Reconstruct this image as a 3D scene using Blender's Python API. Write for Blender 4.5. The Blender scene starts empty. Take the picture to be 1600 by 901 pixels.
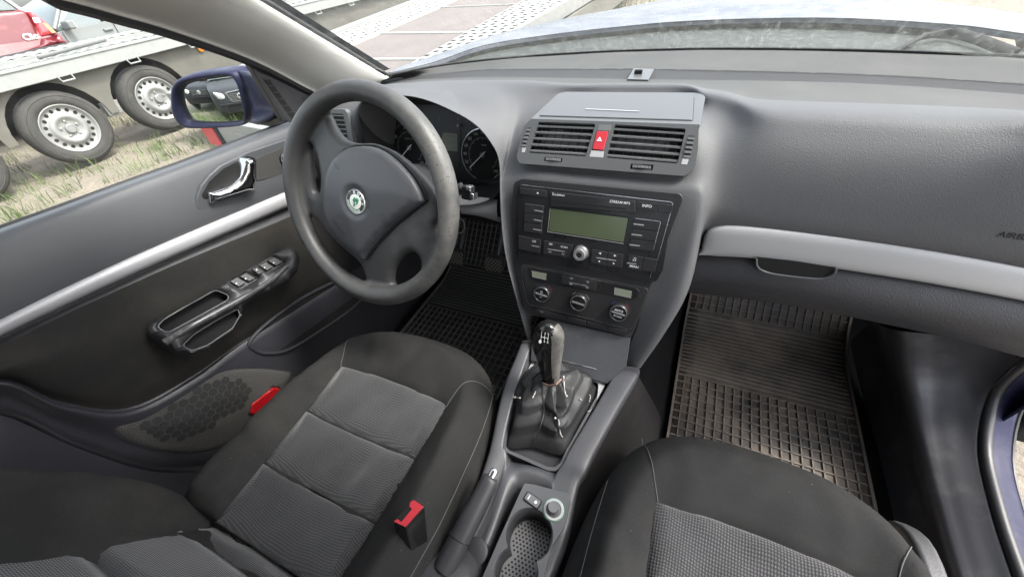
import bpy, bmesh, math, random
import numpy as np
from mathutils import Vector, Matrix
from mathutils.geometry import delaunay_2d_cdt
random.seed(7)
rad = math.radians
sc = bpy.context.scene
COL = sc.collection

# ---------------------------------------------------------------- camera
CAM = Vector((.143, -.3893, .9614))
YAW, PIT, ROL = rad(29.697), rad(-42.083), rad(-8.877)
FPX = 600.4
fw = Vector((-math.sin(YAW)*math.cos(PIT), math.cos(YAW)*math.cos(PIT), math.sin(PIT)))
rt = fw.cross(Vector((0, 0, 1))).normalized()
up = rt.cross(fw)
rt, up = rt*math.cos(ROL)+up*math.sin(ROL), up*math.cos(ROL)-rt*math.sin(ROL)
cd = bpy.data.cameras.new('camera')
cam = bpy.data.objects.new('camera', cd)
COL.objects.link(cam)
cam.matrix_world = Matrix(((rt.x, up.x, -fw.x, CAM.x), (rt.y, up.y, -fw.y, CAM.y), (rt.z, up.z, -fw.z, CAM.z), (0, 0, 0, 1)))
cd.sensor_width = 36
cd.lens = FPX/1600*36
cd.clip_start = .02
cd.clip_end = 600
sc.camera = cam

# ---------------------------------------------------------------- light
SUN_EL, SUN_AZ = 52, 75          # azimuth clockwise from +y (the car's nose)
world = bpy.data.worlds.new('World')
sc.world = world
world.use_nodes = True
wn = world.node_tree
bg = wn.nodes['Background']
sky = wn.nodes.new('ShaderNodeTexSky')
sky.sky_type = 'NISHITA'
sky.sun_disc = False
sky.sun_elevation = rad(SUN_EL)
sky.sun_rotation = rad(SUN_AZ)
sky.air_density = 1.0
sky.dust_density = 3.5
sky.ozone_density = .6
hsv = wn.nodes.new('ShaderNodeHueSaturation')
hsv.inputs['Saturation'].default_value = .35      # a milky, thinly clouded sky
wn.links.new(sky.outputs[0], hsv.inputs['Color'])
wn.links.new(hsv.outputs[0], bg.inputs['Color'])
bg.inputs['Strength'].default_value = .15
sl = bpy.data.lights.new('sun', 'SUN')
sl.energy = 1.0
sl.angle = rad(12)
sl.color = (1, .96, .9)
so = bpy.data.objects.new('sun', sl)
COL.objects.link(so)
sd = Vector((math.sin(rad(SUN_AZ))*math.cos(rad(SUN_EL)), math.cos(rad(SUN_AZ))*math.cos(rad(SUN_EL)), math.sin(rad(SUN_EL))))
so.rotation_euler = sd.to_track_quat('Z', 'Y').to_euler()
so.location = (0, 0, 8)
sc.view_settings.view_transform = 'Standard'
sc.view_settings.look = 'None'
sc.view_settings.exposure = 2.25
sc.view_settings.gamma = 1
sc.cycles.use_denoising = True
sc.cycles.max_bounces = 10
sc.cycles.transparent_max_bounces = 16
sc.cycles.sample_clamp_indirect = 8
sc.cycles.caustics_reflective = False
sc.cycles.caustics_refractive = False

# ---------------------------------------------------------------- measuring from the photograph
def ray(px, py):
    return fw+rt*((px-800)/FPX)-up*((py-450.5)/FPX)
def at(px, py, x=None, y=None, z=None):
    d = ray(px, py)
    i, v = (0, x) if x is not None else (1, y) if y is not None else (2, z)
    return CAM+d*((v-CAM[i])/d[i])
class Frame:
    """a real plane in the car: origin, two axes, normal"""
    def __init__(s, O, U, V):
        s.O = Vector(O); s.U = Vector(U).normalized()
        V = Vector(V); s.V = (V-s.U*V.dot(s.U)).normalized(); s.N = s.U.cross(s.V)
    def uv(s, px, py, h=0):
        d = ray(px, py)
        p = CAM+d*((s.O+s.N*h-CAM).dot(s.N)/d.dot(s.N))-s.O
        return (p.dot(s.U), p.dot(s.V))
    def w(s, u, v, h=0):
        return s.O+s.U*u+s.V*v+s.N*h
    def poly(s, pts, h=0):
        return [s.uv(p[0], p[1], h) for p in pts]
    def shift(s, h):
        return Frame(s.O+s.N*h, s.U, s.V)

# ---------------------------------------------------------------- scene objects
def origin(o):
    while o.parent: o = o.parent
    return o.location
def thing(name, label, cat, loc=(0, 0, 0), group=None):
    o = bpy.data.objects.new(name, None)
    COL.objects.link(o)
    o.empty_display_size = .05
    o.location = loc; o['label'] = label; o['category'] = cat
    if group: o['group'] = group
    return o
def tag(o, label, cat, group=None):
    o['label'] = label; o['category'] = cat
    if group: o['group'] = group
    return o
def mesh(name, verts, faces, mat, parent=None, smooth=True, sharp=40, bevel=0, solid=0, sub=0, label=None, kind=None, seg=2):
    verts = [Vector(v) for v in verts]
    if parent: off = origin(parent)
    else:
        off = sum(verts, Vector())/len(verts); off.z = min(v.z for v in verts)
        if kind == 'structure': off = Vector((0, 0, 0))
    me = bpy.data.meshes.new(name)
    me.from_pydata([v-off for v in verts], [], faces)
    me.validate()
    bm = bmesh.new(); bm.from_mesh(me)
    bmesh.ops.remove_doubles(bm, verts=bm.verts, dist=1e-6)
    bmesh.ops.recalc_face_normals(bm, faces=bm.faces)
    bm.to_mesh(me); bm.free()
    if smooth:
        me.shade_smooth()
        if sharp: me.set_sharp_from_angle(angle=rad(sharp))
    me.materials.append(mat)
    o = bpy.data.objects.new(name, me)
    COL.objects.link(o)
    if parent: o.parent = parent
    else: o.location = off
    if solid:
        m = o.modifiers.new('solid', 'SOLIDIFY'); m.thickness = solid; m.offset = 0
    if bevel:
        m = o.modifiers.new('bevel', 'BEVEL'); m.width = bevel; m.segments = seg; m.limit_method = 'ANGLE'; m.angle_limit = rad(35); m.harden_normals = True
    if sub:
        m = o.modifiers.new('sub', 'SUBSURF'); m.levels = sub; m.render_levels = sub
    if label: o['label'] = label
    if kind: o['kind'] = kind
    return o
class MB:
    def __init__(s): s.v = []; s.f = []
    def add(s, v, f):
        n = len(s.v); s.v += [Vector(p) for p in v]; s.f += [[i+n for i in q] for q in f]; return s
    def go(s, name, mat, parent=None, **k): return mesh(name, s.v, s.f, mat, parent, **k)

def cr(p, n, closed=False):
    """Catmull-Rom through points (any dimension)"""
    P = np.array([tuple(q) for q in p], float); m = len(P); out = []
    segs = m if closed else m-1
    for i in range(segs):
        if closed: a, b, c, d = P[(i-1) % m], P[i], P[(i+1) % m], P[(i+2) % m]
        else:
            b, c = P[i], P[i+1]
            a = P[i-1] if i > 0 else 2*b-c
            d = P[i+2] if i+2 < m else 2*c-b
        for k in range(n):
            t = k/n
            out.append(.5*((2*b)+(-a+c)*t+(2*a-5*b+4*c-d)*t*t+(-a+3*b-3*c+d)*t**3))
    if not closed: out.append(P[-1])
    return [tuple(q) for q in out]
def bs(p, n, closed=False):
    """uniform cubic B-spline with clamped ends: softer than cr"""
    P = np.array([tuple(q) for q in p], float)
    if closed: Q = np.vstack([P[-1:], P, P[:2]])
    else: Q = np.vstack([2*P[:1]-P[1:2], P, 2*P[-1:]-P[-2:-1]])
    out = []
    for i in range(len(Q)-3):
        a, b, c, d = Q[i:i+4]
        for k in range(n):
            t = k/n
            out.append(((1-t)**3*a+(3*t**3-6*t*t+4)*b+(-3*t**3+3*t*t+3*t+1)*c+t**3*d)/6)
    if not closed: out.append((Q[-3]*4+Q[-4]+Q[-2])/6)
    return [tuple(q) for q in out]
def grid_faces(r, c, cu=False, cv=False, o=0):
    f = []
    for i in range(r-(0 if cu else 1)):
        for j in range(c-(0 if cv else 1)):
            f.append([o+i*c+j, o+i*c+(j+1) % c, o+((i+1) % r)*c+(j+1) % c, o+((i+1) % r)*c+j])
    return f
def net(rows, n=5, m=5, f=cr, cv=False):
    """rows of control points -> smooth grid of points"""
    R = [f(r, n, cv) for r in rows]
    C = [f([R[i][j] for i in range(len(R))], m) for j in range(len(R[0]))]
    return [[Vector(C[j][i]) for j in range(len(C))] for i in range(len(C[0]))]
def loft(name, rows, mat, parent=None, n=5, m=5, f=cr, cv=False, **k):
    G = net(rows, n, m, f, cv)
    return mesh(name, [p for r in G for p in r], grid_faces(len(G), len(G[0]), cv=cv), mat, parent, **k)
def rnd(poly, r, seg=5):
    """round the corners of a 2-D polygon"""
    out = []; n = len(poly)
    for i in range(n):
        p = Vector(poly[i][:2]); a = Vector(poly[i-1][:2]); b = Vector(poly[(i+1) % n][:2])
        da = a-p; db = b-p; la, lb = da.length, db.length
        if la < 1e-9 or lb < 1e-9: continue
        da /= la; db /= lb
        rr = r[i] if isinstance(r, (list, tuple)) else r
        if rr <= 0: out.append(tuple(p)); continue
        ang = math.acos(max(-1, min(1, da.dot(db))))
        t = min(rr/max(math.tan(ang/2), 1e-3), la*.48, lb*.48)
        s, e = p+da*t, p+db*t
        for k in range(seg+1):
            q = k/seg
            out.append(tuple(s*(1-q)**2+p*2*q*(1-q)+e*q*q))
    return out
def rect(cx, cy, w, h, r=0, seg=4):
    p = [(cx-w/2, cy-h/2), (cx+w/2, cy-h/2), (cx+w/2, cy+h/2), (cx-w/2, cy+h/2)]
    return rnd(p, r, seg) if r else p
def circ(cx, cy, r, n=32, ry=None, a0=0, a1=360):
    ry = ry or r
    full = a1-a0 >= 360
    return [(cx+r*math.cos(rad(a0+(a1-a0)*k/(n if full else n-1))), cy+ry*math.sin(rad(a0+(a1-a0)*k/(n if full else n-1)))) for k in range(n)]
def rot2(p, a, c=(0, 0)):
    ca, sa = math.cos(a), math.sin(a)
    return [(c[0]+(x-c[0])*ca-(y-c[1])*sa, c[1]+(x-c[0])*sa+(y-c[1])*ca) for x, y in p]
def clean_loop(L):
    out = []
    for p in L:
        if not out or math.hypot(p[0]-out[-1][0], p[1]-out[-1][1]) > 2e-5: out.append((p[0], p[1]))
    while len(out) > 3 and math.hypot(out[0][0]-out[-1][0], out[0][1]-out[-1][1]) < 2e-5: out.pop()
    return out
def triang(loops, extra=()):
    """constrained triangulation of outer loop minus holes"""
    loops = [clean_loop(L) for L in loops]
    vs = []; ed = []
    for L in loops:
        n = len(vs); vs += [Vector(p[:2]) for p in L]
        ed += [(n+i, n+(i+1) % len(L)) for i in range(len(L))]
    vs += [Vector(p) for p in extra]
    V, E, Fc, *_ = delaunay_2d_cdt(vs, ed, [], 0, 1e-7)
    out = []
    for t in Fc:
        c = sum((V[i] for i in t), Vector((0, 0)))/len(t)
        if inside(c, loops[0]) and not any(inside(c, L) for L in loops[1:]): out.append(list(t))
    return V, out
def inside(p, L):
    c = False; n = len(L); j = n-1
    for i in range(n):
        xi, yi = L[i][0], L[i][1]; xj, yj = L[j][0], L[j][1]
        if (yi > p[1]) != (yj > p[1]) and p[0] < (xj-xi)*(p[1]-yi)/(yj-yi)+xi: c = not c
        j = i
    return c
def dist_to(P, loops, closed=True):
    """distance of each 2-D point to a set of polylines"""
    P = np.asarray(P, float); D = np.full(len(P), 1e9)
    for L in loops:
        A = np.array([q[:2] for q in L], float)
        B = np.roll(A, -1, 0) if closed else A[1:]
        if not closed: A = A[:-1]
        for a, b in zip(A, B):
            ab = b-a; l = ab@ab
            t = np.clip(((P-a)@ab)/l if l > 0 else np.zeros(len(P)), 0, 1)
            D = np.minimum(D, np.hypot(*(P-a-t[:, None]*ab).T))
    return D
def inside_many(P, L):
    P = np.asarray(P, float); c = np.zeros(len(P), bool); n = len(L); j = n-1
    for i in range(n):
        xi, yi = L[i][0], L[i][1]; xj, yj = L[j][0], L[j][1]
        if yi != yj:
            c ^= ((yi > P[:, 1]) != (yj > P[:, 1])) & (P[:, 0] < (xj-xi)*(P[:, 1]-yi)/(yj-yi)+xi)
        j = i
    return c
def prism_data(fr, loops, h0, h1, skip_bottom=False):
    loops = [clean_loop(L) for L in loops]
    V, F = triang(loops)
    n = len(V)
    vs = [fr.w(p.x, p.y, h1) for p in V]+[fr.w(p.x, p.y, h0) for p in V]
    fs = [t for t in F]+([] if skip_bottom else [[i+n for i in reversed(t)] for t in F])
    k = 0
    for L in loops:
        m = len(L)
        fs += [[k+i, k+(i+1) % m, k+(i+1) % m+n, k+i+n] for i in range(m)]
        k += m
    return vs, fs
def plate(name, fr, loops, h0, h1, mat, parent=None, bevel=0, **k):
    if not isinstance(loops[0][0], (list, tuple, Vector)) : loops = [loops]
    elif not hasattr(loops[0][0], '__len__'): loops = [loops]
    if isinstance(loops[0][0], (float, int)): loops = [loops]
    vs, fs = prism_data(fr, loops, h0, h1)
    bm = bmesh.new()
    bv = [bm.verts.new(v) for v in vs]
    for f in fs:
        try: bm.faces.new([bv[i] for i in f])
        except ValueError: pass
    bmesh.ops.recalc_face_normals(bm, faces=bm.faces)
    bmesh.ops.dissolve_limit(bm, angle_limit=rad(1), verts=bm.verts, edges=bm.edges)
    bm.verts.index_update()
    v2 = [v.co.copy() for v in bm.verts]; f2 = [[v.index for v in f.verts] for f in bm.faces]
    bm.free()
    return mesh(name, v2, f2, mat, parent, bevel=bevel, **k)
def pillow(name, loops, hfun, tow, mat, parent=None, step=.008, rim=(0, .15, .4, .7), skirt=None, w=.02, **k):
    """fills a 2-D outline with points, height from hfun(P, d) (d = distance to the outline), world place from tow(u, v, h)"""
    loops = [clean_loop(L) for L in loops]
    out = loops[0]
    xs = [p[0] for p in out]; ys = [p[1] for p in out]
    X, Y = np.meshgrid(np.arange(min(xs), max(xs), step), np.arange(min(ys), max(ys), step*.87))
    X[::2] += step/2
    P = np.stack([X.ravel(), Y.ravel()], 1)
    P = P[inside_many(P, out)]
    for L in loops[1:]: P = P[~inside_many(P, L)]
    D = dist_to(P, loops)
    P = P[D > min(w, step*3)*.95] if len(P) else P
    extra = [tuple(p) for p in P]
    # inner rings that follow the outline closely so that the rounded edge is smooth
    for L in loops:
        A = np.array([q[:2] for q in L], float)
        T = np.roll(A, -1, 0)-np.roll(A, 1, 0); T /= np.maximum(np.linalg.norm(T, axis=1), 1e-9)[:, None]
        Nn = np.stack([-T[:, 1], T[:, 0]], 1)
        sgn = 1 if inside_many([A[0]+Nn[0]*1e-4], out)[0] else -1
        if L is not out and inside_many([A[0]+Nn[0]*1e-4*sgn], L)[0]: sgn = -sgn
        for q in (.04, .12, .25, .42, .62, .85):
            dd = q*min(w, step*3)
            R = A+Nn*dd*sgn
            DR = dist_to(R, loops)
            ok = DR > dd*.9
            for l2 in loops[1:]: ok &= ~inside_many(R, l2)
            ok &= inside_many(R, out)
            extra += [tuple(p) for p in R[ok]]
    V, F = triang(loops, extra)
    P = np.array([tuple(v) for v in V])
    D = dist_to(P, loops); D[D < 1e-6] = 0
    H = hfun(P, D)
    vs = [tow(p[0], p[1], h) for p, h in zip(P, H)]
    fs = F
    if skirt is not None:
        n = len(vs)
        kk = 0
        for L in loops:
            m = len(L)
            base = len(vs)
            vs += [tow(p[0], p[1], skirt) for p in L]
            fs = fs+[[kk+i, kk+(i+1) % m, base+(i+1) % m, base+i] for i in range(m)]
            kk += m
    k.setdefault('sharp', 60)
    return mesh(name, vs, fs, mat, parent, **k)
def edge_round(D, w, H):
    t = np.clip(D/w, 0, 1)
    return H*np.sqrt(np.maximum(0, 1-(1-t)**2))
def groove(P, lines, w, depth, closed=False):
    d = dist_to(P, lines, closed)
    return -depth*np.exp(-(d/w)**2)
def frames_along(pts, closed=False):
    pts = [Vector(p) for p in pts]; n = len(pts)
    T = []
    for i in range(n):
        a = pts[i-1] if (i > 0 or closed) else pts[i]; b = pts[(i+1) % n] if (i < n-1 or closed) else pts[i]
        T.append((b-a).normalized())
    u = T[0].orthogonal().normalized(); out = []
    for t in T:
        u = (u-t*u.dot(t)).normalized(); out.append((u, t.cross(u)))
    return pts, out
def tube(pts, r, n=10, closed=False, caps=True, sq=1):
    """returns verts, faces; r number or list"""
    pts, fr = frames_along(pts, closed)
    vs = []
    for i, (p, (u, v)) in enumerate(zip(pts, fr)):
        q = r[i] if isinstance(r, (list, tuple)) else r
        for k in range(n):
            a = 2*math.pi*k/n
            vs.append(p+u*math.cos(a)*q+v*math.sin(a)*q*sq)
    fs = grid_faces(len(pts), n, cu=closed, cv=True)
    if caps and not closed:
        fs += [list(range(n))[::-1], [len(vs)-n+k for k in range(n)]]
    return vs, fs
def lathe(prof, fr, u=0, v=0, n=32, caps=True):
    """prof: (radius, height) pairs turned about the frame's normal"""
    vs = []
    for r, h in prof:
        for k in range(n):
            a = 2*math.pi*k/n
            vs.append(fr.w(u+r*math.cos(a), v+r*math.sin(a), h))
    fs = grid_faces(len(prof), n, cv=True)
    if caps: fs += [list(range(n))[::-1], [len(vs)-n+k for k in range(n)]]
    return vs, fs
def box(fr, u0, u1, v0, v1, h0, h1):
    c = [(u0, v0), (u1, v0), (u1, v1), (u0, v1)]
    return [fr.w(a, b, h0) for a, b in c]+[fr.w(a, b, h1) for a, b in c], [[3, 2, 1, 0], [4, 5, 6, 7], [0, 1, 5, 4], [1, 2, 6, 5], [2, 3, 7, 6], [3, 0, 4, 7]]
def flat(fr, loop, h):
    V, F = triang([loop]); return [fr.w(p.x, p.y, h) for p in V], F
def arcband(fr, u, v, r0, r1, a0, a1, h, n=40):
    vs = []
    for k in range(n+1):
        a = rad(a0+(a1-a0)*k/n)
        vs += [fr.w(u+r0*math.cos(a), v+r0*math.sin(a), h), fr.w(u+r1*math.cos(a), v+r1*math.sin(a), h)]
    return vs, grid_faces(n+1, 2)
def line2(fr, a, b, w, h):
    a = Vector(a); b = Vector(b); d = (b-a).normalized(); q = Vector((-d.y, d.x))*w/2
    return [fr.w(*(p), h) for p in (a-q, b-q, b+q, a+q)], [[0, 1, 2, 3]]
def text_data(s, fr, u, v, size, ang=0, h=.0006, ext=.0002, bold=0, align='CENTER'):
    c = bpy.data.curves.new('txt', 'FONT'); c.body = s; c.size = size; c.extrude = 0
    c.align_x = align; c.align_y = 'CENTER'; c.resolution_u = 3
    if bold: c.offset = bold*size
    o = bpy.data.objects.new('txt', c); COL.objects.link(o)
    dg = bpy.context.evaluated_depsgraph_get()
    me = bpy.data.meshes.new_from_object(o.evaluated_get(dg))
    ca, sa = math.cos(ang), math.sin(ang)
    vs = [fr.w(u+p.co.x*ca-p.co.y*sa, v+p.co.x*sa+p.co.y*ca, h) for p in me.vertices]
    fs = [list(p.vertices) for p in me.polygons]
    bpy.data.objects.remove(o); bpy.data.curves.remove(c); bpy.data.meshes.remove(me)
    return vs, fs

# ---------------------------------------------------------------- materials
MATS = {}
def mat(name, col=(.1, .1, .1), rough=.5, metal=0, bump=0, scale=800, kind='voronoi', var=0, vscale=6, spec=.5, coat=0, dirt=None, dscale=8, dthr=(.55, .75), dcol=(.25, .22, .18), sheen=0, aniso=None, bdist=.0006, rvar=0):
    m = bpy.data.materials.new(name); m.use_nodes = True
    nt = m.node_tree; N = nt.nodes; L = nt.links; b = N['Principled BSDF']
    b.inputs['Base Color'].default_value = (*col, 1)
    b.inputs['Roughness'].default_value = rough
    b.inputs['Metallic'].default_value = metal
    b.inputs['Specular IOR Level'].default_value = spec
    if coat: b.inputs['Coat Weight'].default_value = coat; b.inputs['Coat Roughness'].default_value = .05
    if sheen:
        b.inputs['Sheen Weight'].default_value = sheen; b.inputs['Sheen Roughness'].default_value = .5
    tc = N.new('ShaderNodeTexCoord')
    col_out = None
    if var:
        n = N.new('ShaderNodeTexNoise'); n.inputs['Scale'].default_value = vscale; n.inputs['Detail'].default_value = 6; n.inputs['Roughness'].default_value = .65
        L.new(tc.outputs['Object'], n.inputs['Vector'])
        r = N.new('ShaderNodeMapRange'); r.inputs[1].default_value = .3; r.inputs[2].default_value = .7
        r.inputs[3].default_value = 1-var; r.inputs[4].default_value = 1+var
        L.new(n.outputs['Fac'], r.inputs[0])
        mx = N.new('ShaderNodeMix'); mx.data_type = 'RGBA'; mx.blend_type = 'MULTIPLY'; mx.inputs[0].default_value = 1
        mx.inputs[6].default_value = (*col, 1); L.new(r.outputs[0], mx.inputs[7])
        col_out = mx.outputs[2]
    if dirt:
        n = N.new('ShaderNodeTexNoise'); n.inputs['Scale'].default_value = dscale; n.inputs['Detail'].default_value = 9; n.inputs['Roughness'].default_value = .7
        L.new(tc.outputs['Object'], n.inputs['Vector'])
        r = N.new('ShaderNodeMapRange'); r.inputs[1].default_value = dthr[0]; r.inputs[2].default_value = dthr[1]; r.inputs[4].default_value = dirt
        L.new(n.outputs['Fac'], r.inputs[0])
        mx = N.new('ShaderNodeMix'); mx.data_type = 'RGBA'
        L.new(r.outputs[0], mx.inputs[0])
        if col_out: L.new(col_out, mx.inputs[6])
        else: mx.inputs[6].default_value = (*col, 1)
        mx.inputs[7].default_value = (*dcol, 1)
        col_out = mx.outputs[2]
        ra = N.new('ShaderNodeMapRange'); ra.inputs[3].default_value = rough; ra.inputs[4].default_value = min(1, rough+.35)
        L.new(r.outputs[0], ra.inputs[0]); L.new(ra.outputs[0], b.inputs['Roughness'])
    if rvar:
        n = N.new('ShaderNodeTexNoise'); n.inputs['Scale'].default_value = 25; n.inputs['Detail'].default_value = 8
        L.new(tc.outputs['Object'], n.inputs['Vector'])
        ra = N.new('ShaderNodeMapRange'); ra.inputs[1].default_value = .3; ra.inputs[2].default_value = .7; ra.inputs[3].default_value = max(.03, rough-rvar); ra.inputs[4].default_value = rough+rvar
        L.new(n.outputs['Fac'], ra.inputs[0]); L.new(ra.outputs[0], b.inputs['Roughness'])
    if col_out: L.new(col_out, b.inputs['Base Color'])
    if bump:
        if kind == 'voronoi':
            t = N.new('ShaderNodeTexVoronoi'); t.feature = 'SMOOTH_F1'; t.inputs['Scale'].default_value = scale; o = t.outputs['Distance']
        elif kind == 'wave':
            t = N.new('ShaderNodeTexWave'); t.inputs['Scale'].default_value = scale; t.inputs['Distortion'].default_value = 1.5; o = t.outputs['Fac']
        else:
            t = N.new('ShaderNodeTexNoise'); t.inputs['Scale'].default_value = scale; t.inputs['Detail'].default_value = 4; o = t.outputs['Fac']
        L.new(tc.outputs['Object'], t.inputs['Vector'])
        bp = N.new('ShaderNodeBump'); bp.inputs['Strength'].default_value = bump; bp.inputs['Distance'].default_value = bdist
        L.new(o, bp.inputs['Height']); L.new(bp.outputs[0], b.inputs['Normal'])
    m['b'] = b.name
    return m

M = {}
M['dash'] = mat('dash_plastic', (.088, .089, .093), .55, bump=.45, scale=820, var=.05, vscale=9, bdist=.0008, spec=.34)
M['dash2'] = mat('dash_lower_plastic', (.036, .036, .040), .45, bump=.6, scale=640, spec=.4, rvar=.06)
M['smooth'] = mat('smooth_grey_plastic', (.085, .088, .092), .36, bump=.1, scale=900, kind='noise', bdist=.0003)
M['pad'] = mat('cowl_plastic', (.056, .056, .054), .68, bump=.25, scale=500, var=.06, dirt=.18, dthr=(.45, .8), dcol=(.2, .19, .17))
M['ribs'] = mat('ribbed_strip', (.03, .03, .032), .6, bump=.6, scale=330, kind='wave', bdist=.001)
M['black'] = mat('gloss_black_plastic', (.014, .014, .015), .3, bump=.1, scale=900, kind='noise', rvar=.08)
M['fascia'] = mat('fascia_black', (.022, .022, .023), .42, bump=.15, scale=1200, kind='noise', rvar=.06)
M['button'] = mat('button_black', (.019, .019, .021), .4, rvar=.08)
M['void'] = mat('vent_cavity_black', (.004, .004, .004), .8)
M['slat'] = mat('vent_slat_plastic', (.13, .133, .135), .35)
M['silver'] = mat('silver_trim', (.37, .37, .373), .45, metal=.1, bump=.05, scale=1800, kind='noise', bdist=.0002, rvar=.04)
M['chrome'] = mat('chrome', (.78, .79, .81), .13, metal=1, rvar=.04)
M['alu'] = mat('satin_metal', (.55, .55, .57), .25, metal=.9)
M['white'] = mat('white_print', (.75, .75, .76), .5)
M['grey'] = mat('grey_print', (.33, .33, .34), .5)
M['faint'] = mat('faint_print', (.11, .11, .115), .5)
M['red'] = mat('red_plastic', (.46, .032, .045), .35)
M['lcd'] = mat('green_grey_display', (.082, .104, .058), .2, var=.04, vscale=30)
M['lcd2'] = mat('grey_display', (.20, .22, .17), .25)
M['leather'] = mat('wheel_foam', (.047, .047, .048), .44, bump=.35, scale=900, dirt=.6, dscale=11, dthr=(.48, .72), dcol=(.10, .10, .098), bdist=.0006)
M['hub'] = mat('airbag_cover_plastic', (.058, .060, .066), .42, bump=.35, scale=900, bdist=.0005, rvar=.05)
M['green'] = mat('green_enamel', (.025, .19, .10), .3)
M['badge_black'] = mat('badge_black', (.02, .03, .025), .25)
M['badge_silver'] = mat('badge_silver', (.75, .76, .74), .2, metal=.6)
M['dial'] = mat('dial_face', (.016, .017, .02), .45)

# ---------------------------------------------------------------- the car's interior: dashboard
dash = thing('dashboard', 'dark grey grained dashboard with silver trim, radio and red hazard switch', 'dashboard', (0, .3, .4))

def curve_x(pts):
    P = np.array(sorted([tuple(p) for p in pts])); 
    def f(x): return Vector((x, float(np.interp(x, P[:, 0], P[:, 1])), float(np.interp(x, P[:, 0], P[:, 2]))))
    return f
L0 = [(-.72, .22, .745), (-.66, .34, .742)]+[at(px, py, z=z) for px, py, z in ((608, 118, .738), (700, 102, .733), (800, 91, .730), (950, 82, .728), (1100, 78, .729), (1250, 79, .732), (1400, 83, .735), (1600, 91, .738), (1700, 100, .740))]+[(.68, .33, .745), (.74, .22, .745)]
WS = curve_x(L0)
W1 = curve_x([(-.7, .34, .735)]+[at(px, py, z=.725) for px, py in ((620, 120), (760, 108), (1000, 107), (1300, 113), (1600, 128))]+[(.7, .33, .735)])
W2 = curve_x([(-.7, .31, .732)]+[at(px, py, z=.720) for px, py in ((640, 125), (760, 120), (1000, 124), (1300, 128), (1600, 146))]+[(.7, .29, .732)])
def col(pts):
    out = []
    for p in pts:
        if len(p) == 3 and abs(p[0]) < 2: out.append(Vector(p))
        elif isinstance(p[2], str): out.append(at(p[0], p[1], z=float(p[2])))
        else: out.append(at(p[0], p[1], y=p[2]))
    return out
cols = []
cols.append(col([(-.70, .30, .735), (-.70, .28, .72), (-.70, .25, .70), (-.70, .23, .66), (-.70, .21, .60), (-.70, .22, .55), (-.70, .24, .5), (-.70, .26, .45)]))
cols.append(col([(-.635, .34, .742), (-.61, .29, .738), (-.60, .25, .73), (-.60, .218, .70), (-.60, .21, .64), (-.60, .215, .57), (-.6, .23, .52), (-.6, .26, .45)]))
cols.append(col([(-.585, .36, .745), (-.545, .30, .745), (-.53, .25, .740), (-.525, .21, .72), (-.525, .205, .66), (-.52, .21, .60), (-.52, .23, .54), (-.5, .26, .5)]))
cols.append(col([(-.548, .37, .745), (-.515, .30, .75), (-.495, .25, .752), (-.488, .205, .742), (-.485, .225, .70), (-.485, .25, .65), (-.485, .28, .6), (-.485, .3, .56)]))
cols.append(col([(-.515, .38, .745), (-.485, .30, .755), (-.465, .245, .764), (-.452, .20, .766), (-.452, .225, .758), (-.452, .26, .75), (-.452, .3, .745), (-.452, .33, .74)]))
def inner(p, k=0): return [Vector((p.x, p.y+.025, p.z-.006)), Vector((p.x, p.y+.06, p.z-.012)), Vector((p.x, p.y+.10, p.z-.02)), Vector((p.x, p.y+.12, p.z-.03))]
for pts in ([(-.478, .385, .745), (-.448, .30, .759), (-.422, .245, .771), (600, 150, .2)],
            [(660, 128, '.745'), (655, 138, .3), (652, 146, .24), (650, 152, .2)],
            [(700, 127, '.745'), (700, 143, .3), (700, 159, .24), (700, 170, .2)],
            [(745, 127, '.745'), (748, 150, .3), (748, 178, .24), (745, 197, .2)]):
    c = col(pts); cols.append(c+inner(c[-1]))
c = col([(768, 127, '.745'), (775, 158, .30), (774, 200, .238), (773, 233, .2)]); cols.append(c+[Vector((-.185, .225, .675)), Vector((-.175, .24, .60)), Vector((-.16, .24, .48)), Vector((-.15, .22, .36))])
cols.append(col([(790, 128, '.745'), (800, 165, .31), (795, 210, .25), (785, 262, .195), (781, 300, .168), (789, 385, .127), (812, 480, .097), (827, 535, .078)]))
cols.append(col([(825, 129, '.745'), (825, 165, .325), (808, 210, .255), (793, 265, .20), (790, 295, .173), (798, 395, .129), (818, 480, .098), (836, 545, .074)]))
cb = lambda x: [Vector((x, .378-abs(x)*.05, .744)), Vector((x, .35, .7275)), Vector((x, .238, .7195)), Vector((x, .200, .663)), Vector((x, .176, .641)), Vector((x, .130, .519)), Vector((x, .102, .430)), Vector((x, .092, .395))]
for x in (-.10, -.03, .04, .10): cols.append(cb(x))
cols.append(col([(1095, 140, '.744'), (1103, 165, .33), (1103, 205, .25), (1094, 275, .20), (1082, 315, .174), (1034, 430, .131), (1001, 505, .101), (970, 570, .072)]))
cols.append(col([(1130, 147, '.744'), (1138, 175, .305), (1130, 222, .243), (1110, 292, .20), (1100, 335, .172), (1076, 450, .124), (1042, 515, .095), (1001, 574, .07)]))
cols.append(col([(1152, 154, '.744'), (1163, 184, .278), (1155, 230, .232), (1138, 300, .199), (1108, 357, .190), (.178, .225, .50), (.165, .20, .42), (.14, .17, .36)]))
def tuck(p): return [p+Vector((0, .02, -.004)), p+Vector((0, .05, -.02)), p+Vector((0, .09, -.04))]
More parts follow.
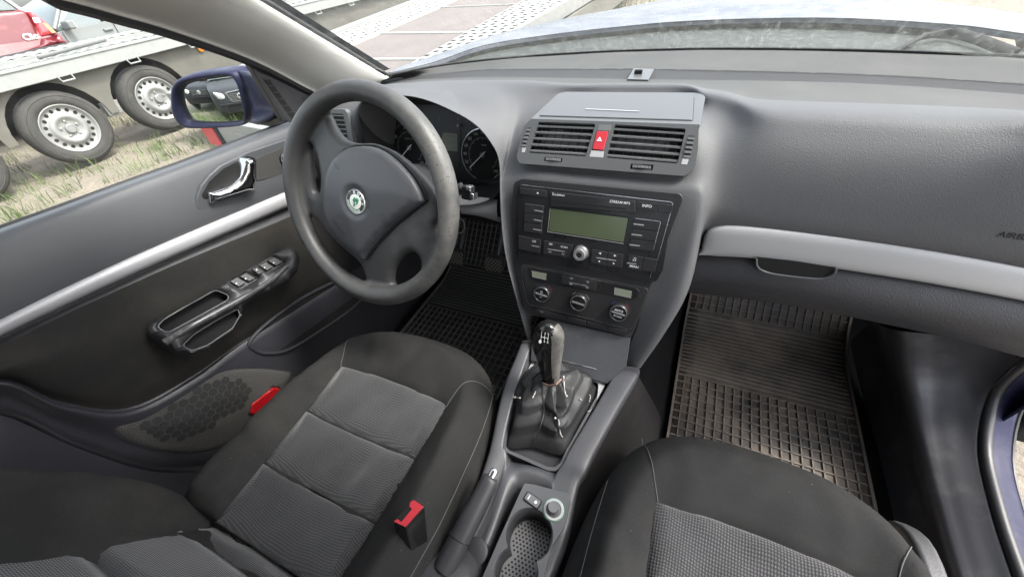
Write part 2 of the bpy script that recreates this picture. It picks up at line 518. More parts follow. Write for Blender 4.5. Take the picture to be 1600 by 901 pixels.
for pts in ([(1180, 165, '.744'), (1187, 192, .252), (1187, 238, .222), (1182, 300, .199), (1178, 356, .188)],
            [(1250, 170, '.744'), (1257, 200, .245), (1264, 248, .215), (1267, 312, .195), (1262, 366, .187)],
            [(1400, 175, '.744'), (1406, 208, .238), (1412, 258, .210), (1414, 328, .192), (1405, 384, .186)],
            [(1600, 182, '.744'), (1604, 220, .228), (1610, 275, .203), (1608, 352, .187), (1600, 416, .184)],
            [(.60, .235, .738), (.605, .212, .715), (.61, .195, .68), (.61, .187, .63), (.605, .186, .57)],
            [(.70, .235, .73), (.70, .22, .71), (.70, .205, .68), (.70, .20, .63), (.70, .20, .57)]):
    c = col(pts); cols.append(c+tuck(c[-1]))
full = []
for c in cols:
    x = c[0].x
    full.append([WS(x*1.04)+Vector((0, .03, -.012)), WS(x), W1(x)*.5+WS(x)*.5, W1(x), W2(x), (W2(x)+c[0])/2+Vector((0, 0, -.004))]+c)
G = net(full, 5, 5)
NC_ = len(cols)
def blur(i0, i1, j0, j1, it):
    for _ in range(it):
        H = [[G[i][j] for j in range(len(G[0]))] for i in range(len(G))]
        for i in range(i0, i1):
            for j in range(j0, j1):
                G[i][j] = H[i][j]*.4+(H[i-1][j]+H[i+1][j]+H[i][j-1]+H[i][j+1])*.15
blur((NC_-9)*5, (NC_-3)*5, 27, 48, 14)      # soften the shoulder right of the vents
# split the smooth grid by row: cowl pad (front), ribbed strip, grained pad
def rows_of(G, a, b): return [r[a:b+1] for r in G]
def put(name, G, m, parent, **k): return mesh(name, [p for r in G for p in r], grid_faces(len(G), len(G[0])), m, parent, **k)
put('grained_pad', rows_of(G, 27, len(G[0])-1), M['dash'], dash, sharp=0)
put('windscreen_cowl_pad', rows_of(G, 0, 15), M['pad'], dash, sharp=0)
put('ribbed_strip', [[p+Vector((0, 0, -.0015)) for p in r] for r in rows_of(G, 15, 20)], M['ribs'], dash, sharp=0)
put('rear_cowl_pad', rows_of(G, 20, 27), M['pad'], dash, sharp=0)

X3 = lambda x, y: (780+x*.5215, 90+y*.5215)
A_ = lambda x, y: (800+x*.175, 280+y*.175)
B_ = lambda x, y: (800+x*.1625, 400+y*.1625)
C_ = lambda x, y: (800+x*.19375, 140+y*.19375)
F1 = Frame((0, .167, .640), (1, 0, 0), (0, .335, .942))
F2 = Frame((0, .195, .672), (1, 0, 0), (0, .040, .0565))
F3 = Frame((0, .235, .7285), (1, 0, 0), (0, .110, .008))
def P(fr, f, pts, h=0): return [fr.uv(*f(*p), h) for p in pts]

# sun sensor on the cowl
fs = Frame(at(1000, 117, z=.7235), (1, 0, 0), (0, 1, .02))
sens = plate('light_sensor', fs, fs.poly([(990, 108), (1022, 109), (1013, 126), (980, 125)]), -.002, .0015, M['smooth'], dash, bevel=.0006)
vs, fc = box(fs, -.012, .004, -.002, .006, .001, .009); mesh('sensor_dome', vs, fc, M['void'], sens, bevel=.002)

# centre vents
bez_px = [(365, 45), (430, 32), (1480, 52), (1515, 75), (1520, 300), (1490, 520), (1470, 640), (1430, 690), (1380, 700), (60, 590), (45, 545), (75, 430), (140, 270), (190, 190)]
# the unit is two planes: louvre face (F2) and lid (F3), bent along the lid's front edge
vent = thing('x', 'x', 'x'); bpy.data.objects.remove(vent)
lo = P(F2, C_, [(120, 262), (1505, 300)])
face = [F2.uv(*C_(60, 590)), F2.uv(*C_(1400, 703)), F2.uv(*C_(1465, 650)), F2.uv(*C_(1495, 520)), F2.uv(*C_(1520, 300))]
top = .0692
lx = F3.uv(*C_(190, 215))[0]; rx = F3.uv(*C_(1520, 240))[0]
holes = []
hl = rnd(P(F2, C_, [(140, 515), (600, 545), (680, 285), (225, 268)]), .003)
hr = rnd(P(F2, C_, [(765, 555), (1335, 603), (1402, 325), (835, 290)]), .003)
hz = P(F2, C_, [(650, 495), (742, 502), (785, 345), (690, 342)])
hw1 = rnd(P(F2, C_, [(85, 470), (118, 472), (165, 315), (135, 315)]), .001)
hw2 = rnd(P(F2, C_, [(1378, 560), (1432, 565), (1472, 382), (1420, 378)]), .001)
ht1 = rnd(P(F2, C_, [(265, 580), (408, 592), (415, 560), (272, 548)]), .0008)
ht2 = rnd(P(F2, C_, [(955, 645), (1135, 655), (1142, 612), (962, 605)]), .0008)
bl = P(F2, C_, [(50, 545), (72, 592)]); br = P(F2, C_, [(1395, 702), (1465, 650)])
out = rnd([(lx, top), (lx-.012, top-.012)]+P(F2, C_, [(48, 545), (66, 600), (1395, 703), (1470, 640), (1500, 480)])+[(rx, top-.004), (rx-.001, top)], [.001, .003]+[.012]*5+[.002, .001])
vb = plate('vent_unit', F2, [out, hl, hr, hz, hw1, hw2, ht1, ht2], -.002, .006, M['smooth'], dash, bevel=.0012)
# rolled lip all round the unit
lidout = [(lx-.002, -.004), (F3.uv(*C_(380, 55))[0]-.004, .104), (F3.uv(*C_(430, 32))[0], .112), (F3.uv(*C_(1490, 50))[0], .112), (rx, .10), (rx+.001, -.004)]
lidout = rnd(lidout, [0, .02, .03, .022, .02, 0])
lid_hole = rnd([F3.uv(*C_(225, 232)), F3.uv(*C_(1450, 272)), F3.uv(*C_(1462, 80)), F3.uv(*C_(395, 52))], [.002, .002, .004, .006])
plate('lid_surround', F3, [lidout], -.004, .0035, M['smooth'], vb, bevel=.0012)
lid2 = rnd([F3.uv(*C_(225, 232)), F3.uv(*C_(1450, 272)), F3.uv(*C_(1462, 80)), F3.uv(*C_(395, 52))], [.002, .003, .006, .012])
lidg = rnd([(p[0]*1.008, (p[1]-.05)*1.014+.05) for p in lid2], 0)
plate('lid_gap', F3, lidg, .003, .0038, M['void'], vb)
lid = plate('storage_lid', F3, lid2, .003, .0052, M['smooth'], vb, bevel=.0012)
a, b = F3.uv(*C_(590, 188)), F3.uv(*C_(1022, 206))
plate('lid_strip', F3, [(a[0], a[1]), (b[0], b[1]-.001), (b[0], b[1]+.0008), (a[0], a[1]+.002)], .004, .0062, M['chrome'], lid)
def louvre(hole, npx, tilt=.35):
    n = 5
    (x0, y0), (x1, y1), (x2, y2), (x3, y3) = [F2.uv(*C_(*q)) for q in npx]
    plate('vent_cavity', F2, rect((min(x0, x3)+max(x1, x2))/2, (y0+y2)/2, max(x1, x2)-min(x0, x3)+.004, y2-y0+.004), -.004, -.0028, M['void'], vb)
    for i in range(1):
        mb = MB()
        for k in range(5):
            t = (k+.35)/5.0
            a = Vector((x0+(x3-x0)*t, y0+(y3-y0)*t)); b = Vector((x1+(x2-x1)*t, y1+(y2-y1)*t))
            q = [F2.w(a.x, a.y+.0006, .0052), F2.w(b.x, b.y+.0006, .0052), F2.w(b.x, b.y-.0016, .0044), F2.w(a.x, a.y-.0016, .0044),
                 F2.w(a.x, a.y+.0046, -.0026), F2.w(b.x, b.y+.0046, -.0026), F2.w(b.x, b.y+.0036, -.0026), F2.w(a.x, a.y+.0036, -.0026)]
            mb.add(q, [[0, 1, 2, 3], [0, 4, 5, 1], [3, 2, 6, 7], [0, 3, 7, 4], [1, 5, 6, 2]])
        mb.go('vent_slats', M['slat'], vb, smooth=False)
    mb = MB()
    for k in range(7):
        t = (k+.5)/7; a = Vector((x0+(x1-x0)*t, y0+(y1-y0)*t)); b = Vector((x3+(x2-x3)*t, y3+(y2-y3)*t))
        mb.add([F2.w(a.x, a.y, -.0026), F2.w(b.x, b.y, -.0026), F2.w(b.x, b.y, .0005), F2.w(a.x, a.y, .0005)], [[0, 1, 2, 3]])
    mb.go('vent_guides', M['button'], vb, solid=.001)
louvre(hl, [(140, 515), (600, 545), (680, 285), (225, 268)])
louvre(hr, [(765, 555), (1335, 603), (1402, 325), (835, 290)])
hb = plate('hazard_switch', F2, rnd(P(F2, C_, [(654, 490), (742, 498), (783, 347), (692, 344)]), .0015), -.002, .0072, M['red'], vb, bevel=.001)
tc = F2.uv(*C_(712, 412))
def tri(cx, cy, s): return [(cx-s, cy-s*.6), (cx+s, cy-s*.6), (cx, cy+s)]
plate('warning_triangle', F2, [tri(tc[0], tc[1], .0042), tri(tc[0], tc[1], .0018)], .0073, .0077, M['white'], hb)
for q in ([(88, 512), (112, 513), (122, 478), (90, 475)], [(630, 548), (738, 556), (748, 505), (645, 498)], [(1362, 608), (1412, 612), (1424, 566), (1375, 562)], [(694, 338), (795, 345), (806, 296), (708, 290)]):
    plate('blank_tile', F2, P(F2, C_, q), .004, .0064, M['silver'] if q[0][0] != 694 else M['slat'], vb, bevel=.0004)
for q in ([(85, 470), (118, 472), (165, 315), (135, 315)], [(1378, 560), (1432, 565), (1472, 382), (1420, 378)]):
    qq = P(F2, C_, q)
    w_ = plate('vent_wheel', F2, qq, -.002, .006, M['button'], vb)
    mb = MB()
    for k in range(5):
        t0 = (k+.12)/5; t1 = (k+.66)/5
        l0 = [qq[0][i]+(qq[3][i]-qq[0][i])*t0 for i in (0, 1)]; r0 = [qq[1][i]+(qq[2][i]-qq[1][i])*t0 for i in (0, 1)]
        l1 = [qq[0][i]+(qq[3][i]-qq[0][i])*t1 for i in (0, 1)]; r1 = [qq[1][i]+(qq[2][i]-qq[1][i])*t1 for i in (0, 1)]
        v_, f_ = prism_data(F2, [[l0, r0, r1, l1]], .0058, .0072+.001*math.sin(k/4*3.14)); mb.add(v_, f_)
    mb.go('wheel_ridges', M['slat'], w_, bevel=.0004)
for q in ([(265, 580), (408, 592), (415, 560), (272, 548)], [(955, 645), (1135, 655), (1142, 612), (962, 605)]):
    qq = P(F2, C_, q); c = (sum(p[0] for p in qq)/4, sum(p[1] for p in qq)/4); hw_ = (qq[1][0]-qq[0][0])*.42
    mb = MB()
    for k in range(7):
        x = c[0]-hw_+2*hw_*(k+.5)/7
        v_, f_ = box(F2, x-hw_/8, x+hw_/8, c[1]-.0022, c[1]+.0022, -.001, .0085-.002*abs(k-3)/3); mb.add(v_, f_)
    mb.go('thumb_wheel', M['slat'], vb, bevel=.0005)

# left side vent near the door
F5 = Frame(at(530, 199, y=.205), (1, 0, .0), (0, .25, 1))
sv = plate('side_vent', F5, rect(0, 0, .075, .072, .012), -.006, .006, M['smooth'], dash, bevel=.002)
plate('side_vent_opening', F5, rect(-.004, .002, .058, .05, .003), .005, .0064, M['void'], sv)
mb = MB()
for k in range(6): v_, f_ = box(F5, -.033, .025, -.020+k*.0085, -.0185+k*.0085, .006, .0085); mb.add(v_, f_)
mb.go('side_vent_slats', M['slat'], sv, bevel=.0003)

# silver trim strip, passenger side
top_px = [(1096, 390), (1101, 371), (1112, 358), (1150, 354), (1250, 363), (1400, 383), (1500, 399), (1600, 417), (1720, 440)]
bot_px = [(1092, 396), (1110, 397), (1125, 398), (1165, 400), (1250, 409), (1400, 431), (1500, 448), (1600, 467), (1720, 492)]
ra, rb_, rc_, rd_, re_ = [], [], [], [], []
for (a, b) in zip(top_px, bot_px):
    pa = at(*a, y=.188); pb = at(*b, y=.180)
    ra.append(pa+Vector((0, .012, -.001))); rb_.append(pa+Vector((0, -.003, 0))); rc_.append((pa*.55+pb*.45)+Vector((0, -.006, .001))); rd_.append(pb+Vector((0, -.004, 0))); re_.append(pb+Vector((0, .012, .001)))
ex = lambda r, z: r+[Vector((.68, .20, z))]
loft('silver_trim', [ra, rb_, rc_, rd_, re_], M['silver'], dash, n=4, m=4, sharp=60)
# glovebox
t_px = [(1090, 399), (1110, 400), (1165, 402), (1250, 412), (1400, 434), (1500, 451), (1600, 470), (1720, 495)]
b_px = [(1074, 456), (1095, 458), (1165, 466), (1250, 478), (1400, 508), (1500, 530), (1600, 556), (1720, 590)]
rows = [[], [], [], [], [], []]
for a, b in zip(t_px, b_px):
    pa = at(*a, y=.186); pb = at(*b, y=.178)
    rows[0].append(pa+Vector((0, .03, 0))); rows[1].append(pa+Vector((0, .002, -.001))); rows[2].append(pa*.5+pb*.5+Vector((0, -.012, .004))); rows[3].append(pb+Vector((0, .0, .004)))
    rows[4].append(pb+Vector((0, .03, -.016))); rows[5].append(pb+Vector((0, .20, -.05)))
glove = loft('glovebox', rows, M['dash2'], dash, n=4, m=5, sharp=0)
hp = [(1182, 404), (1183, 415), (1192, 423), (1215, 429), (1270, 435), (1290, 434), (1303, 428), (1307, 419)]
top_ = [at(*p, y=.1715) for p in [(1182, 402), (1240, 409), (1307, 419)]]
rim_ = [at(*p, y=.1705) for p in hp]
v_, f_ = tube(cr(rim_, 5), .0016, 8); mesh('handle_lip', v_, f_, M['smooth'], glove)
cc_ = at(1245, 416, y=.1745)
ff_ = Frame(cc_, (1, 0, 0), (0, .1, 1))
fl = ff_.poly(hp+[(1307, 418), (1240, 407), (1182, 401)])
plate('handle_recess', ff_.shift(.0), fl, -.006, .0015, M['void'], glove)
# AIRBAG lettering pressed in the pad
fa = Frame(at(1590, 367, y=.189), (at(1640, 374, y=.189)-at(1560, 364, y=.189)), (0, .25, 1))
v_, f_ = text_data('AIRBAG', fa, .0, -.001, .0105, 0, .0)
from mathutils.bvhtree import BVHTree
bvh = BVHTree.FromPolygons([p for r in G for p in r], grid_faces(len(G), len(G[0])))
def onpad(p):
    h = bvh.ray_cast(p+fa.N*.08, -fa.N)
    return h[0]+fa.N*.0007 if h[0] else p
v_ = [onpad(p) for p in v_]
mesh('airbag_lettering', v_, f_, M['void'], dash, smooth=False)

# black fascia behind radio and climate control
fas = plate('console_fascia', F1, rnd(P(F1, X3, [(44, 372), (70, 362), (545, 407), (552, 425), (405, 815), (385, 832), (95, 770), (76, 740), (44, 610), (36, 450)]), .013), -.004, .001, M['fascia'], dash, bevel=.0015)
radio = plate('radio', F1, rnd([F1.uv(*A_(*p)) for p in [(72, 55), (90, 45), (1420, 195), (1442, 215), (1350, 800), (1290, 905), (1250, 902), (75, 700), (60, 680), (60, 500)]], .003), .0, .005, M['black'], dash, bevel=.0012)
def A(pts, h=.005): return [F1.uv(*A_(*p), h) for p in pts]
def lines(name, segs, w, m, parent, h, fr=F1):
    if len(segs) > 1:
        for s in segs: lines(name, [s], w, m, parent, h, fr)
        return
    mb = MB()
    for s in segs:
        for a, b in zip(s[:-1], s[1:]):
            v_, f_ = line2(fr, a, b, w, h); mb.add(v_, f_)
    return mb.go(name, m, parent, smooth=False)
lines('chrome_outline', [A([(72, 60), (92, 50), (1420, 203), (1438, 222), (1300, 715), (1262, 800), (1230, 880)])], .0007, M['alu'], radio, .0053)
plate('cd_slot_housing', F1, rnd(A([(345, 110), (1105, 190), (1105, 300), (345, 240)]), .002), .004, .0085, M['black'], radio, bevel=.0012)
plate('cd_slot', F1, A([(370, 180), (1020, 256), (1020, 268), (370, 192)]), .0085, .0088, M['void'], radio)
disp = plate('radio_display_frame', F1, rnd(A([(340, 250), (1045, 340), (1002, 578), (318, 470)]), .0008), .004, .0062, M['void'], radio)
plate('radio_display', F1, A([(352, 262), (1038, 345), (997, 560), (332, 458)]), .0055, .0066, M['lcd'], disp)
lines('display_bezel_line', [A([(345, 256), (322, 466), (1000, 572)])], .0009, M['silver'], disp, .0069)
def button(name, pts, par=radio, m='button', r=.0008, h=.0072, bev=.0006): return plate(name, F1, rnd(A(pts), r), .003, h, M[m], par, bevel=bev)
button('blank_button', [(76, 75), (165, 85), (163, 140), (74, 130)])
eb = button('eject_button', [(168, 85), (312, 102), (308, 160), (166, 142)])
ib = button('info_button', [(1118, 195), (1300, 215), (1294, 285), (1112, 262)])
button('blank_button', [(1304, 215), (1438, 230), (1425, 300), (1298, 286)])
for k in range(3):
    y = 217+k*84; x = 118-k*4
    pb = button('preset_button', [(x, y), (285-k*7, y+22), (278-k*7, y+100), (x-6, y+76)])
    a, b = A([(205-k*6, y+56), (282-k*6, y+70)]); lines('button_mark', [[a, b]], .0022 if 0 else .0016, M['grey'], pb, .0075)
    y = 347+k*92; x = 1100-k*18
    pb = button('preset_button', [(x, y), (1325-k*22, y+28), (1305-k*22, y+112), (x-20, y+82)])
    a, b = A([(x-14, y+48), (x+80, y+60)]); lines('button_mark', [[a, b]], .0018, M['grey'], pb, .0075)
lines('key_outline', [A([(118, 214), (290, 236), (264, 455)]), A([(1100, 344), (1318, 372), (1328, 385), (1265, 625)])], .0006, M['alu'], radio, .0076)
cdB = button('cd_button', [(62, 500), (260, 540), (250, 660), (60, 620)])
fmb = button('fm_am_button', [(290, 545), (398, 562), (390, 680), (280, 660)])
scb = button('scan_button', [(400, 562), (545, 585), (530, 710), (392, 680)])
bkb = button('back_button', [(715, 622), (852, 650), (842, 770), (705, 742)])
fwb = button('forward_button', [(855, 650), (995, 668), (980, 788), (845, 770)])
mnb = button('menu_button', [(1045, 672), (1175, 695), (1155, 815), (1028, 790)])
button('blank_button', [(1180, 695), (1300, 715), (1275, 825), (1160, 812)])
def label(s, x, y, size, par, m='white', f=A_, fr=F1, h=.0076, ang=0, bold=.012, align='CENTER'):
    u, v = fr.uv(*f(x, y), h)
    v_, f_ = text_data(s, fr, u, v, size, ang, h, bold=bold, align=align)
    return mesh('printed_mark', v_, f_, M[m], par, smooth=False)
label('INFO', 1205, 240, .0062, ib)
label('CD', 197, 555, .005, cdB); label('FM', 345, 580, .005, fmb); label('AM', 338, 648, .0042, fmb, 'grey'); label('SCAN', 465, 606, .0048, scb); label('AS', 455, 668, .0042, scb, 'grey')
label('MENU', 1090, 780, .0052, mnb); label('STREAM MP3', 962, 208, .0056, radio, h=.0087); label('ŠkodaAuto', 415, 140, .005, radio, h=.0087)
mb = MB(); c = F1.uv(*A_(230, 122), .0074)
mb.add(*flat(F1, [(c[0]-.0022, c[1]-.0014), (c[0]+.0022, c[1]-.0014), (c[0], c[1]+.002)], .0076)); mb.go('eject_mark', M['white'], eb, smooth=False)
for bt, x, y, s in ((bkb, 784, 660, -1), (fwb, 922, 682, 1), (bkb, 776, 732, -.8), (fwb, 910, 752, .8)):
    c = F1.uv(*A_(x, y), .0074); q = .0021*abs(s)
    loops = [[(c[0]-q*np.sign(s), c[1]-q), (c[0]+q*np.sign(s), c[1]), (c[0]-q*np.sign(s), c[1]+q)]]
    mb = MB(); mb.add(*flat(F1, loops[0], .0076)); mb.go('arrow_mark', M['white'], bt, smooth=False)
mb = MB(); c = F1.uv(*A_(1095, 715), .0074)
for dx in (-.0016, .0016):
    v_, f_ = flat(F1, circ(c[0]+dx-.0004, c[1]-.002, .0009, 10), .0076); mb.add(v_, f_)
    v_, f_ = line2(F1, (c[0]+dx+.0004, c[1]-.002), (c[0]+dx+.0004, c[1]+.002), .0004, .0076); mb.add(v_, f_)
v_, f_ = line2(F1, (c[0]-.0014, c[1]+.002), (c[0]+.0022, c[1]+.002), .0009, .0076); mb.add(v_, f_); mb.go('note_mark', M['white'], mnb, smooth=False)
lines('underline_marks', [A([(180, 588), (250, 600)]), A([(322, 618), (475, 642)]), A([(757, 695), (932, 722)]), A([(1028, 742), (1112, 752)])], .0014, M['grey'], radio, .0075)
kc = F1.uv(*A_(612, 660), .008)
kn = mesh('volume_ring', *lathe([(.0138, .004), (.0138, .008), (.0122, .0105), (.0095, .0105)], F1, *kc), M['alu'], radio)
v_, f_ = lathe([(.0105, .009), (.0105, .018), (.0095, .0195), (.0055, .0195), (.005, .0187), (.0001, .0185)], F1, *kc, n=40); mesh('volume_knob', v_, f_, mat('knob_rubber', (.16, .16, .165), .4), kn)
mesh('knob_centre', *lathe([(.0045, .0185), (.0045, .0192), (.0001, .0194)], F1, *kc), M['void'], kn)
mesh('glove_hinge_pin', *lathe([(.001, .0), (.001, .001)], F1, *F1.uv(*A_(950, 105))), M['void'], radio)

# climate control panel
def Bp(pts, h=.003): return [F1.uv(*B_(*p), h) for p in pts]
clim = plate('climate_panel', F1, rnd(Bp([(85, 95), (110, 82), (1290, 305), (1310, 330), (1160, 700), (1120, 705), (190, 485), (165, 462)]), .003), .0, .003, M['fascia'], dash, bevel=.001)
lines('chrome_outline', [Bp([(90, 100), (105, 240), (150, 440), (170, 465), (520, 545), (1120, 702), (1160, 690)]), Bp([(165, 118), (185, 112), (700, 205), (1200, 310), (1222, 330), (1205, 385)])], .0008, M['alu'], clim, .0034)
plate('climate_display_band', F1, rnd(Bp([(160, 118), (190, 108), (1200, 305), (1225, 335), (1205, 395), (1150, 405), (200, 225), (172, 190)]), .002), .001, .0045, M['black'], clim, bevel=.0006)
for q in ([(192, 138), (335, 165), (330, 226), (200, 198)], [(990, 300), (1155, 335), (1145, 400), (985, 365)]):
    d_ = plate('temperature_display', F1, Bp(q), .004, .0050, M['lcd2'], clim)
    l = Bp(q, .005); lines('display_edge', [[l[0], l[3], l[2]]], .0007, M['grey'], d_, .0052)
for (x, y, nm, t1, t2) in ((285, 365, 'temperature_dial', None, None), (640, 448, 'fan_dial', None, None), (1025, 545, 'temperature_dial', 'AUTO', 'ECON')):
    R_ = .0155
    c = F1.uv(*B_(x, y), .012)
    mesh('dial_seat', *lathe([(.0195, .002), (.0195, .0036), (.0178, .004)], F1, *c, n=40), M['void'], clim)
    prof = [(.0168, .003), (.0165, .008), (.0158, .013), (.0138, .0148), (.0134, .0142), (.0001, .0142)]
    k_ = mesh(nm, *lathe(prof, F1, *c, n=48), M['black'], clim)
    mb = MB()
    for i in range(16):
        a = rad(20+i*22.5)
        if i % 2 == 0 or i < 9:
            v_, f_ = line2(F1, (c[0]+.0145*math.cos(a), c[1]+.0145*math.sin(a)), (c[0]+.0163*math.cos(a), c[1]+.0163*math.sin(a)), .0006, .0140); mb.add(v_, f_)
    mb.go('dial_knurl', M['slat'], k_, smooth=False)
    mesh('dial_rim', *arcband(F1, *c, .0137, .0146, 0, 360, .0152), M['slat'], k_, smooth=False)
    a_ = math.radians(-7 if nm != 'fan_dial' else -7)
    v_, f_ = prism_data(F1, [rot2(rect(c[0], c[1], .024, .0026, .001), a_, c)], .0140, .0166); mesh('dial_grip', v_, f_, M['slat'], k_, bevel=.0006)
    if t1:
        mesh('printed_mark', *text_data(t1, F1, c[0], c[1]+.0055, .0054, a_, .0146, bold=.012), M['white'], k_, smooth=False)
        mesh('printed_mark', *text_data(t2, F1, c[0]-.0005, c[1]-.0058, .0050, a_, .0146, bold=.012), M['white'], k_, smooth=False)
    elif nm != 'fan_dial':
        mb = MB(); mb.add(*arcband(F1, c[0], c[1]+.0055, .0012, .0024, 0, 360, .0146, 16)); mb.add(*arcband(F1, c[0], c[1]-.006, .0012, .0026, 20, 200, .0146, 12)); mb.add(*line2(F1, (c[0]-.003, c[1]-.0055), (c[0]+.003, c[1]-.0055), .0006, .0146))
        mb.go('printed_mark', M['grey'], k_, smooth=False)
    v_, f_ = arcband(F1, *c, .0178, .0184, 20, 60, .0042, 8); mesh('dial_warm_mark', v_, f_, M['red'] if nm != 'fan_dial' else M['grey'], clim, smooth=False)
    v_, f_ = arcband(F1, *c, .0178, .0184, 118, 150, .0042, 8); mesh('dial_cool_mark', v_, f_, mat('blue_print', (.1, .14, .4), .5) if nm != 'fan_dial' else M['grey'], clim, smooth=False)
for q in ([(480, 180), (648, 212), (640, 292), (478, 258)], [(652, 212), (815, 242), (806, 325), (646, 294)]):
    plate('air_button', F1, rnd(Bp(q), .0006), .003, .0058, M['button'], clim, bevel=.0005)
for (x, y) in ((570, 213), (728, 248), (566, 268), (722, 303)):
    c = F1.uv(*B_(x, y), .006); mb = MB()
    mb.add(*flat(F1, rect(c[0], c[1]-.0010, .0042, .0009), .0061)); mb.add(*flat(F1, rect(c[0]+(.0017), c[1]+.0006, .0009, .003), .0061)); mb.add(*flat(F1, circ(c[0]-.0008, c[1]+.0009, .0009, 10), .0061))
    mb.go('printed_mark', M['grey'], clim, smooth=False)
lines('underline_marks', [Bp([(555, 248), (730, 280)])], .0008, M['grey'], clim, .0061)
for i, q in enumerate(([(205, 495), (530, 578), (525, 618), (230, 545)], [(536, 580), (712, 622), (708, 668), (532, 620)], [(722, 625), (905, 672), (900, 715), (716, 668)], [(912, 674), (1110, 718), (1095, 755), (906, 715)])):
    b_ = plate('lower_switch', F1, rnd(Bp(q), .001), -.001, .0038, M['button'], dash, bevel=.0008)
    if i == 0: mesh('printed_mark', *text_data('OFF', F1, *F1.uv(*B_(285, 535), .004), .0036, -.12, .0041), M['grey'], b_, smooth=False)

# ---------------------------------------------------------------- instrument cluster
FC = Frame((-.35, .275, .655), (1, 0, 0), (0, .34, 1))
clu = dash
edge = [(-.452, .205, .762), (-.397, .205, .770), (-.326, .205, .769), (-.264, .205, .750), (-.213, .205, .722), (-.188, .205, .68), (-.182, .20, .64), (-.19, .19, .60), (-.25, .18, .575), (-.36, .17, .57), (-.45, .18, .59), (-.482, .195, .64), (-.488, .205, .70), (-.478, .205, .742)]
E1 = [Vector(e) for e in cr(edge, 4, True)]
c0 = sum(E1, Vector())/len(E1)
E2 = []
for e in E1:
    q = Vector((c0.x+(e.x-c0.x)*.96, .245, min(.746, c0.z+(e.z-c0.z)*.93))); E2.append(q)
zc = lambda e: min(.728, c0.z+(e.z-c0.z)*.9)
E3 = [Vector((c0.x+(e.x-c0.x)*.955, .275+(zc(e)-.655)*.34+.004, zc(e))) for e in E1]
vs = E1+E2+E3; n = len(E1)
mesh('binnacle_lining', vs, grid_faces(3, n, cv=True), mat('binnacle_black', (.014, .014, .015), .6), dash)
fp = [((e.x+.35), (e-FC.O).dot(FC.V)) for e in E3]
face = plate('instrument_cluster', FC, [[p for p in fp]], -.002, .0, M['dial'], dash)
band = rnd([FC.uv(*p) for p in [(600, 160), (660, 155), (735, 195), (772, 232), (776, 280), (700, 292), (600, 270), (565, 215)]], .01)
def D4(x, y): return (550+x*.16644, 150+y*.16644)
dl = FC.uv(*D4(548, 487)); dr = FC.uv(*D4(1233, 553))
for c, r_, lo_, unit, marks in ((dl, .050, 0, 'x 1000', ['10', '20', '30', '40', '50', '60']), (dr, .050, 0, 'km/h', ['0', '20', '40', '60', '80', '100', '120', '140', '160', '180', '200', '220', '240'])):
    g = mesh('dial', *lathe([(r_*.985, .0), (r_*.985, .0015), (.0001, .0015)], FC, *c, n=64), M['void'], face)
    mesh('dial_ring', *arcband(FC, *c, r_*.985, r_*1.02, -60, 250, .0022, 70), M['alu'], g, smooth=False)
    mb = MB(); N_ = 48
    for i in range(N_+1):
        a = rad(225-270*i/N_); l_ = .08 if i % 4 else .15
        v_, f_ = line2(FC, (c[0]+r_*(.68-l_*.6)*math.cos(a), c[1]+r_*(.68-l_*.6)*math.sin(a)), (c[0]+r_*.68*math.cos(a), c[1]+r_*.68*math.sin(a)), .0008, .0022); mb.add(v_, f_)
    mb.go('dial_ticks', M['grey'], g, smooth=False)
    for i, s in enumerate(marks):
        a = rad(225-270*i/(len(marks)-1)) if unit == 'km/h' else rad(198-243*i/(len(marks)-1))
        mesh('dial_numeral', *text_data(s, FC, c[0]+r_*.84*math.cos(a), c[1]+r_*.84*math.sin(a), .0088 if len(s) < 3 else .0068, 0, .0022, bold=.01), M['grey'], g, smooth=False)
    mesh('printed_mark', *text_data('1/min x 1000' if unit != 'km/h' else unit, FC, c[0]+.003, c[1]+r_*.38, .0058, 0, .0022), M['grey'], g, smooth=False)
    a = rad(222)
    v_, f_ = line2(FC, (c[0]-r_*.22*math.cos(a), c[1]-r_*.22*math.sin(a)), (c[0]+r_*.78*math.cos(a), c[1]+r_*.78*math.sin(a)), .0016, .0065); mesh('needle', v_, f_, M['white'], g, smooth=False, solid=.001)
    mesh('needle_cap', *lathe([(.0052, .002), (.0052, .006), (.0001, .006)], FC, *c, n=24), M['slat'], g)
lq = [FC.uv(*D4(*p)) for p in [(860, 342), (985, 352), (998, 365), (992, 522), (830, 500)]]
cf = plate('cluster_display_frame', FC, rnd([FC.uv(*D4(*p)) for p in [(800, 262), (990, 272), (1020, 300), (1020, 540), (1000, 690), (780, 690)]], .003), .0, .0012, M['fascia'], face)
ld = plate('cluster_display', FC, lq, .001, .0022, M['lcd2'], cf)
lines('display_readout', [[FC.uv(*D4(900, 375)), FC.uv(*D4(985, 383))], [FC.uv(*D4(900, 430)), FC.uv(*D4(985, 436))], [FC.uv(*D4(930, 488)), FC.uv(*D4(985, 494))]], .0012, M['faint'], ld, .0025, FC)
mesh('cluster_reset_pin', *lathe([(.003, 0), (.003, .008), (.002, .009)], FC, *FC.uv(*D4(1015, 275)), n=16), M['grey'], face)
mesh('cluster_arch', *arcband(FC, *FC.uv(*D4(640, 900)), .105, .1065, 20, 75, .003, 20), M['alu'], face, smooth=False)
mb = MB()
for x, y in ((825, 212), (1000, 212), (1085, 235), (1110, 262), (1245, 320)):
    c = FC.uv(*D4(x, y)); mesh('warning_lamp', *flat(FC, circ(c[0], c[1], .0018, 8), .002), M['faint'], face, smooth=False)
pass

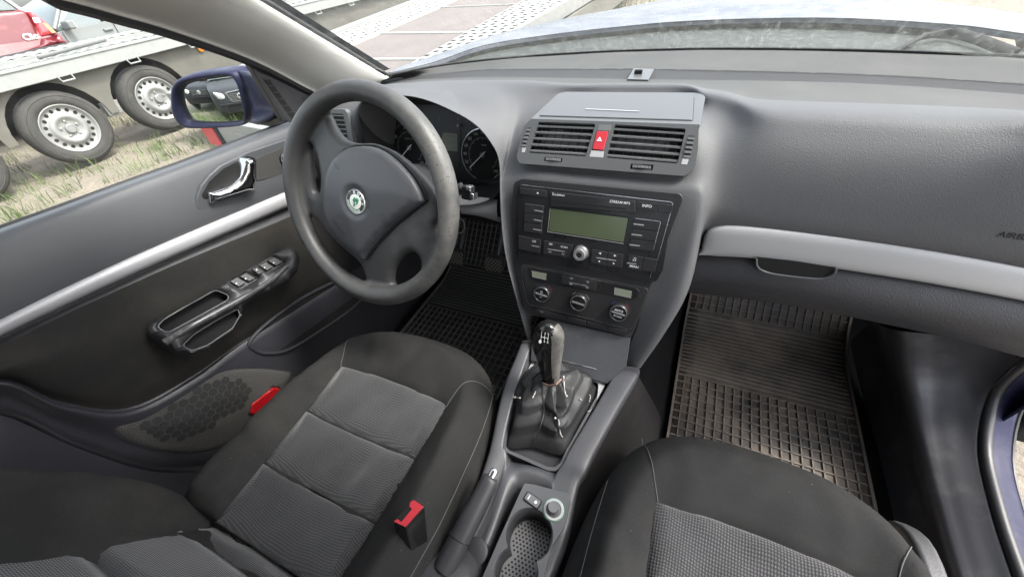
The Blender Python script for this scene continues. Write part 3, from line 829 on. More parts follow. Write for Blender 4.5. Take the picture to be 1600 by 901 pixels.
# ---------------------------------------------------------------- steering wheel
TW = .4137
FW = Frame((-.3566, .0303, .6594), (1, 0, 0), (0, math.sin(TW), math.cos(TW)))
Q = lambda x, y: (400+x*.44400, 90+y*.444)
whl = thing('steering_wheel', 'worn dark grey four spoke steering wheel with green and silver winged arrow badge', 'steering wheel', FW.O)
sw = MB()
RW, rw = .1697, .0170
ring = []
vs = []
for i in range(96):
    a = 2*math.pi*i/96
    for k in range(16):
        b = 2*math.pi*k/16
        rr = rw*(1+.05*math.sin(3*a))
        vs.append(FW.w((RW+rr*math.cos(b))*math.cos(a), (RW+rr*math.cos(b))*math.sin(a), rr*1.05*math.sin(b)))
sw.add(vs, grid_faces(96, 16, True, True))
def wq(pts, h=0): return [FW.uv(*Q(*p), h) for p in pts]
# spokes + hub shell
hs = -.004
h_a = cr(wq([(178, 300), (200, 335), (214, 375), (221, 430), (216, 475), (196, 478), (186, 440), (182, 380)], hs), 5, True)
h_b = cr(wq([(150, 548), (195, 566), (226, 592), (262, 638), (314, 684), (360, 726), (374, 765), (380, 808), (330, 795), (265, 750), (205, 690), (165, 620)], hs), 5, True)
h_c = cr(wq([(478, 808), (474, 770), (484, 735), (510, 702), (545, 686), (565, 700), (572, 735), (560, 768), (525, 795)], hs), 5, True)
arc_a = wq([(612, 640)], hs)[0]; arc_b = wq([(250, 212)], hs)[0]
a0 = math.atan2(arc_a[1], arc_a[0]); a1 = math.atan2(arc_b[1], arc_b[0])-2*math.pi
while a1 > a0: a1 -= 2*math.pi
arc = [(.166*math.cos(a0+(a1-a0)*k/60), .166*math.sin(a0+(a1-a0)*k/60)) for k in range(61)]
topc = cr([arc[-1]]+wq([(268, 248), (300, 288), (350, 302), (400, 302), (455, 322), (505, 352), (560, 398), (605, 450), (632, 500), (640, 560), (620, 600)], hs)+[arc[0]], 5)[1:-1]
outl = arc+topc
def hubh(Pt, D):
    r = np.hypot(Pt[:, 0], Pt[:, 1])
    base = .000+.007*np.clip(1-(r/.16)**2, 0, 1)
    return -.006+base+edge_round(D, .011, .010)-.010
V1 = pillow('tmp', [outl, h_a, h_b, h_c], hubh, FW.w, M['leather'], None, step=.006, w=.011, skirt=-.022)
me = V1.data; off = V1.location
sw.add([v.co+off for v in me.vertices], [list(p.vertices) for p in me.polygons])
v_, f_ = triang([outl, h_a, h_b, h_c]); sw.add([FW.w(p.x, p.y, -.022) for p in v_], f_)
bpy.data.objects.remove(V1)
rim = sw.go('rim_and_spokes', M['leather'], whl, sharp=0)
md = rim.modifiers.new('remesh', 'REMESH'); md.mode = 'VOXEL'; md.voxel_size = .0028; md.use_smooth_shade = True
md = rim.modifiers.new('smooth', 'SMOOTH'); md.factor = .5; md.iterations = 14
# airbag cover
cov = wq([(226, 478), (232, 430), (245, 385), (262, 352), (295, 325), (335, 311), (398, 310), (440, 328), (475, 352), (510, 385), (545, 425), (568, 465), (583, 508), (540, 542), (480, 592), (420, 652), (373, 713), (345, 695), (310, 665), (275, 628), (248, 595), (230, 545)], .012)
cov = cr(rnd(cov, [0]*12+[.003]+[0]*3+[.003]+[0]*5, 3), 2, True)
ec = FW.uv(*Q(343, 508), .022)
def covh(Pt, D):
    r = np.hypot(Pt[:, 0]-ec[0], Pt[:, 1]-ec[1])
    h = .006+edge_round(D, .014, .008)+.006*np.clip(D/.06, 0, 1)
    rr = np.clip((.0285-r)/.006, 0, 1)
    return h-.004*rr
co = pillow('airbag_cover', [cov], covh, FW.w, M['hub'], whl, step=.0036, w=.012, skirt=-.012, sharp=0)
md = co.modifiers.new('smooth', 'SMOOTH'); md.factor = .5; md.iterations = 6
big = [((p[0]-ec[0])*1.022+ec[0], (p[1]-ec[1])*1.022+ec[1]) for p in cov]
plate('cover_gap', FW, big[::2], -.006, .0028, M['void'], whl)
hE = .0185
FE = Frame(FW.w(ec[0], ec[1], hE-.0025), FW.U*math.cos(-.55)+FW.V*math.sin(-.55), FW.V*math.cos(-.55)-FW.U*math.sin(-.55))
bd = mesh('badge', *lathe([(.0205, -.004), (.0205, .001), (.0195, .0022), (.0185, .0016), (.0001, .0016)], FE, n=48), M['badge_silver'], co)
mesh('badge_ring', *arcband(FE, 0, 0, .0125, .0188, 0, 360, .0018), M['badge_black'], bd, smooth=False)
for i, s in enumerate('ŠKODA'):
    a = rad(90-(i-2)*33)
    mesh('badge_letter', *text_data(s, FE, .0156*math.cos(a), .0156*math.sin(a), .0068, a-math.pi/2, .0021, bold=.03), M['badge_silver'], bd, smooth=False)
mesh('badge_laurel', *arcband(FE, 0, 0, .0135, .0178, 205, 335, .0021), mat('badge_laurel', (.35, .45, .38), .4, var=.6, vscale=700), bd, smooth=False)
mesh('badge_disc', *lathe([(.0122, .001), (.0122, .0023), (.0001, .0026)], FE, n=40), mat('badge_white', (.8, .81, .76), .3), bd)
arrow = [(-.0015, -.0085), (.0012, -.0085), (.0010, -.003), (.004, -.0035), (.0062, .000), (.0065, .006), (.0045, .0082), (.0042, .0045), (.0028, .0088), (.0022, .0048), (.0005, .0088), (.0, .0045), (-.003, .007), (-.0045, .004), (-.0052, -.0005), (-.003, -.0012), (-.0012, -.003)]
arrow = rot2(arrow, .15)
plate('badge_arrow', FE, arrow, .0024, .0031, M['green'], bd)
mesh('badge_eye', *lathe([(.0012, .0031), (.0012, .0034), (.0001, .0034)], FE, .0022, -.0005, n=12), mat('badge_white2', (.8, .81, .76), .3), bd)
# pressed marks on the cover
def press(pts, h=.0172):
    mb = MB()
    for s in pts:
        for a, b in zip(s[:-1], s[1:]):
            mb.add(*line2(FW, a, b, .0007, h))
    return mb.go('pressed_mark', M['void'], co, smooth=False)
fm = Frame(FW.w(0, 0, .0), FE.U, FE.V)
u, v = FW.uv(*Q(292, 597), .016)
v_, f_ = text_data('AIRBAG', FW, u, v, .0105, -.78, .0172); mesh('airbag_lettering', v_, f_, M['dial'], co, smooth=False)
u, v = FW.uv(*Q(283, 378), .016); press([[(u-.004, v+.006), (u+.001, v-.004), (u+.007, v-.006)], [(u+.005, v+.001), (u+.007, v+.001)]], .0176)
u, v = FW.uv(*Q(447, 555), .018); press([[(u-.005, v-.005), (u-.003, v+.002), (u+.004, v-.001), (u+.006, v-.006), (u+.001, v-.007), (u-.001, v-.003)]], .0182)

# rubbed, paler foam on the right half of the rim, with dark pits
def rubbed(m):
    nt = m.node_tree; N = nt.nodes; L = nt.links; b = N['Principled BSDF']
    src = b.inputs['Base Color'].links[0].from_socket
    tc = N.new('ShaderNodeTexCoord'); sp = N.new('ShaderNodeSeparateXYZ'); L.new(tc.outputs['Object'], sp.inputs[0])
    r = N.new('ShaderNodeMapRange'); r.inputs[1].default_value = .04; r.inputs[2].default_value = .15; L.new(sp.outputs['X'], r.inputs[0])
    n = N.new('ShaderNodeTexNoise'); n.inputs['Scale'].default_value = 22; n.inputs['Detail'].default_value = 7; L.new(tc.outputs['Object'], n.inputs['Vector'])
    r2 = N.new('ShaderNodeMapRange'); r2.inputs[1].default_value = .36; r2.inputs[2].default_value = .6; r2.inputs[4].default_value = .8; L.new(n.outputs['Fac'], r2.inputs[0])
    mm = N.new('ShaderNodeMath'); mm.operation = 'MULTIPLY'; L.new(r.outputs[0], mm.inputs[0]); L.new(r2.outputs[0], mm.inputs[1])
    mx = N.new('ShaderNodeMix'); mx.data_type = 'RGBA'; L.new(mm.outputs[0], mx.inputs[0]); L.new(src, mx.inputs[6]); mx.inputs[7].default_value = (.115, .113, .105, 1)
    v = N.new('ShaderNodeTexNoise'); v.inputs['Scale'].default_value = 260; v.inputs['Detail'].default_value = 3; L.new(tc.outputs['Object'], v.inputs['Vector'])
    r3 = N.new('ShaderNodeMapRange'); r3.inputs[1].default_value = .60; r3.inputs[2].default_value = .66; L.new(v.outputs['Fac'], r3.inputs[0])
    m3 = N.new('ShaderNodeMath'); m3.operation = 'MULTIPLY'; L.new(mm.outputs[0], m3.inputs[0]); L.new(r3.outputs[0], m3.inputs[1])
    m2 = N.new('ShaderNodeMix'); m2.data_type = 'RGBA'; L.new(m3.outputs[0], m2.inputs[0]); L.new(mx.outputs[2], m2.inputs[6]); m2.inputs[7].default_value = (.02, .02, .02, 1)
    L.new(m2.outputs[2], b.inputs['Base Color'])
rubbed(M['leather'])
# column shroud, stalks, ignition
colm = thing('steering_column', 'black steering column shroud behind the wheel with a silver tipped wiper stalk', 'steering column', (-.357, .12, .6))
ax = FW.N
fcS = Frame(FW.O-FW.N*.06, FW.U, FW.V)
v_, f_ = lathe([(.05, -.16), (.058, -.10), (.056, -.02), (.05, .022), (.02, .024)], fcS, n=40); mesh('column_shroud', v_, f_, M['dash2'], colm)
v_, f_ = lathe([(.034, .02), (.030, .045)], fcS, n=32); mesh('column_hub', v_, f_, M['void'], colm)
s0 = FW.w(.055, -.01, -.085); s1 = at(722, 292, y=.12); s2 = at(738, 300, y=.105)
v_, f_ = tube([s0, (s0+s1)/2+Vector((0, 0, .002)), s1], [.008, .007, .0085], 12, sq=.7); stk = mesh('wiper_stalk', v_, f_, M['dash2'], colm)
fst = Frame(at(733, 300, y=.115), (at(752, 303, y=.115)-at(722, 297, y=.115)), (0, .3, 1))
mesh('stalk_tip', *box(fst, -.012, .008, -.013, .011, -.008, .008), M['black'], stk, bevel=.003)
mesh('stalk_button', *box(fst, .006, .0135, -.010, .001, -.007, .0095), M['chrome'], stk, bevel=.0015)
mesh('stalk_button', *box(fst, -.002, .007, .0045, .012, -.004, .0095), M['alu'], stk, bevel=.0015)
s3 = FW.w(-.06, .0, -.085)
v_, f_ = tube([s3, s3+Vector((-.05, 0, .012)), s3+Vector((-.11, .0, .02))], [.008, .007, .009], 12, sq=.7); mesh('indicator_stalk', v_, f_, M['dash2'], colm)
# ignition ring
fi = Frame(at(716, 352, y=.12), (1, 0, 0), FW.V); mesh('ignition_ring', *arcband(fi, 0, 0, .014, .0155, 0, 360, 0), M['alu'], colm, smooth=False)
0 and mesh('ignition_barrel', *lathe([(.0145, -.03), (.0145, -.001), (.001, -.001)], fi, n=24), M['dash2'], colm)
# lower dash on the driver's side
rows = []
for x0, dy in ((-.70, 0), (-.55, 0), (-.36, 0), (-.24, 0), (-.165, .0)):
    rows.append([Vector((x0, .25, .59)), Vector((x0, .26, .56)), Vector((x0, .28, .50)), Vector((x0, .31, .45)), Vector((x0, .38, .42)), Vector((x0, .55, .40))])
loft('knee_panel', rows, M['dash2'], dash, sharp=0)
tp = [(718, 306), (740, 308), (760, 310), (777, 313)]; bp_ = [(722, 334), (745, 337), (765, 342), (780, 347)]
ra = [at(*p, y=.195) for p in tp]; rb_ = [at(*p, y=.185) for p in bp_]
loft('silver_trim', [[p+Vector((0, .006, -.006)) for p in ra], ra, [(p+q)/2+Vector((0, -.006, 0)) for p, q in zip(ra, rb_)], rb_, [p+Vector((0, .015, 0)) for p in rb_]], M['silver'], dash, n=3, m=3)

# ================================================================ fabrics and rubber
def fabric_dots(name, base, dot, pitch=.0042, rough=.95, bump=.5):
    m = mat(name, base, rough, sheen=.25, spec=.15)
    nt = m.node_tree; N = nt.nodes; L = nt.links; b = N['Principled BSDF']
    tc = N.new('ShaderNodeTexCoord'); sp = N.new('ShaderNodeSeparateXYZ'); L.new(tc.outputs['Object'], sp.inputs[0])
    def mth(op, a, c=None):
        n = N.new('ShaderNodeMath'); n.operation = op
        for i, q in enumerate((a, c)):
            if q is None: continue
            if isinstance(q, (int, float)): n.inputs[i].default_value = q
            else: L.new(q, n.inputs[i])
        return n.outputs[0]
    yz = mth('SUBTRACT', sp.outputs['Y'], sp.outputs['Z'])
    k = 2*math.pi/pitch
    a = mth('SINE', mth('MULTIPLY', mth('ADD', sp.outputs['X'], yz), k*.5)); c = mth('SINE', mth('MULTIPLY', mth('SUBTRACT', sp.outputs['X'], yz), k*.5))
    p = mth('MULTIPLY', a, c)
    r = N.new('ShaderNodeMapRange'); r.inputs[1].default_value = .05; r.inputs[2].default_value = .6; L.new(p, r.inputs[0])
    n = N.new('ShaderNodeTexNoise'); n.inputs['Scale'].default_value = 9; n.inputs['Detail'].default_value = 5; L.new(tc.outputs['Object'], n.inputs['Vector'])
    nr = N.new('ShaderNodeMapRange'); nr.inputs[1].default_value = .3; nr.inputs[2].default_value = .7; nr.inputs[3].default_value = .82; nr.inputs[4].default_value = 1.25; L.new(n.outputs['Fac'], nr.inputs[0])
    mx = N.new('ShaderNodeMix'); mx.data_type = 'RGBA'; L.new(r.outputs[0], mx.inputs[0]); mx.inputs[6].default_value = (*base, 1); mx.inputs[7].default_value = (*dot, 1)
    m2 = N.new('ShaderNodeMix'); m2.data_type = 'RGBA'; m2.blend_type = 'MULTIPLY'; m2.inputs[0].default_value = 1; L.new(mx.outputs[2], m2.inputs[6]); L.new(nr.outputs[0], m2.inputs[7])
    L.new(m2.outputs[2], b.inputs['Base Color'])
    bp = N.new('ShaderNodeBump'); bp.inputs['Strength'].default_value = bump; bp.inputs['Distance'].default_value = .0012; L.new(p, bp.inputs['Height']); L.new(bp.outputs[0], b.inputs['Normal'])
    return m
def fabric_knit(name, base, dirt=.35, dcol=(.06, .056, .05), rough=.96):
    """ribbed knit with lint and rubbed stains"""
    m = mat(name, base, rough, spec=.12, var=.2, vscale=6, dirt=dirt, dscale=4.5, dthr=(.48, .8), dcol=dcol)
    nt = m.node_tree; N = nt.nodes; L = nt.links; b = N['Principled BSDF']
    src = b.inputs['Base Color'].links[0].from_socket
    tc = N.new('ShaderNodeTexCoord'); w = N.new('ShaderNodeTexWave'); w.inputs['Scale'].default_value = 190; w.inputs['Distortion'].default_value = 14; w.inputs['Detail Scale'].default_value = 3; w.bands_direction = 'DIAGONAL'
    L.new(tc.outputs['Object'], w.inputs['Vector'])
    n = N.new('ShaderNodeTexNoise'); n.inputs['Scale'].default_value = 1400; L.new(tc.outputs['Object'], n.inputs['Vector'])
    ad = N.new('ShaderNodeMath'); ad.operation = 'MULTIPLY_ADD'; L.new(n.outputs['Fac'], ad.inputs[0]); ad.inputs[1].default_value = .8; L.new(w.outputs['Fac'], ad.inputs[2])
    r = N.new('ShaderNodeMapRange'); r.inputs[1].default_value = .2; r.inputs[2].default_value = 1.5; r.inputs[3].default_value = .78; r.inputs[4].default_value = 1.25; L.new(ad.outputs[0], r.inputs[0])
    mx = N.new('ShaderNodeMix'); mx.data_type = 'RGBA'; mx.blend_type = 'MULTIPLY'; mx.inputs[0].default_value = 1; L.new(src, mx.inputs[6]); L.new(r.outputs[0], mx.inputs[7])
    v = N.new('ShaderNodeTexVoronoi'); v.inputs['Scale'].default_value = 55; v.inputs['Randomness'].default_value = 1; L.new(tc.outputs['Object'], v.inputs['Vector'])
    lt = N.new('ShaderNodeMath'); lt.operation = 'LESS_THAN'; lt.inputs[1].default_value = .034; L.new(v.outputs['Distance'], lt.inputs[0])
    sp = N.new('ShaderNodeMix'); sp.data_type = 'RGBA'; L.new(lt.outputs[0], sp.inputs[0]); L.new(mx.outputs[2], sp.inputs[6]); sp.inputs[7].default_value = (.13, .125, .115, 1)
    L.new(sp.outputs[2], b.inputs['Base Color'])
    bp = N.new('ShaderNodeBump'); bp.inputs['Strength'].default_value = .5; bp.inputs['Distance'].default_value = .0006; L.new(ad.outputs[0], bp.inputs['Height']); L.new(bp.outputs[0], b.inputs['Normal'])
    return m
M['knit'] = fabric_knit('seat_fabric_dark', (.024, .0238, .0236), dirt=.6)
M['knit2'] = fabric_knit('seat_fabric_dark_clean', (.023, .023, .023), dirt=.25)
M['dots'] = fabric_dots('seat_fabric_dotted', (.033, .033, .035), (.074, .074, .077), .0037)
M['stitch'] = mat('stitch_thread', (.10, .10, .098), .8)
M['seatplastic'] = mat('seat_side_plastic', (.05, .05, .052), .42, bump=.3, scale=500, rvar=.06)
M['console'] = mat('console_plastic', (.066, .067, .073), .42, bump=.3, scale=850, rvar=.05, dirt=.2, dscale=30, dthr=(.62, .8), dcol=(.16, .155, .145), bdist=.0006)
M['rail'] = mat('console_rail_plastic', (.085, .086, .092), .38, bump=.28, scale=850, bdist=.0006)
M['leatherette'] = mat('boot_leatherette', (.021, .021, .022), .54, bump=.5, scale=420, bdist=.0006, spec=.4, rvar=.08)
M['frayed'] = mat('worn_backing', (.42, .40, .38), .9)
M['knobblack'] = mat('shift_knob_black', (.012, .012, .012), .10, rvar=.05)
M['knobworn'] = mat('shift_knob_worn', (.16, .155, .14), .35, bump=.4, scale=500, rvar=.1, dirt=.7, dscale=40, dthr=(.42, .6), dcol=(.05, .05, .048))
M['carpet'] = mat('floor_carpet', (.016, .016, .017), 1, bump=.9, scale=900, kind='noise', spec=.05, dirt=.5, dscale=12, dthr=(.55, .8), dcol=(.045, .038, .032), bdist=.002)
M['carpet2'] = mat('tunnel_carpet', (.028, .027, .027), 1, bump=.9, scale=900, kind='noise', spec=.05, dirt=.4, dscale=16, dthr=(.5, .8), dcol=(.06, .055, .05), bdist=.002)
M['rubber'] = mat('mat_rubber', (.026, .026, .027), .5, bump=.3, scale=260, kind='noise', dirt=.85, dscale=5, dthr=(.38, .62), dcol=(.18, .148, .12))
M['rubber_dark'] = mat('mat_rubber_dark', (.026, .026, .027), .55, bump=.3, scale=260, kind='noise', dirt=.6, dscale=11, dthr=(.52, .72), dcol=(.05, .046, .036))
M['rubber_rib'] = mat('mat_rib_dusty', (.085, .082, .078), .6, dirt=.8, dscale=5, dthr=(.36, .6), dcol=(.24, .205, .17))
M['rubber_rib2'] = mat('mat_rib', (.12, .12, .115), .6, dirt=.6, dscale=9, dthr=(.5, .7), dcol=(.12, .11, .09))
M['sill'] = mat('sill_trim_plastic', (.062, .062, .068), .40, bump=.2, scale=420, dirt=.7, dscale=9, dthr=(.52, .74), dcol=(.15, .15, .155), rvar=.08)

# ================================================================ centre console
cons = thing('centre_console', 'dark grey plastic console between the front seats with cup holders and round power socket', 'console', (0, -.1, 0))
st = [ # left floor, left outer top, left inner, recess left, centre, recess right, right inner, right outer, right floor
 ((-.16, .14, .05), at(817, 531, z=.36), at(831, 533, z=.36), 0, at(967, 570, z=.36), at(997, 575, z=.36), (.19, .16, .05)),
 ((-.165, .06, .05), at(812, 545, z=.345), at(827, 547, z=.345), 0, at(960, 584, z=.345), at(990, 590, z=.345), (.19, .08, .05)),
 ((-.16, -.04, .05), at(787, 611, z=.32), at(803, 618, z=.32), 0, at(935, 628, z=.32), at(962, 638, z=.32), (.18, 0, .05)),
 ((-.15, -.12, .05), at(770, 688, z=.30), at(786, 690, z=.30), 0, at(893, 698, z=.30), at(927, 703, z=.30), (.165, -.09, .05)),
 ((-.145, -.15, .05), at(763, 715, z=.295), at(790, 706, z=.295), 1, at(881, 722, z=.295), at(913, 733, z=.295), (.155, -.13, .05)),
 ((-.14, -.20, .05), at(750, 752, z=.29), at(785, 735, z=.288), 2, at(868, 752, z=.288), at(899, 760, z=.288), (.15, -.17, .05)),
 ((-.14, -.26, .05), (-.087, -.26, .285), (-.055, -.26, .275), 3, (.058, -.235, .283), (.075, -.235, .282), (.14, -.25, .05)),
 ((-.14, -.33, .05), (-.09, -.33, .285), (-.06, -.33, .277), 3, (.052, -.32, .283), (.067, -.32, .282), (.13, -.34, .05)),
 ((-.14, -.45, .05), (-.09, -.45, .285), (-.07, -.45, .28), 3, (.052, -.45, .283), (.067, -.45, .282), (.13, -.47, .05)),
 ((-.14, -.9, .05), (-.09, -.9, .285), (-.07, -.9, .28), 3, (.052, -.9, .283), (.067, -.9, .282), (.13, -.9, .05))]
R = []; SL = []; SR = []
for fl, lo, li, md, ri, ro, fr_ in st:
    fl, lo, li, ri, ro, fr_ = map(Vector, (fl, lo, li, ri, ro, fr_))
    zz = (li.z+ri.z)/2
    dz = [-.035, -.03, .0, 0][md]; 
    dn = Vector((0, 0, dz))
    a, b = li.lerp(ri, .06), li.lerp(ri, .94)
    c0, c1, c2 = li.lerp(ri, .2), li.lerp(ri, .4), li.lerp(ri, .7)
    if md == 3: c0 = Vector((-.030, li.y, li.z)); c1 = Vector((-.0225, li.y, li.z-.085)); c2 = Vector((.059, ri.y, ri.z-.085)); b = Vector((.0615, ri.y, ri.z-.005))
    else: c0 = c0+dn
    SL.append([lo+Vector((-.002, 0, -.022)), (fl+lo)/2+Vector((-.004, 0, .02)), fl, fl+Vector((0, 0, -.08))]); SR.append([ro+Vector((.002, 0, -.022)), (fr_+ro)/2+Vector((-.012, 0, .02)), fr_, fr_+Vector((0, 0, -.08))])
    R.append([lo+Vector((-.003, 0, -.03)), lo+Vector((-.004, 0, -.008)), lo+Vector((.002, 0, 0)), li+Vector((-.003, 0, 0)), li+Vector((.001, 0, -.005)) if md < 2 else li.lerp(ri, .03), a+dn, c0, c1+dn, c2+dn, b+dn, ri+Vector((-.001, 0, -.005)) if md < 2 else li.lerp(ri, .97), ri+Vector((.003, 0, 0)), ro+Vector((-.002, 0, 0)), ro+Vector((.004, 0, -.008)), ro+Vector((.003, 0, -.03))])
body = loft('console_body', R, M['console'], cons, n=3, m=5, sharp=0)
loft('carpeted_side', SL, M['carpet2'], cons, n=4, m=4, sharp=0); loft('carpeted_side', SR, M['carpet2'], cons, n=4, m=4, sharp=0)
# boot surround: chamfered lip, pale plate ahead of the boot, flap of the tray
FCo = Frame((0, -.05, .303), (1, 0, 0), (0, 1, .21))
S6 = lambda x, y: (600+x*.4672, 480+y*.4672)
def c6(pts, fr=FCo, h=0): return [fr.uv(*S6(*p), h) for p in pts]
lipo = rnd(c6([(395, 470), (398, 430), (418, 350), (498, 178), (745, 254), (618, 482), (598, 530), (575, 548), (545, 545), (410, 485)]), .006)
lipi = rnd(c6([(405, 462), (408, 430), (428, 352), (504, 188), (732, 260), (610, 476), (590, 520), (570, 535), (545, 532), (418, 477)]), .006)
plate('boot_frame', FCo, [lipo, lipi], -.014, .002, M['rail'], cons, bevel=.0012)
plate('boot_well', FCo, lipo, -.03, -.016, M['dash2'], cons)
plate('boot_plate', FCo, [rnd(c6([(436, 318), (497, 180), (743, 255), (690, 350)]), .002), cr(c6([(450, 330), (468, 250), (500, 200), (600, 215), (700, 245), (716, 275), (690, 345), (570, 360)]), 4, True)], -.006, .0035, M['silver'], cons, bevel=.0008)
ffl = Frame(at(882, 545, y=.055), (1, 0, 0), (0, .62, .78))
p6 = [ffl.uv(*p) for p in [(831, 532), (853, 497), (985, 528), (978, 573), (949, 599), (829, 563)]]
flap = plate('tray_flap', ffl, rnd(p6, .002), -.004, .0, M['smooth2'] if 'smooth2' in M else mat('flap_plastic', (.060, .062, .068), .3, rvar=.06), cons, bevel=.001)
a, b = ffl.uv(880, 563), ffl.uv(932, 576)
mesh('flap_strip', *box(Frame(ffl.w(*a), ffl.w(*b)-ffl.w(*a), ffl.V), 0, (Vector(b)-Vector(a)).length, -.0008, .0008, -.001, .0014), M['alu'], flap)
# cup holder plate
FK = Frame((0, -.22, .290), (1, 0, 0), (0, 1, .02))
def k6(pts): return [FK.uv(*S6(*p)) for p in pts]
pl = k6([(470, 588), (500, 592), (615, 622), (625, 650), (600, 740), (560, 800), (535, 901)])+[(FK.uv(*S6(520, 960))), FK.uv(*S6(270, 1000)), FK.uv(*S6(330, 901)), FK.uv(*S6(400, 740))]
k1 = FK.uv(*S6(485, 757)); k2 = FK.uv(*S6(440, 885))
u8 = []
r1, r2 = .0365, .033
th_ = math.atan2(k2[1]-k1[1], k2[0]-k1[0])
ca = circ(*k1, r1, 40); cb_ = circ(*k2, r2, 40)
u8 = [p for p in ca if math.hypot(p[0]-k2[0], p[1]-k2[1]) > r2]
u9 = [p for p in cb_ if math.hypot(p[0]-k1[0], p[1]-k1[1]) > r1]
allp = u8+u9; cx_ = (k1[0]+k2[0])/2; cy_ = (k1[1]+k2[1])/2
def ang8(p):
    return math.atan2(p[1]-cy_, p[0]-cx_)
i8 = sorted(allp, key=ang8)
plt_ = plate('cup_holder_plate', FK, [rnd(pl, .004), i8], -.006, .0015, M['rail'], cons, bevel=.0010)
n = len(i8)
vs = [FK.w(p[0], p[1], 0) for p in i8]+[FK.w(k1[0]+(p[0]-cx_)*.93+(cx_-k1[0]), k1[1]+(p[1]-cy_)*.93+(cy_-k1[1]), -.048) for p in i8]
cw = mesh('cup_holder', vs, grid_faces(2, n, cv=True), M['dash2'], plt_, solid=.001)
V_, F_ = triang([i8]); mesh('cup_floor', [FK.w(p.x, p.y, -.046) for p in V_], F_, mat('cup_floor_rubber', (.17, .17, .175), .5), cw)
mb = MB()
for i in range(-9, 10):
    for j in range(-16, 14):
        u, v = cx_+i*.0062+(j % 2)*.0031, cy_+j*.0054
        if (math.hypot(u-k1[0], v-k1[1]) < r1*.86 or math.hypot(u-k2[0], v-k2[1]) < r2*.86): mb.add(*flat(FK, rect(u, v, .0030, .0028), -.0452))
o = mb.go('cup_floor_dimples', M['void'], cw, smooth=False); o['kind'] = 'stuff'
# double switch and 12 V socket
sq_ = k6([(468, 632), (480, 620), (528, 645), (525, 672), (465, 648)])
swc = FK.uv(*S6(497, 646))
aa = -.22
b1 = plate('switch_frame', FK, rot2(rect(swc[0], swc[1], .0285, .016, .004), aa, swc), .0, .0035, M['void'], plt_, bevel=.0008)
b2 = plate('rocker_switch', FK, rot2(rect(swc[0], swc[1], .0255, .013, .003), aa, swc), .002, .0055, M['slat'], b1, bevel=.0012)
mesh('printed_mark', *flat(FK, rot2(rect(swc[0]-.0065, swc[1], .0018, .007), aa, swc), .0057), M['white'], b2, smooth=False)
mesh('printed_mark', *flat(FK, circ(swc[0]+.0065, swc[1]-.0015, .0024, 12), .0057), M['white'], b2, smooth=False)
sk = FK.uv(*S6(568, 677))
so_ = mesh('power_socket', *lathe([(.0165, .0), (.0165, .003), (.0155, .0042), (.0120, .0042), (.0115, .001)], FK, *sk, n=40), mat('socket_rim', (.42, .43, .43), .35), plt_)
mesh('socket_light_ring', *arcband(FK, *sk, .0162, .0176, 0, 360, .0019), mat('green_ring', (.03, .15, .085), .4), so_, smooth=False)
mesh('lighter_knob', *lathe([(.0112, 0), (.0112, .004), (.0088, .006), (.0090, .014), (.0080, .016), (.0001, .0158)], FK, *sk, n=32), M['slat'], so_)
# handbrake foot: hump with a slot, and the tray wall right of it
rows = []
for y, zc, w_ in ((-.27, .262, .02), (-.30, .285, .05), (-.34, .302, .066), (-.42, .312, .072), (-.60, .315, .075), (-.9, .315, .075)):
    rows.append([Vector((-.105-w_, y, .20)), Vector((-.10-w_*.85, y, zc-.02)), Vector((-.095-w_*.3, y, zc)), Vector((-.075+w_*.2, y, zc+.002)), Vector((-.06+w_*.45, y, zc-.008)), Vector((-.055+w_*.6, y, .25))])
hump = loft('handbrake_housing', rows, M['dash2'], cons, n=5, m=5, sharp=0)
rt_ = FK.uv(735, 862); mesh('rubber_plug', *lathe([(.019, -.012), (.019, .0), (.016, .002), (.001, .002)], Frame((-.045, -.295, .283), (1, 0, 0), (0, 1, .2)), n=32), M['dash2'], cons)

# ================================================================ gear lever
lev = thing('gear_lever', 'gear lever with worn black shift knob above a crumpled black leatherette boot', 'gear lever', (-.015, -.03, .29))
# boot: rings from the frame up to the collar
base = [FCo.w(p[0]*.97-.0005, p[1]*.97, -.004) for p in cr(c6([(412, 470), (411, 420), (432, 300), (490, 195), (600, 205), (700, 250), (712, 285), (650, 400), (610, 488), (560, 490), (500, 470)]), 12, True)]
colr = [at(845, 596, y=-.012), at(876, 596, y=-.012)]
topc_ = at(862, 590, y=-.012)
nB = len(base); cen = sum(base, Vector())/nB
rng = random.Random(3)
rings = []
NR = 40
kn = []                                   # fold lines run from the frame up to the collar, ridge and valley in turn
a_ = -math.pi
i_ = 0
while a_ < math.pi-.25:
    kn.append((a_, (1 if i_ % 2 == 0 else -1)*(.55+.65*rng.random()), rng.uniform(-.35, .35), rng.uniform(.35, .7)))
    a_ += rng.uniform(.30, .62); i_ += 1
if len(kn) % 2: kn.pop()
def fold(a, t):
    K_ = sorted(((k[0]+k[2]*math.sin(math.pi*t)+math.pi) % (2*math.pi)-math.pi, k[1], k[3]) for k in kn)
    prev = (K_[-1][0]-2*math.pi, K_[-1][1], K_[-1][2])
    for k in K_+[(K_[0][0]+2*math.pi, K_[0][1], K_[0][2])]:
        if a <= k[0]:
            q = (a-prev[0])/max(1e-6, k[0]-prev[0]); q = q*.55+.45*q*q*(3-2*q)
            va = prev[1]*max(0, 1-abs(t-prev[2])/.42)**.8; vb = k[1]*max(0, 1-abs(t-k[2])/.42)**.8
            return va+(vb-va)*q
        prev = k
    return 0
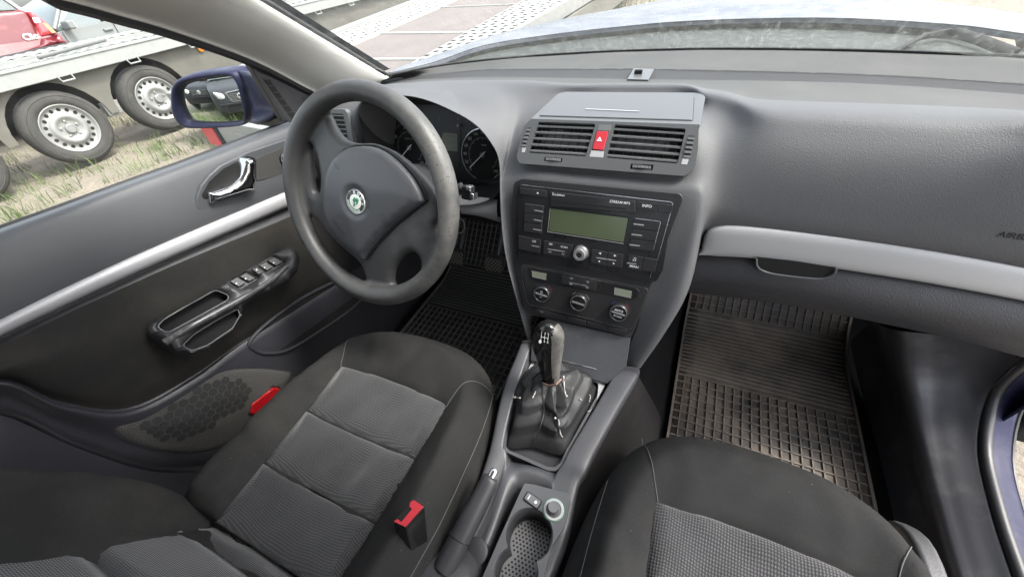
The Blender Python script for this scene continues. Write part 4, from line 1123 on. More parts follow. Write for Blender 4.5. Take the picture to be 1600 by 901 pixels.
for k in range(NR):
    t = k/(NR-1)
    row = []
    for i, b in enumerate(base):
        a = math.atan2(b.y-cen.y, b.x-cen.x)
        c = topc_+Vector((math.cos(a)*.017, math.sin(a)*.015, 0))
        p = b.lerp(c, t)
        bulge = math.sin(math.pi*min(1, t*1.05))
        out_ = Vector((math.cos(a), math.sin(a), 0))
        f_ = fold(a, t)
        st = .0035*(abs(((t*3.2+.22*math.sin(a*2+1)) % 1)-.5)*4-1)*bulge
        p = p+out_*(.006*bulge+.0085*f_+st)+Vector((0, 0, .012*bulge+.0035*f_+st*.6))
        row.append(p)
    rings.append(row)
boot = mesh('boot', [p for r in rings for p in r], grid_faces(NR, nB, cv=True), M['leatherette'], lev, sharp=0)
# seam line and frayed worn spots
seam = [at(px, py, y=y_) for px, py, y_ in ((851, 612, -.05), (850, 640, -.065), (846, 670, -.085), (838, 695, -.108))]
def on_boot(px, py):
    d = ray(px, py).normalized(); best = None
    for r in rings:
        for p in r:
            q = p-CAM; l = (q-d*q.dot(d)).length
            if l < .006 and (best is None or q.dot(d) < best[0]): best = (q.dot(d), p)
    return CAM+d*(best[0]-.002) if best else CAM+d*.75
sp_ = [on_boot(*S6(*p)) for p in [(528, 240), (532, 300), (535, 350), (522, 400), (505, 450), (498, 470)]]
v_, f_ = tube(cr(sp_, 5), .0009, 6); mesh('boot_seam', v_, f_, M['dial'], boot)
for q in ([(437, 300), (446, 302), (455, 302)], [(497, 302), (503, 290), (507, 280)], [(601, 228), (602, 250), (606, 285), (612, 297)], [(655, 306), (662, 309)], [(688, 292), (690, 300), (687, 315)], [(572, 366), (575, 372)], [(525, 238), (560, 245), (590, 240)], [(584, 375), (590, 420), (596, 432)]):
    P_ = [on_boot(*S6(*p)) for p in q]
    v_, f_ = tube(cr(P_, 4), [.0009+.0005*math.sin(i*1.7) for i in range(len(cr(P_, 4)))], 6); mesh('frayed_edge', v_, f_, M['frayed'], boot)
for q in ((437, 300), (610, 296), (572, 370)):
    c = on_boot(*S6(*q)); v_, f_ = tube([c+Vector((-.002, 0, 0)), c, c+Vector((.002, .001, 0))], [.0008, .0022, .0008], 8); mesh('frayed_edge', v_, f_, M['frayed'], boot)
# knob
kp = [(at(861, 596, y=-.012), .0135, .0125), (at(860, 588, y=-.012), .0150, .0135), (at(859, 574, y=-.012), .0175, .0150), (at(857, 558, y=-.013), .0208, .0175), (at(856, 544, y=-.015), .0232, .0195), (at(856, 531, y=-.018), .0238, .0200), (at(857, 519, y=-.021), .0215, .0185), (at(857, 511, y=-.024), .0150, .0140), (at(857, 507, y=-.026), .006, .006), (at(857, 506, y=-.0265), .0005, .0005)]
kk = cr([(p.x, p.y, p.z, a, b) for p, a, b in kp], 5)
vs = []
for x, y, z, a, b in kk:
    for k in range(28):
        t = 2*math.pi*k/28; a_k = a*1.13; vs.append(Vector((x+a_k*math.cos(t)*abs(math.cos(t))**-.12 if abs(math.cos(t)) > 1e-6 else x, y+b*1.08*math.sin(t), z)))
fs_ = grid_faces(len(kk), 28, cv=True)
cent = lambda f: (vs[f[0]]+vs[f[2]])/2
L_ = [f for f in fs_ if ((cent(f).x-kk[min(f)//28][0]) > .0105)]
D_ = [f for f in fs_ if f not in L_]
knob = mesh('shift_knob', vs, D_, M['knobblack'], lev, sharp=0)
mesh('worn_side', [v.copy() for v in vs], L_, M['knobworn'], knob, sharp=0)
v_, f_ = tube([at(848, 598, y=-.03), at(858, 602, y=-.036), at(869, 600, y=-.036), at(877, 592, y=-.02)], .0016, 8); mesh('cable_tie', v_, f_, mat('worn_tie', (.20, .12, .10), .7), boot)
v_, f_ = lathe([(.0155, -.006), (.0165, 0), (.0150, .006)], Frame(at(861, 597, y=-.012), (1, 0, 0), (0, 1, 0)), n=28); mesh('lever_collar', v_, f_, M['void'], lev)
fk = Frame(at(852, 526, y=-.040), (1, 0, 0), (0, .45, .9))
gk = []
mb = MB()
for x in (-.0055, 0, .0055): mb.add(*line2(fk, (x, -.0042), (x, .0042), .0008, .003))
mb.add(*line2(fk, (-.0055, 0), (.0055, 0), .0008, .003)); mb.go('shift_pattern', M['white'], knob, smooth=False)
for s, x, y in (('1', -.0055, .0065), ('2', -.0055, -.0068), ('3', 0, .0065), ('4', 0, -.0068), ('5', .0055, .0065), ('R', .0058, -.0068)):
    mesh('shift_numeral', *text_data(s, fk, x, y, .0045, 0, .003, bold=.02), M['white'], knob, smooth=False)
mesh('worn_spot', *flat(fk, circ(-.0062, -.0085, .0024, 9, .003), .0032), M['white'], knob, smooth=False)

# ================================================================ handbrake
hbk = thing('handbrake', 'dark grey handbrake lever with a chrome push button beside the driver seat', 'handbrake', (-.07, -.3, .27))
tip = at(768, 744, y=-.205); root_ = at(702, 872, z=.300)
ax_ = (tip-root_)
path = [root_-ax_*.12, root_, root_+ax_*.2, root_+ax_*.5, root_+ax_*.8, root_+ax_*.96, tip]
v_, f_ = tube(cr(path, 5), [q[0] for q in cr([(.0185, 0), (.0185, 0), (.0182, 0), (.0172, 0), (.0158, 0), (.0150, 0), (.011, 0)], 5)], 20, sq=.9)
grip = mesh('grip', v_, f_, mat('grip_plastic', (.040, .040, .043), .42, bump=.22, scale=1000, bdist=.0006, rvar=.06), hbk, sharp=50)
n_ = ax_.normalized()
bfr = Frame(tip, n_.orthogonal(), n_.cross(n_.orthogonal()))
if bfr.N.dot(n_) < 0: bfr = Frame(tip, bfr.V, bfr.U)
mesh('release_button', *lathe([(.0068, -.004), (.0068, .010), (.0055, .012), (.0001, .0122)], bfr, n=24), M['chrome'], hbk)
for t in (.24,):
    c = root_+ax_*t; mesh('grip_ring', *lathe([(.01815, -.0006), (.0188, 0), (.01815, .0006)], Frame(c, bfr.U, bfr.V), n=32), M['void'], grip)
side = ax_.cross(Vector((0, 0, 1))).normalized()
v_, f_ = tube([root_+ax_*.3+side*.0155+Vector((0, 0, -.006)), root_+ax_*.6+side*.0150+Vector((0, 0, -.006)), root_+ax_*.93+side*.0130+Vector((0, 0, -.006))], .0011, 6); mesh('grip_seam', v_, f_, M['void'], grip)

# ================================================================ front seats
def seat_outline(dx=0, y0=0):
    half = [(.0, .0), (.05, -.002), (.10, -.010), (.145, -.032), (.18, -.066), (.206, -.115), (.224, -.18), (.236, -.26), (.240, -.34), (.238, -.42), (.225, -.47), (.19, -.49)]
    pts = half+[(-x, y) for x, y in reversed(half[1:])]
    return [(x+dx, y+y0) for x, y in cr(pts, 3, True)]
def make_seat(cx, y0, label, knit, back=True):
    s = thing('front_seat', label, 'car seat', (cx, y0-.25, 0), 'front seats')
    ol = seat_outline(cx, y0)
    ins = [(-.130, -.158), (-.04, -.150), (.05, -.151), (.136, -.160), (.134, -.30), (.128, -.46), (-.122, -.46), (-.128, -.30)]
    ins = [(x+cx, y+y0) for x, y in rnd(ins, [.012, 0, 0, .012, 0, 0, 0, 0])]
    ins_c = ins
    def top(Pt):
        dx = np.abs(Pt[:, 0]-cx); yy = Pt[:, 1]-y0
        b = np.exp(-((dx-.188)/.042)**2)*.036*np.clip(-yy/.22, 0, 1)
        front = .022*np.exp(-((yy+.07)/.07)**2)
        dip = -.018*np.exp(-(dx/.11)**2)*np.clip((-yy-.1)/.2, 0, 1)
        return b+front+dip
    seams = [[(cx-.130, y0-.158), (cx-.152, y0-.10), (cx-.168, y0-.045)], [(cx+.136, y0-.160), (cx+.150, y0-.115), (cx+.176, y0-.086), (cx+.196, y0-.088)],
             [(cx-.206, y0-.115), (cx-.210, y0-.26), (cx-.206, y0-.42)], [(cx+.180, y0-.062), (cx+.201, y0-.12), (cx+.215, y0-.20), (cx+.222, y0-.32), (cx+.218, y0-.43)]]
    wr = [[(cx-.20, y0-.20), (cx-.14, y0-.235)], [(cx-.21, y0-.27), (cx-.14, y0-.30)], [(cx-.20, y0-.34), (cx-.14, y0-.36)]]
    def hf(Pt, D):
        h = edge_round(D, .062, .062)+top(Pt)*np.clip(D/.05, 0, 1)
        h += groove(Pt, [ins_c], .007, .006, True)+groove(Pt, seams, .004, .0025)+groove(Pt, wr, .012, .0035)
        h += .0016*np.sin(Pt[:, 0]*71+3*np.sin(Pt[:, 1]*23))*np.sin(Pt[:, 1]*57+2*np.sin(Pt[:, 0]*31))*np.clip(D/.04, 0, 1)
        inn = inside_many(Pt, ins_c)
        h = np.where(inn, h-.004, h)
        return h
    zb = .268
    cu = pillow('cushion', [ol], hf, lambda u, v, h: Vector((u, v, zb+h)), knit, s, step=.0085, w=.05, skirt=-.06, sharp=0)
    # dotted insert in three quilted panels
    ys = [(-.148, -.255), (-.255, -.362), (-.362, -.462)]
    for k, (a, b) in enumerate(ys):
        L_ = []
        ta, tb = a, b
        sag = .010
        wa, wb = .134-.003*k, .131-.003*k
        top_e = [(-wa, ta-.006), (-.05, ta+(.002 if k == 0 else sag*-.6)), (.05, ta+(.001 if k == 0 else -sag*.6)), (wa, ta-.006)]
        bot_e = [(wb, tb-.004), (.05, tb-sag*.6+.0015), (-.05, tb-sag*.6+.0015), (-wb, tb-.004)]
        loop = [(x+cx, y+y0) for x, y in cr(top_e, 5)+cr(bot_e, 5)]
        def hp_(Pt, D, k=k, a=a, b=b):
            t = (Pt[:, 1]-y0-b)/(a-b)
            w_ = .0012*np.sin(Pt[:, 0]*46+k*1.7)*np.sin(t*3.1) if k else 0
            dim = .006*np.exp(-((Pt[:, 0]-cx-.04)/.018)**2)*np.exp(-((t-.55)/.3)**2) if k == 1 else 0
            return edge_round(D, .022, .0095)+top(Pt)-.0065+w_-dim+.0012*np.sin(Pt[:, 0]*90)*np.sin(t*5)
        pillow('insert_panel', [loop], hp_, lambda u, v, h: Vector((u, v, zb+.062+h)), M['dots'], cu, step=.006, w=.018, skirt=-.02, sharp=0)
    # stitching
    for sm in seams:
        q = cr(sm, 6); PA = np.array(q); D = dist_to(PA, [ol]); H = hf(PA, D)+.0022
        pts = [Vector((p[0], p[1], zb+h)) for p, h in zip(q, H)]
        v_, f_ = tube(pts, .0006, 6); mesh('stitching', v_, f_, M['stitch'], cu)
    # seat base
    bl = [(cx+x*.94, y) for x, y in [((p[0]-cx), p[1]-.02) for p in ol]]
    FZ = Frame((0, 0, .04), (1, 0, 0), (0, 1, 0))
    plate('seat_base', FZ, bl[::2], .06, .17, M['seatplastic'], s, bevel=.01)
    for xx in (-.19, .19): mesh('seat_rail', *box(FZ, cx+xx-.02, cx+xx+.02, y0-.46, y0-.02, -.03, .065), M['dash2'], s, bevel=.003)
    if back:
        FB = Frame((cx, y0-.532, .240), (-1, 0, 0), (0, -.385, .92))
        bo = [(-.185, -.01), (-.12, -.03), (.12, -.03), (.185, -.01), (.232, .05), (.262, .15), (.268, .25), (.255, .40), (.20, .56), (.12, .60), (-.12, .60), (-.20, .56), (-.255, .40), (-.268, .25), (-.262, .15), (-.232, .05)]
        bo = cr(bo, 4, True)
        bi = [(-.128, .0), (.128, .0), (.150, .20), (.150, .42), (-.150, .42), (-.150, .20)]
        bi2 = cr(bi, 2, True)
        def hb_(Pt, D):
            dx = np.abs(Pt[:, 0]); w_ = np.clip((Pt[:, 1]+.03)/.24, 0, 1)**.7
            b = np.exp(-((dx-.205)/.055)**2)*.066*w_*np.clip((.56-Pt[:, 1])/.2, 0, 1)
            h = edge_round(D, .055, .075)+b
            h += groove(Pt, [[(-.132, -.02), (-.150, .20), (-.150, .42)], [(.132, -.02), (.150, .20), (.150, .42)]], .008, .008)
            h += groove(Pt, [[(-.17, .10), (-.21, .12)], [(-.17, .17), (-.22, .20)]], .014, .003)
            return h+.0015*np.sin(Pt[:, 0]*50+Pt[:, 1]*33)*np.clip(D/.04, 0, 1)
        bk = pillow('backrest', [bo], hb_, FB.w, knit, s, step=.011, w=.045, skirt=-.06, sharp=0)
        for a, b in ((-.012, .075), (.075, .215), (.215, .36)):
            lp = [(-.148-.03*a, a), (.148+.03*a, a), (.148+.03*b, b), (-.148-.03*b, b)]
            def hq(Pt, D): return edge_round(D, .012, .006)+.0745+.001*np.sin(Pt[:, 0]*40)
            pillow('backrest_panel', [rnd(lp, .002)], hq, FB.w, M['dots'], bk, step=.009, w=.02, skirt=.05, sharp=0)
        mesh('headrest_post', *tube([FB.w(-.06, .58, .02), FB.w(-.06, .68, .02)], .006, 10), M['chrome'], s)
        mesh('headrest_post', *tube([FB.w(.06, .58, .02), FB.w(.06, .68, .02)], .006, 10), M['chrome'], s)
        pillow('headrest', [cr([(-.12, .66), (.12, .66), (.13, .74), (.10, .82), (-.10, .82), (-.13, .74)], 5, True)], lambda Pt, D: edge_round(D, .04, .06), FB.w, knit, s, step=.015, w=.035, skirt=-.04)
    return s
s1_ = make_seat(-.325, .040, 'dark fabric driver seat with dusty creased cushion and dotted grey centre panels', M['knit'])
s2_ = make_seat(.322, .008, 'cleaner black fabric passenger seat beside the open door, its cushion nearest the camera', M['knit2'])
# seat hinge cover and side valance
sv_ = cr([(.03, .0), (-.10, -.01), (-.30, -.01), (-.44, .0), (-.45, .06), (-.30, .085), (-.10, .09), (.0, .07)], 4, True)
for s_, cx, yy, sg in ((s1_, -.325, .04, -1), (s2_, .322, .008, 1)):
    fr_ = Frame((cx+sg*.238, yy-.02, .16), (0, -sg, 0), (0, 0, 1)) 
    q = [(-sg*p[0], p[1]) for p in sv_]
    plate('side_valance', fr_, q, -.015, .014, M['seatplastic'], s_, bevel=.008)

# seat belt buckle
FBk = Frame(at(640, 822, z=.392), Vector((.75, .62, .0)), Vector((-.55, .66, -.25)))
bkl = thing('seat_belt_buckle', 'black seat belt buckle with a red press button beside the driver seat', 'buckle', (-.14, -.31, .26))
T_ = lambda x, y: (600+x*.2009, 720+y*.2009)
cz = at(645, 805, z=.39)
q4 = [T_(65, 480), T_(170, 528), T_(322, 345), T_(235, 298)]
FT = Frame(at(*T_(200, 410), z=.388), (1, 0, 0), (0, 1, .12))
tq = FT.poly(q4)
# body: from the top face down along the stalk
dn = Vector((.012, .004, -.10))
tp_ = [FT.w(*p) for p in tq]
mid = sum(tp_, Vector())/4
bc_ = at(652, 866, z=.305); bt_ = [bc_+(p-mid)*.82 for p in tp_]
bb = mesh('buckle_body', tp_+bt_, [[0, 1, 2, 3], [7, 6, 5, 4], [0, 4, 5, 1], [1, 5, 6, 2], [2, 6, 7, 3], [3, 7, 4, 0]], M['knobblack'], bkl, bevel=.003, seg=3)
sc_q = [tuple((Vector(p)-Vector((sum(a[0] for a in tq)/4, sum(a[1] for a in tq)/4)))*.88+Vector((sum(a[0] for a in tq)/4, sum(a[1] for a in tq)/4))) for p in tq]
def T2(pts): return [FT.uv(*T_(*p)) for p in pts]
redp = T2([(78, 468), (110, 450), (140, 472), (222, 372), (200, 355), (210, 318), (238, 305), (308, 352), (168, 512)])
plate('press_button', FT, rnd(redp, .0008), -.002, .0022, M['red'], bb, bevel=.0008)
slotp = T2([(88, 452), (205, 328), (198, 352), (215, 372), (140, 462), (112, 446)])
plate('tongue_slot', FT, slotp, -.002, .0004, M['void'], bb)
v_, f_ = tube([bc_+Vector((0, 0, .01)), bc_+Vector((.01, .0, -.08)), bc_+Vector((.012, -.01, -.16))], .011, 10, sq=.6); mesh('buckle_stalk', v_, f_, M['dash2'], bkl)

# ================================================================ floor, tunnel, mats, pedals
shell = thing('car', 'dark blue car body around the cabin with pale pillar trim, windscreen and dusty bonnet', 'car', (0, .2, -.28))
def prof(s):
    """floor profile: s metres along the mat -> (y, z)"""
    if s < .50: return (-.02+s, .0)
    t = s-.50
    R_ = .18; a = min(t/R_, rad(48)); y = .48+R_*math.sin(a); z = R_*(1-math.cos(a))
    r_ = t-R_*rad(48)
    if r_ > 0: y += r_*math.cos(rad(48)); z += r_*math.sin(rad(48))
    return (y, z)
rows = []
for s in [-.9, -.5, -.1, .2, .5, .6, .7, .85, 1.05]:
    y, z = (-.02+s, 0) if s < 0 else prof(s)
    rows.append([Vector((x, y, z-.012+h)) for x, h in ((-.74, .0), (-.66, 0), (-.4, -.0), (-.22, .0), (-.17, .02), (-.14, .08), (-.12, .13), (-.06, .15), (.06, .15), (.13, .13), (.155, .08), (.19, .02), (.24, 0), (.45, 0), (.68, 0), (.76, 0))])
loft('floor_carpet', rows, M['carpet'], shell, n=4, m=4, sharp=0)
def make_mat(x0, x1, s0, label, m, mr_, zones):
    t = thing('floor_mat', label, 'floor mat', ((x0+x1)/2, .2, .0), 'rubber floor mats')
    def W(u, s, h=0):
        y, z = prof(s); y2, z2 = prof(s+.002); d = Vector((0, y2-y, z2-z)).normalized()
        n = Vector((0, -d.z, d.y))
        return Vector((u, y, z))+n*(h+.003)
    g = [[W(x0+(x1-x0)*i/10, s0+(zones[-1][1]-s0)*j/60) for i in range(11)] for j in range(61)]
    sh = mesh('rubber_sheet', [p for r in g for p in r], grid_faces(61, 11), m, t, solid=.003)
    mb = MB()
    def bar(u0, s0_, u1, s1_, w, h):
        ns = max(1, int(abs(s1_-s0_)/.03)); 
        for k in range(ns):
            a0 = (u0+(u1-u0)*k/ns, s0_+(s1_-s0_)*k/ns); a1 = (u0+(u1-u0)*(k+1)/ns, s0_+(s1_-s0_)*(k+1)/ns)
            d = Vector((a1[0]-a0[0], a1[1]-a0[1])).normalized(); q = Vector((-d.y, d.x))*w/2
            c = [(a0[0]-q.x, a0[1]-q.y), (a1[0]-q.x, a1[1]-q.y), (a1[0]+q.x, a1[1]+q.y), (a0[0]+q.x, a0[1]+q.y)]
            mb.add([W(*p, .0) for p in c]+[W(*p, h) for p in c], [[4, 5, 6, 7], [0, 1, 5, 4], [2, 3, 7, 6], [1, 2, 6, 5], [3, 0, 4, 7]])
    for kind, b in [(z[2], z) for z in zones]:
        a, e = b[0], b[1]
        if kind == 'grid':
            nc = round((x1-x0)/.0205); nr = max(1, round((e-a)/.0235))
            for i in range(nc+1): u = x0+(x1-x0)*i/nc; bar(u, a, u, e, .0028, .006)
            for j in range(nr+1): s = a+(e-a)*j/nr; bar(x0, s, x1, s, .0028, .006)
        else:
            nr = round((e-a)/.0135)
            for j in range(nr): s = a+(e-a)*(j+.5)/nr; bar(x0+.004, s, x1-.004, s, .0050, .0045)
    for u in (x0, x1): bar(u, s0, u, zones[-1][1], .006, .009)
    mb.go('raised_ribs', mr_, sh, smooth=False)
    return t
make_mat(.215, .622, -.05, 'dusty black rubber mat with square cells in the passenger footwell', M['rubber'], M['rubber_rib'], [(-.04, .36, 'grid'), (.37, .60, 'ribs'), (.61, .86, 'grid')])
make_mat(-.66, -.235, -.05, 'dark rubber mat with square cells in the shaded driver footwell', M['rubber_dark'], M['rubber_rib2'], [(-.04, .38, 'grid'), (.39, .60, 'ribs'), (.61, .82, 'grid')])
pc = at(773, 413, y=.40)
for nm, lb, c, w_, h_ in (('accelerator_pedal', 'narrow black accelerator pedal beside the centre console', pc+Vector((.09, .06, -.06)), .045, .13), ('brake_pedal', 'brake pedal with a worn cross ribbed rubber pad left of the console', pc, .062, .062), ('clutch_pedal', 'clutch pedal with cross ribbed rubber pad under the steering wheel', pc+Vector((-.135, 0, 0)), .062, .062)):
    t = thing(nm, lb, 'pedal', tuple(c))
    fp_ = Frame(c, (1, 0, .0), (0, .45, .89))
    pd = plate('pedal_pad', fp_, rnd([(-w_/2, -h_/2), (w_/2*.9, -h_/2*1.0), (w_/2, h_/2), (-w_/2*.8, h_/2)], .008), 0, .008, M['dash2'], t, bevel=.002)
    mb = MB()
    if nm != 'accelerator_pedal':
        for k in range(-3, 4):
            for sg in (-1, 1):
                a = Vector((k*.0125-.02*1, -sg*.02)); b = Vector((k*.0125+.02, sg*.02))
                pts_ = [p for p in ((a.x, a.y), (b.x, b.y))]
                ax0 = max(-w_*.42, min(w_*.42, a.x)); bx0 = max(-w_*.42, min(w_*.42, b.x))
                sl_ = (b.y-a.y)/(b.x-a.x)
                if abs(bx0-ax0) > .004: mb.add(*prism_data(fp_, [[(ax0, a.y+sl_*(ax0-a.x)-.001), (bx0, a.y+sl_*(bx0-a.x)-.001), (bx0, a.y+sl_*(bx0-a.x)+.001), (ax0, a.y+sl_*(ax0-a.x)+.001)]], .007, .0095))
        mb.go('pad_ribs', mat('worn_rubber_rib', (.25, .24, .18), .6), pd, smooth=False)
    v_, f_ = tube([c+Vector((0, .012, .0)), c+Vector((.0, .07, .06)), c+Vector((0, .12, .2))], .009, 10, sq=.6); mesh('pedal_arm', v_, f_, M['dash2'], t)

# ================================================================ driver's door
M['doorpad'] = mat('door_pad_plastic', (.074, .077, .084), .46, bump=.35, scale=850, spec=.45, bdist=.0006, var=.05)
M['doorfab'] = mat('door_fabric', (.017, .0168, .0165), .85, bump=.5, scale=700, kind='noise', spec=.15, dirt=.8, dscale=4.2, dthr=(.42, .78), dcol=(.047, .042, .037))
M['doorlow'] = mat('door_lower_plastic', (.030, .030, .036), .38, bump=.5, scale=430, dirt=.25, dscale=14, dthr=(.6, .8), dcol=(.10, .095, .09), bdist=.0005)
M['doorsilver'] = mat('door_silver_trim', (.42, .42, .44), .42, metal=.2, bump=.06, scale=1500, kind='noise', bdist=.0002, rvar=.05)
M['blue'] = mat('dark_blue_paint', (.018, .019, .046), .45, spec=.16, dirt=.3, dscale=30, dthr=(.5, .75), dcol=(.09, .09, .12), rvar=.08)
M['pillar'] = mat('pale_pillar_trim', (.58, .57, .54), .62, bump=.2, scale=600, kind='noise', var=.05, vscale=5, dirt=.12, dthr=(.6, .8), dcol=(.25, .23, .2))
M['headliner'] = mat('headliner', (.60, .59, .56), .95, bump=.3, scale=700, kind='noise')
M['seal'] = mat('door_seal_rubber', (.022, .022, .024), .45, bump=.2, scale=300, kind='noise')
M['mirror'] = mat('mirror_glass', (.86, .88, .88), .015, metal=1)
door = thing('front_door', 'driver door with silver strip, window switches, oval speaker grille and blue wing mirror', 'car door', (-.72, .1, 0))
def drow(x, pts): return [at(px, py, x=x) for px, py in pts]
ext = lambda a, r: a
DR = [
 (-.735, [(-260, 452), (-120, 400), (0, 357), (100, 321), (200, 284), (300, 248), (440, 194), (560, 148)]),
 (-.715, [(-260, 455), (-120, 403), (0, 360), (100, 324), (200, 287), (300, 251), (440, 197), (560, 151)]),
 (-.698, [(-260, 475), (-120, 420), (0, 373), (100, 336), (200, 298), (300, 262), (440, 210), (560, 166)]),
 (-.688, [(-260, 540), (-120, 482), (0, 432), (100, 392), (200, 354), (300, 318), (440, 262), (560, 215)]),
 (-.690, [(-260, 620), (-120, 552), (0, 494), (100, 445), (200, 399), (300, 356), (450, 295), (560, 250)]),
 (-.700, [(-260, 634), (-120, 562), (0, 504), (100, 455), (200, 409), (300, 366), (450, 303), (560, 258)]),
 (-.704, [(-260, 668), (-120, 592), (0, 529), (100, 480), (200, 434), (300, 390), (450, 327), (560, 280)]),
 (-.694, [(-260, 680), (-120, 604), (0, 541), (100, 492), (200, 446), (300, 402), (450, 340), (560, 292)]),
 (-.686, [(-260, 700), (-120, 618), (0, 560), (100, 520), (200, 475), (300, 432), (450, 370), (560, 325)]),
 (-.676, [(-260, 705), (-120, 630), (0, 578), (90, 560), (190, 535), (300, 490), (420, 425), (560, 365)]),
 (-.682, [(-260, 712), (-120, 640), (0, 586), (90, 605), (195, 612), (290, 570), (380, 512), (560, 400)]),
 (-.696, [(-262, 716), (-122, 646), (0, 592), (95, 627), (200, 637), (300, 588), (386, 529), (565, 415)]),
 (-.686, [(-265, 722), (-124, 652), (0, 599), (97, 637), (210, 648), (312, 598), (396, 539), (572, 424)]),
 (-.700, [(-268, 740), (-126, 668), (0, 618), (108, 662), (225, 690), (335, 672), (420, 640), (590, 480)]),
 (-.705, [(-270, 765), (-128, 695), (0, 643), (122, 693), (245, 727), (345, 716), (430, 676), (610, 530)]),
 (-.740, [(-270, 775), (-128, 705), (0, 650), (122, 702), (245, 738), (347, 728), (434, 688), (614, 540)]),
]
rows = [drow(x, p) for x, p in DR]
G = net(rows, 6, 4)
def band(name, a, b, m): return put(name, G[a*4:b*4+1], m, door, sharp=0)
dpad = band('upper_pad', 0, 5, M['doorpad'])
band('trim_groove', 5, 6, M['dash2'])
dfab = band('fabric_panel', 7, 11, M['doorfab'])
band('fabric_edge', 6, 7, M['dash2'])
dlow = band('lower_panel', 11, 15, M['doorlow'])
# silver strip
sr = []
for x, pts in ((-.700, [(-260, 634), (-120, 562), (0, 498), (100, 449), (200, 403), (300, 360), (440, 301), (475, 287)]), (-.689, [(-260, 636), (-120, 564), (0, 500), (100, 451), (200, 405), (300, 362), (440, 303), (475, 289)]), (-.683, [(-260, 648), (-120, 574), (0, 510), (100, 462), (200, 416), (300, 372), (440, 313), (475, 298)]), (-.687, [(-260, 662), (-120, 588), (0, 523), (100, 475), (200, 429), (300, 385), (440, 325), (475, 309)]), (-.700, [(-260, 664), (-120, 590), (0, 526), (100, 478), (200, 432), (300, 388), (440, 328), (475, 312)])):
    sr.append(drow(x, pts))
loft('silver_trim', sr, M['doorsilver'], door, n=5, m=3, sharp=60)
# window rubber and glass
wr_ = [at(px, py, x=-.742) for px, py in DR[0][1]]
v_, f_ = tube(cr([p+Vector((.001, 0, .0)) for p in wr_], 4), .0045, 8); mesh('window_seal', v_, f_, M['seal'], door)
M['glass'] = bpy.data.materials.new('side_glass'); M['glass'].use_nodes = True
def glass_nodes(m, tint, dust=0, streak=0):
    nt = m.node_tree; N = nt.nodes; L = nt.links; N.clear()
    o = N.new('ShaderNodeOutputMaterial'); t = N.new('ShaderNodeBsdfTransparent'); t.inputs[0].default_value = (*tint, 1)
    g = N.new('ShaderNodeBsdfGlossy'); g.inputs['Roughness'].default_value = .02; g.inputs['Color'].default_value = (1, 1, 1, 1)
    f = N.new('ShaderNodeFresnel'); ge = N.new('ShaderNodeNewGeometry'); io = N.new('ShaderNodeMapRange'); io.inputs[3].default_value = 1.45; io.inputs[4].default_value = 1/1.45; L.new(ge.outputs['Backfacing'], io.inputs[0]); L.new(io.outputs[0], f.inputs[0])
    mx = N.new('ShaderNodeMixShader'); L.new(f.outputs[0], mx.inputs[0]); L.new(t.outputs[0], mx.inputs[1]); L.new(g.outputs[0], mx.inputs[2])
    last = mx.outputs[0]
    if dust:
        tc = N.new('ShaderNodeTexCoord'); mp = N.new('ShaderNodeMapping'); mp.inputs['Scale'].default_value = (85, 14, 14); L.new(tc.outputs['Object'], mp.inputs[0])
        n = N.new('ShaderNodeTexNoise'); n.inputs['Scale'].default_value = 1; n.inputs['Detail'].default_value = 6; n.inputs['Distortion'].default_value = 3; L.new(mp.outputs[0], n.inputs['Vector'])
        r = N.new('ShaderNodeMapRange'); r.inputs[1].default_value = .54; r.inputs[2].default_value = .66; r.inputs[3].default_value = dust; r.inputs[4].default_value = dust+streak; L.new(n.outputs['Fac'], r.inputs[0])
        n2 = N.new('ShaderNodeTexNoise'); n2.inputs['Scale'].default_value = 55; n2.inputs['Detail'].default_value = 5; L.new(tc.outputs['Object'], n2.inputs['Vector'])
        r2 = N.new('ShaderNodeMapRange'); r2.inputs[1].default_value = .35; r2.inputs[2].default_value = .7; r2.inputs[3].default_value = .6; r2.inputs[4].default_value = 1.4; L.new(n2.outputs['Fac'], r2.inputs[0])
        mm = N.new('ShaderNodeMath'); mm.operation = 'MULTIPLY'; L.new(r.outputs[0], mm.inputs[0]); L.new(r2.outputs[0], mm.inputs[1])
        d = N.new('ShaderNodeBsdfDiffuse'); d.inputs[0].default_value = (.62, .66, .60, 1); tr = N.new('ShaderNodeBsdfTranslucent'); tr.inputs[0].default_value = (.62, .66, .60, 1)
        ad = N.new('ShaderNodeMixShader'); ad.inputs[0].default_value = .5; L.new(d.outputs[0], ad.inputs[1]); L.new(tr.outputs[0], ad.inputs[2])
        m3 = N.new('ShaderNodeMixShader'); L.new(mm.outputs[0], m3.inputs[0]); L.new(last, m3.inputs[1]); L.new(ad.outputs[0], m3.inputs[2]); last = m3.outputs[0]
    L.new(last, o.inputs[0])
glass_nodes(M['glass'], (.93, .96, .94), .012, .01)
M['wscreen'] = bpy.data.materials.new('windscreen_glass'); M['wscreen'].use_nodes = True
glass_nodes(M['wscreen'], (.95, .97, .96), .065, .09)
gb = [at(px, py, x=-.75) for px, py in DR[0][1][:7]]
gt = [Vector((-.60, p.y-.02, min(1.08, max(p.z+.02, .80+(.42-p.y)*.68)))) for p in gb]
loft('side_window', [[p+Vector((0, 0, -.02)) for p in gb], [(p*.5+q*.5)+Vector((-.02, 0, 0)) for p, q in zip(gb, gt)], gt], M['glass'], door, n=3, m=4)
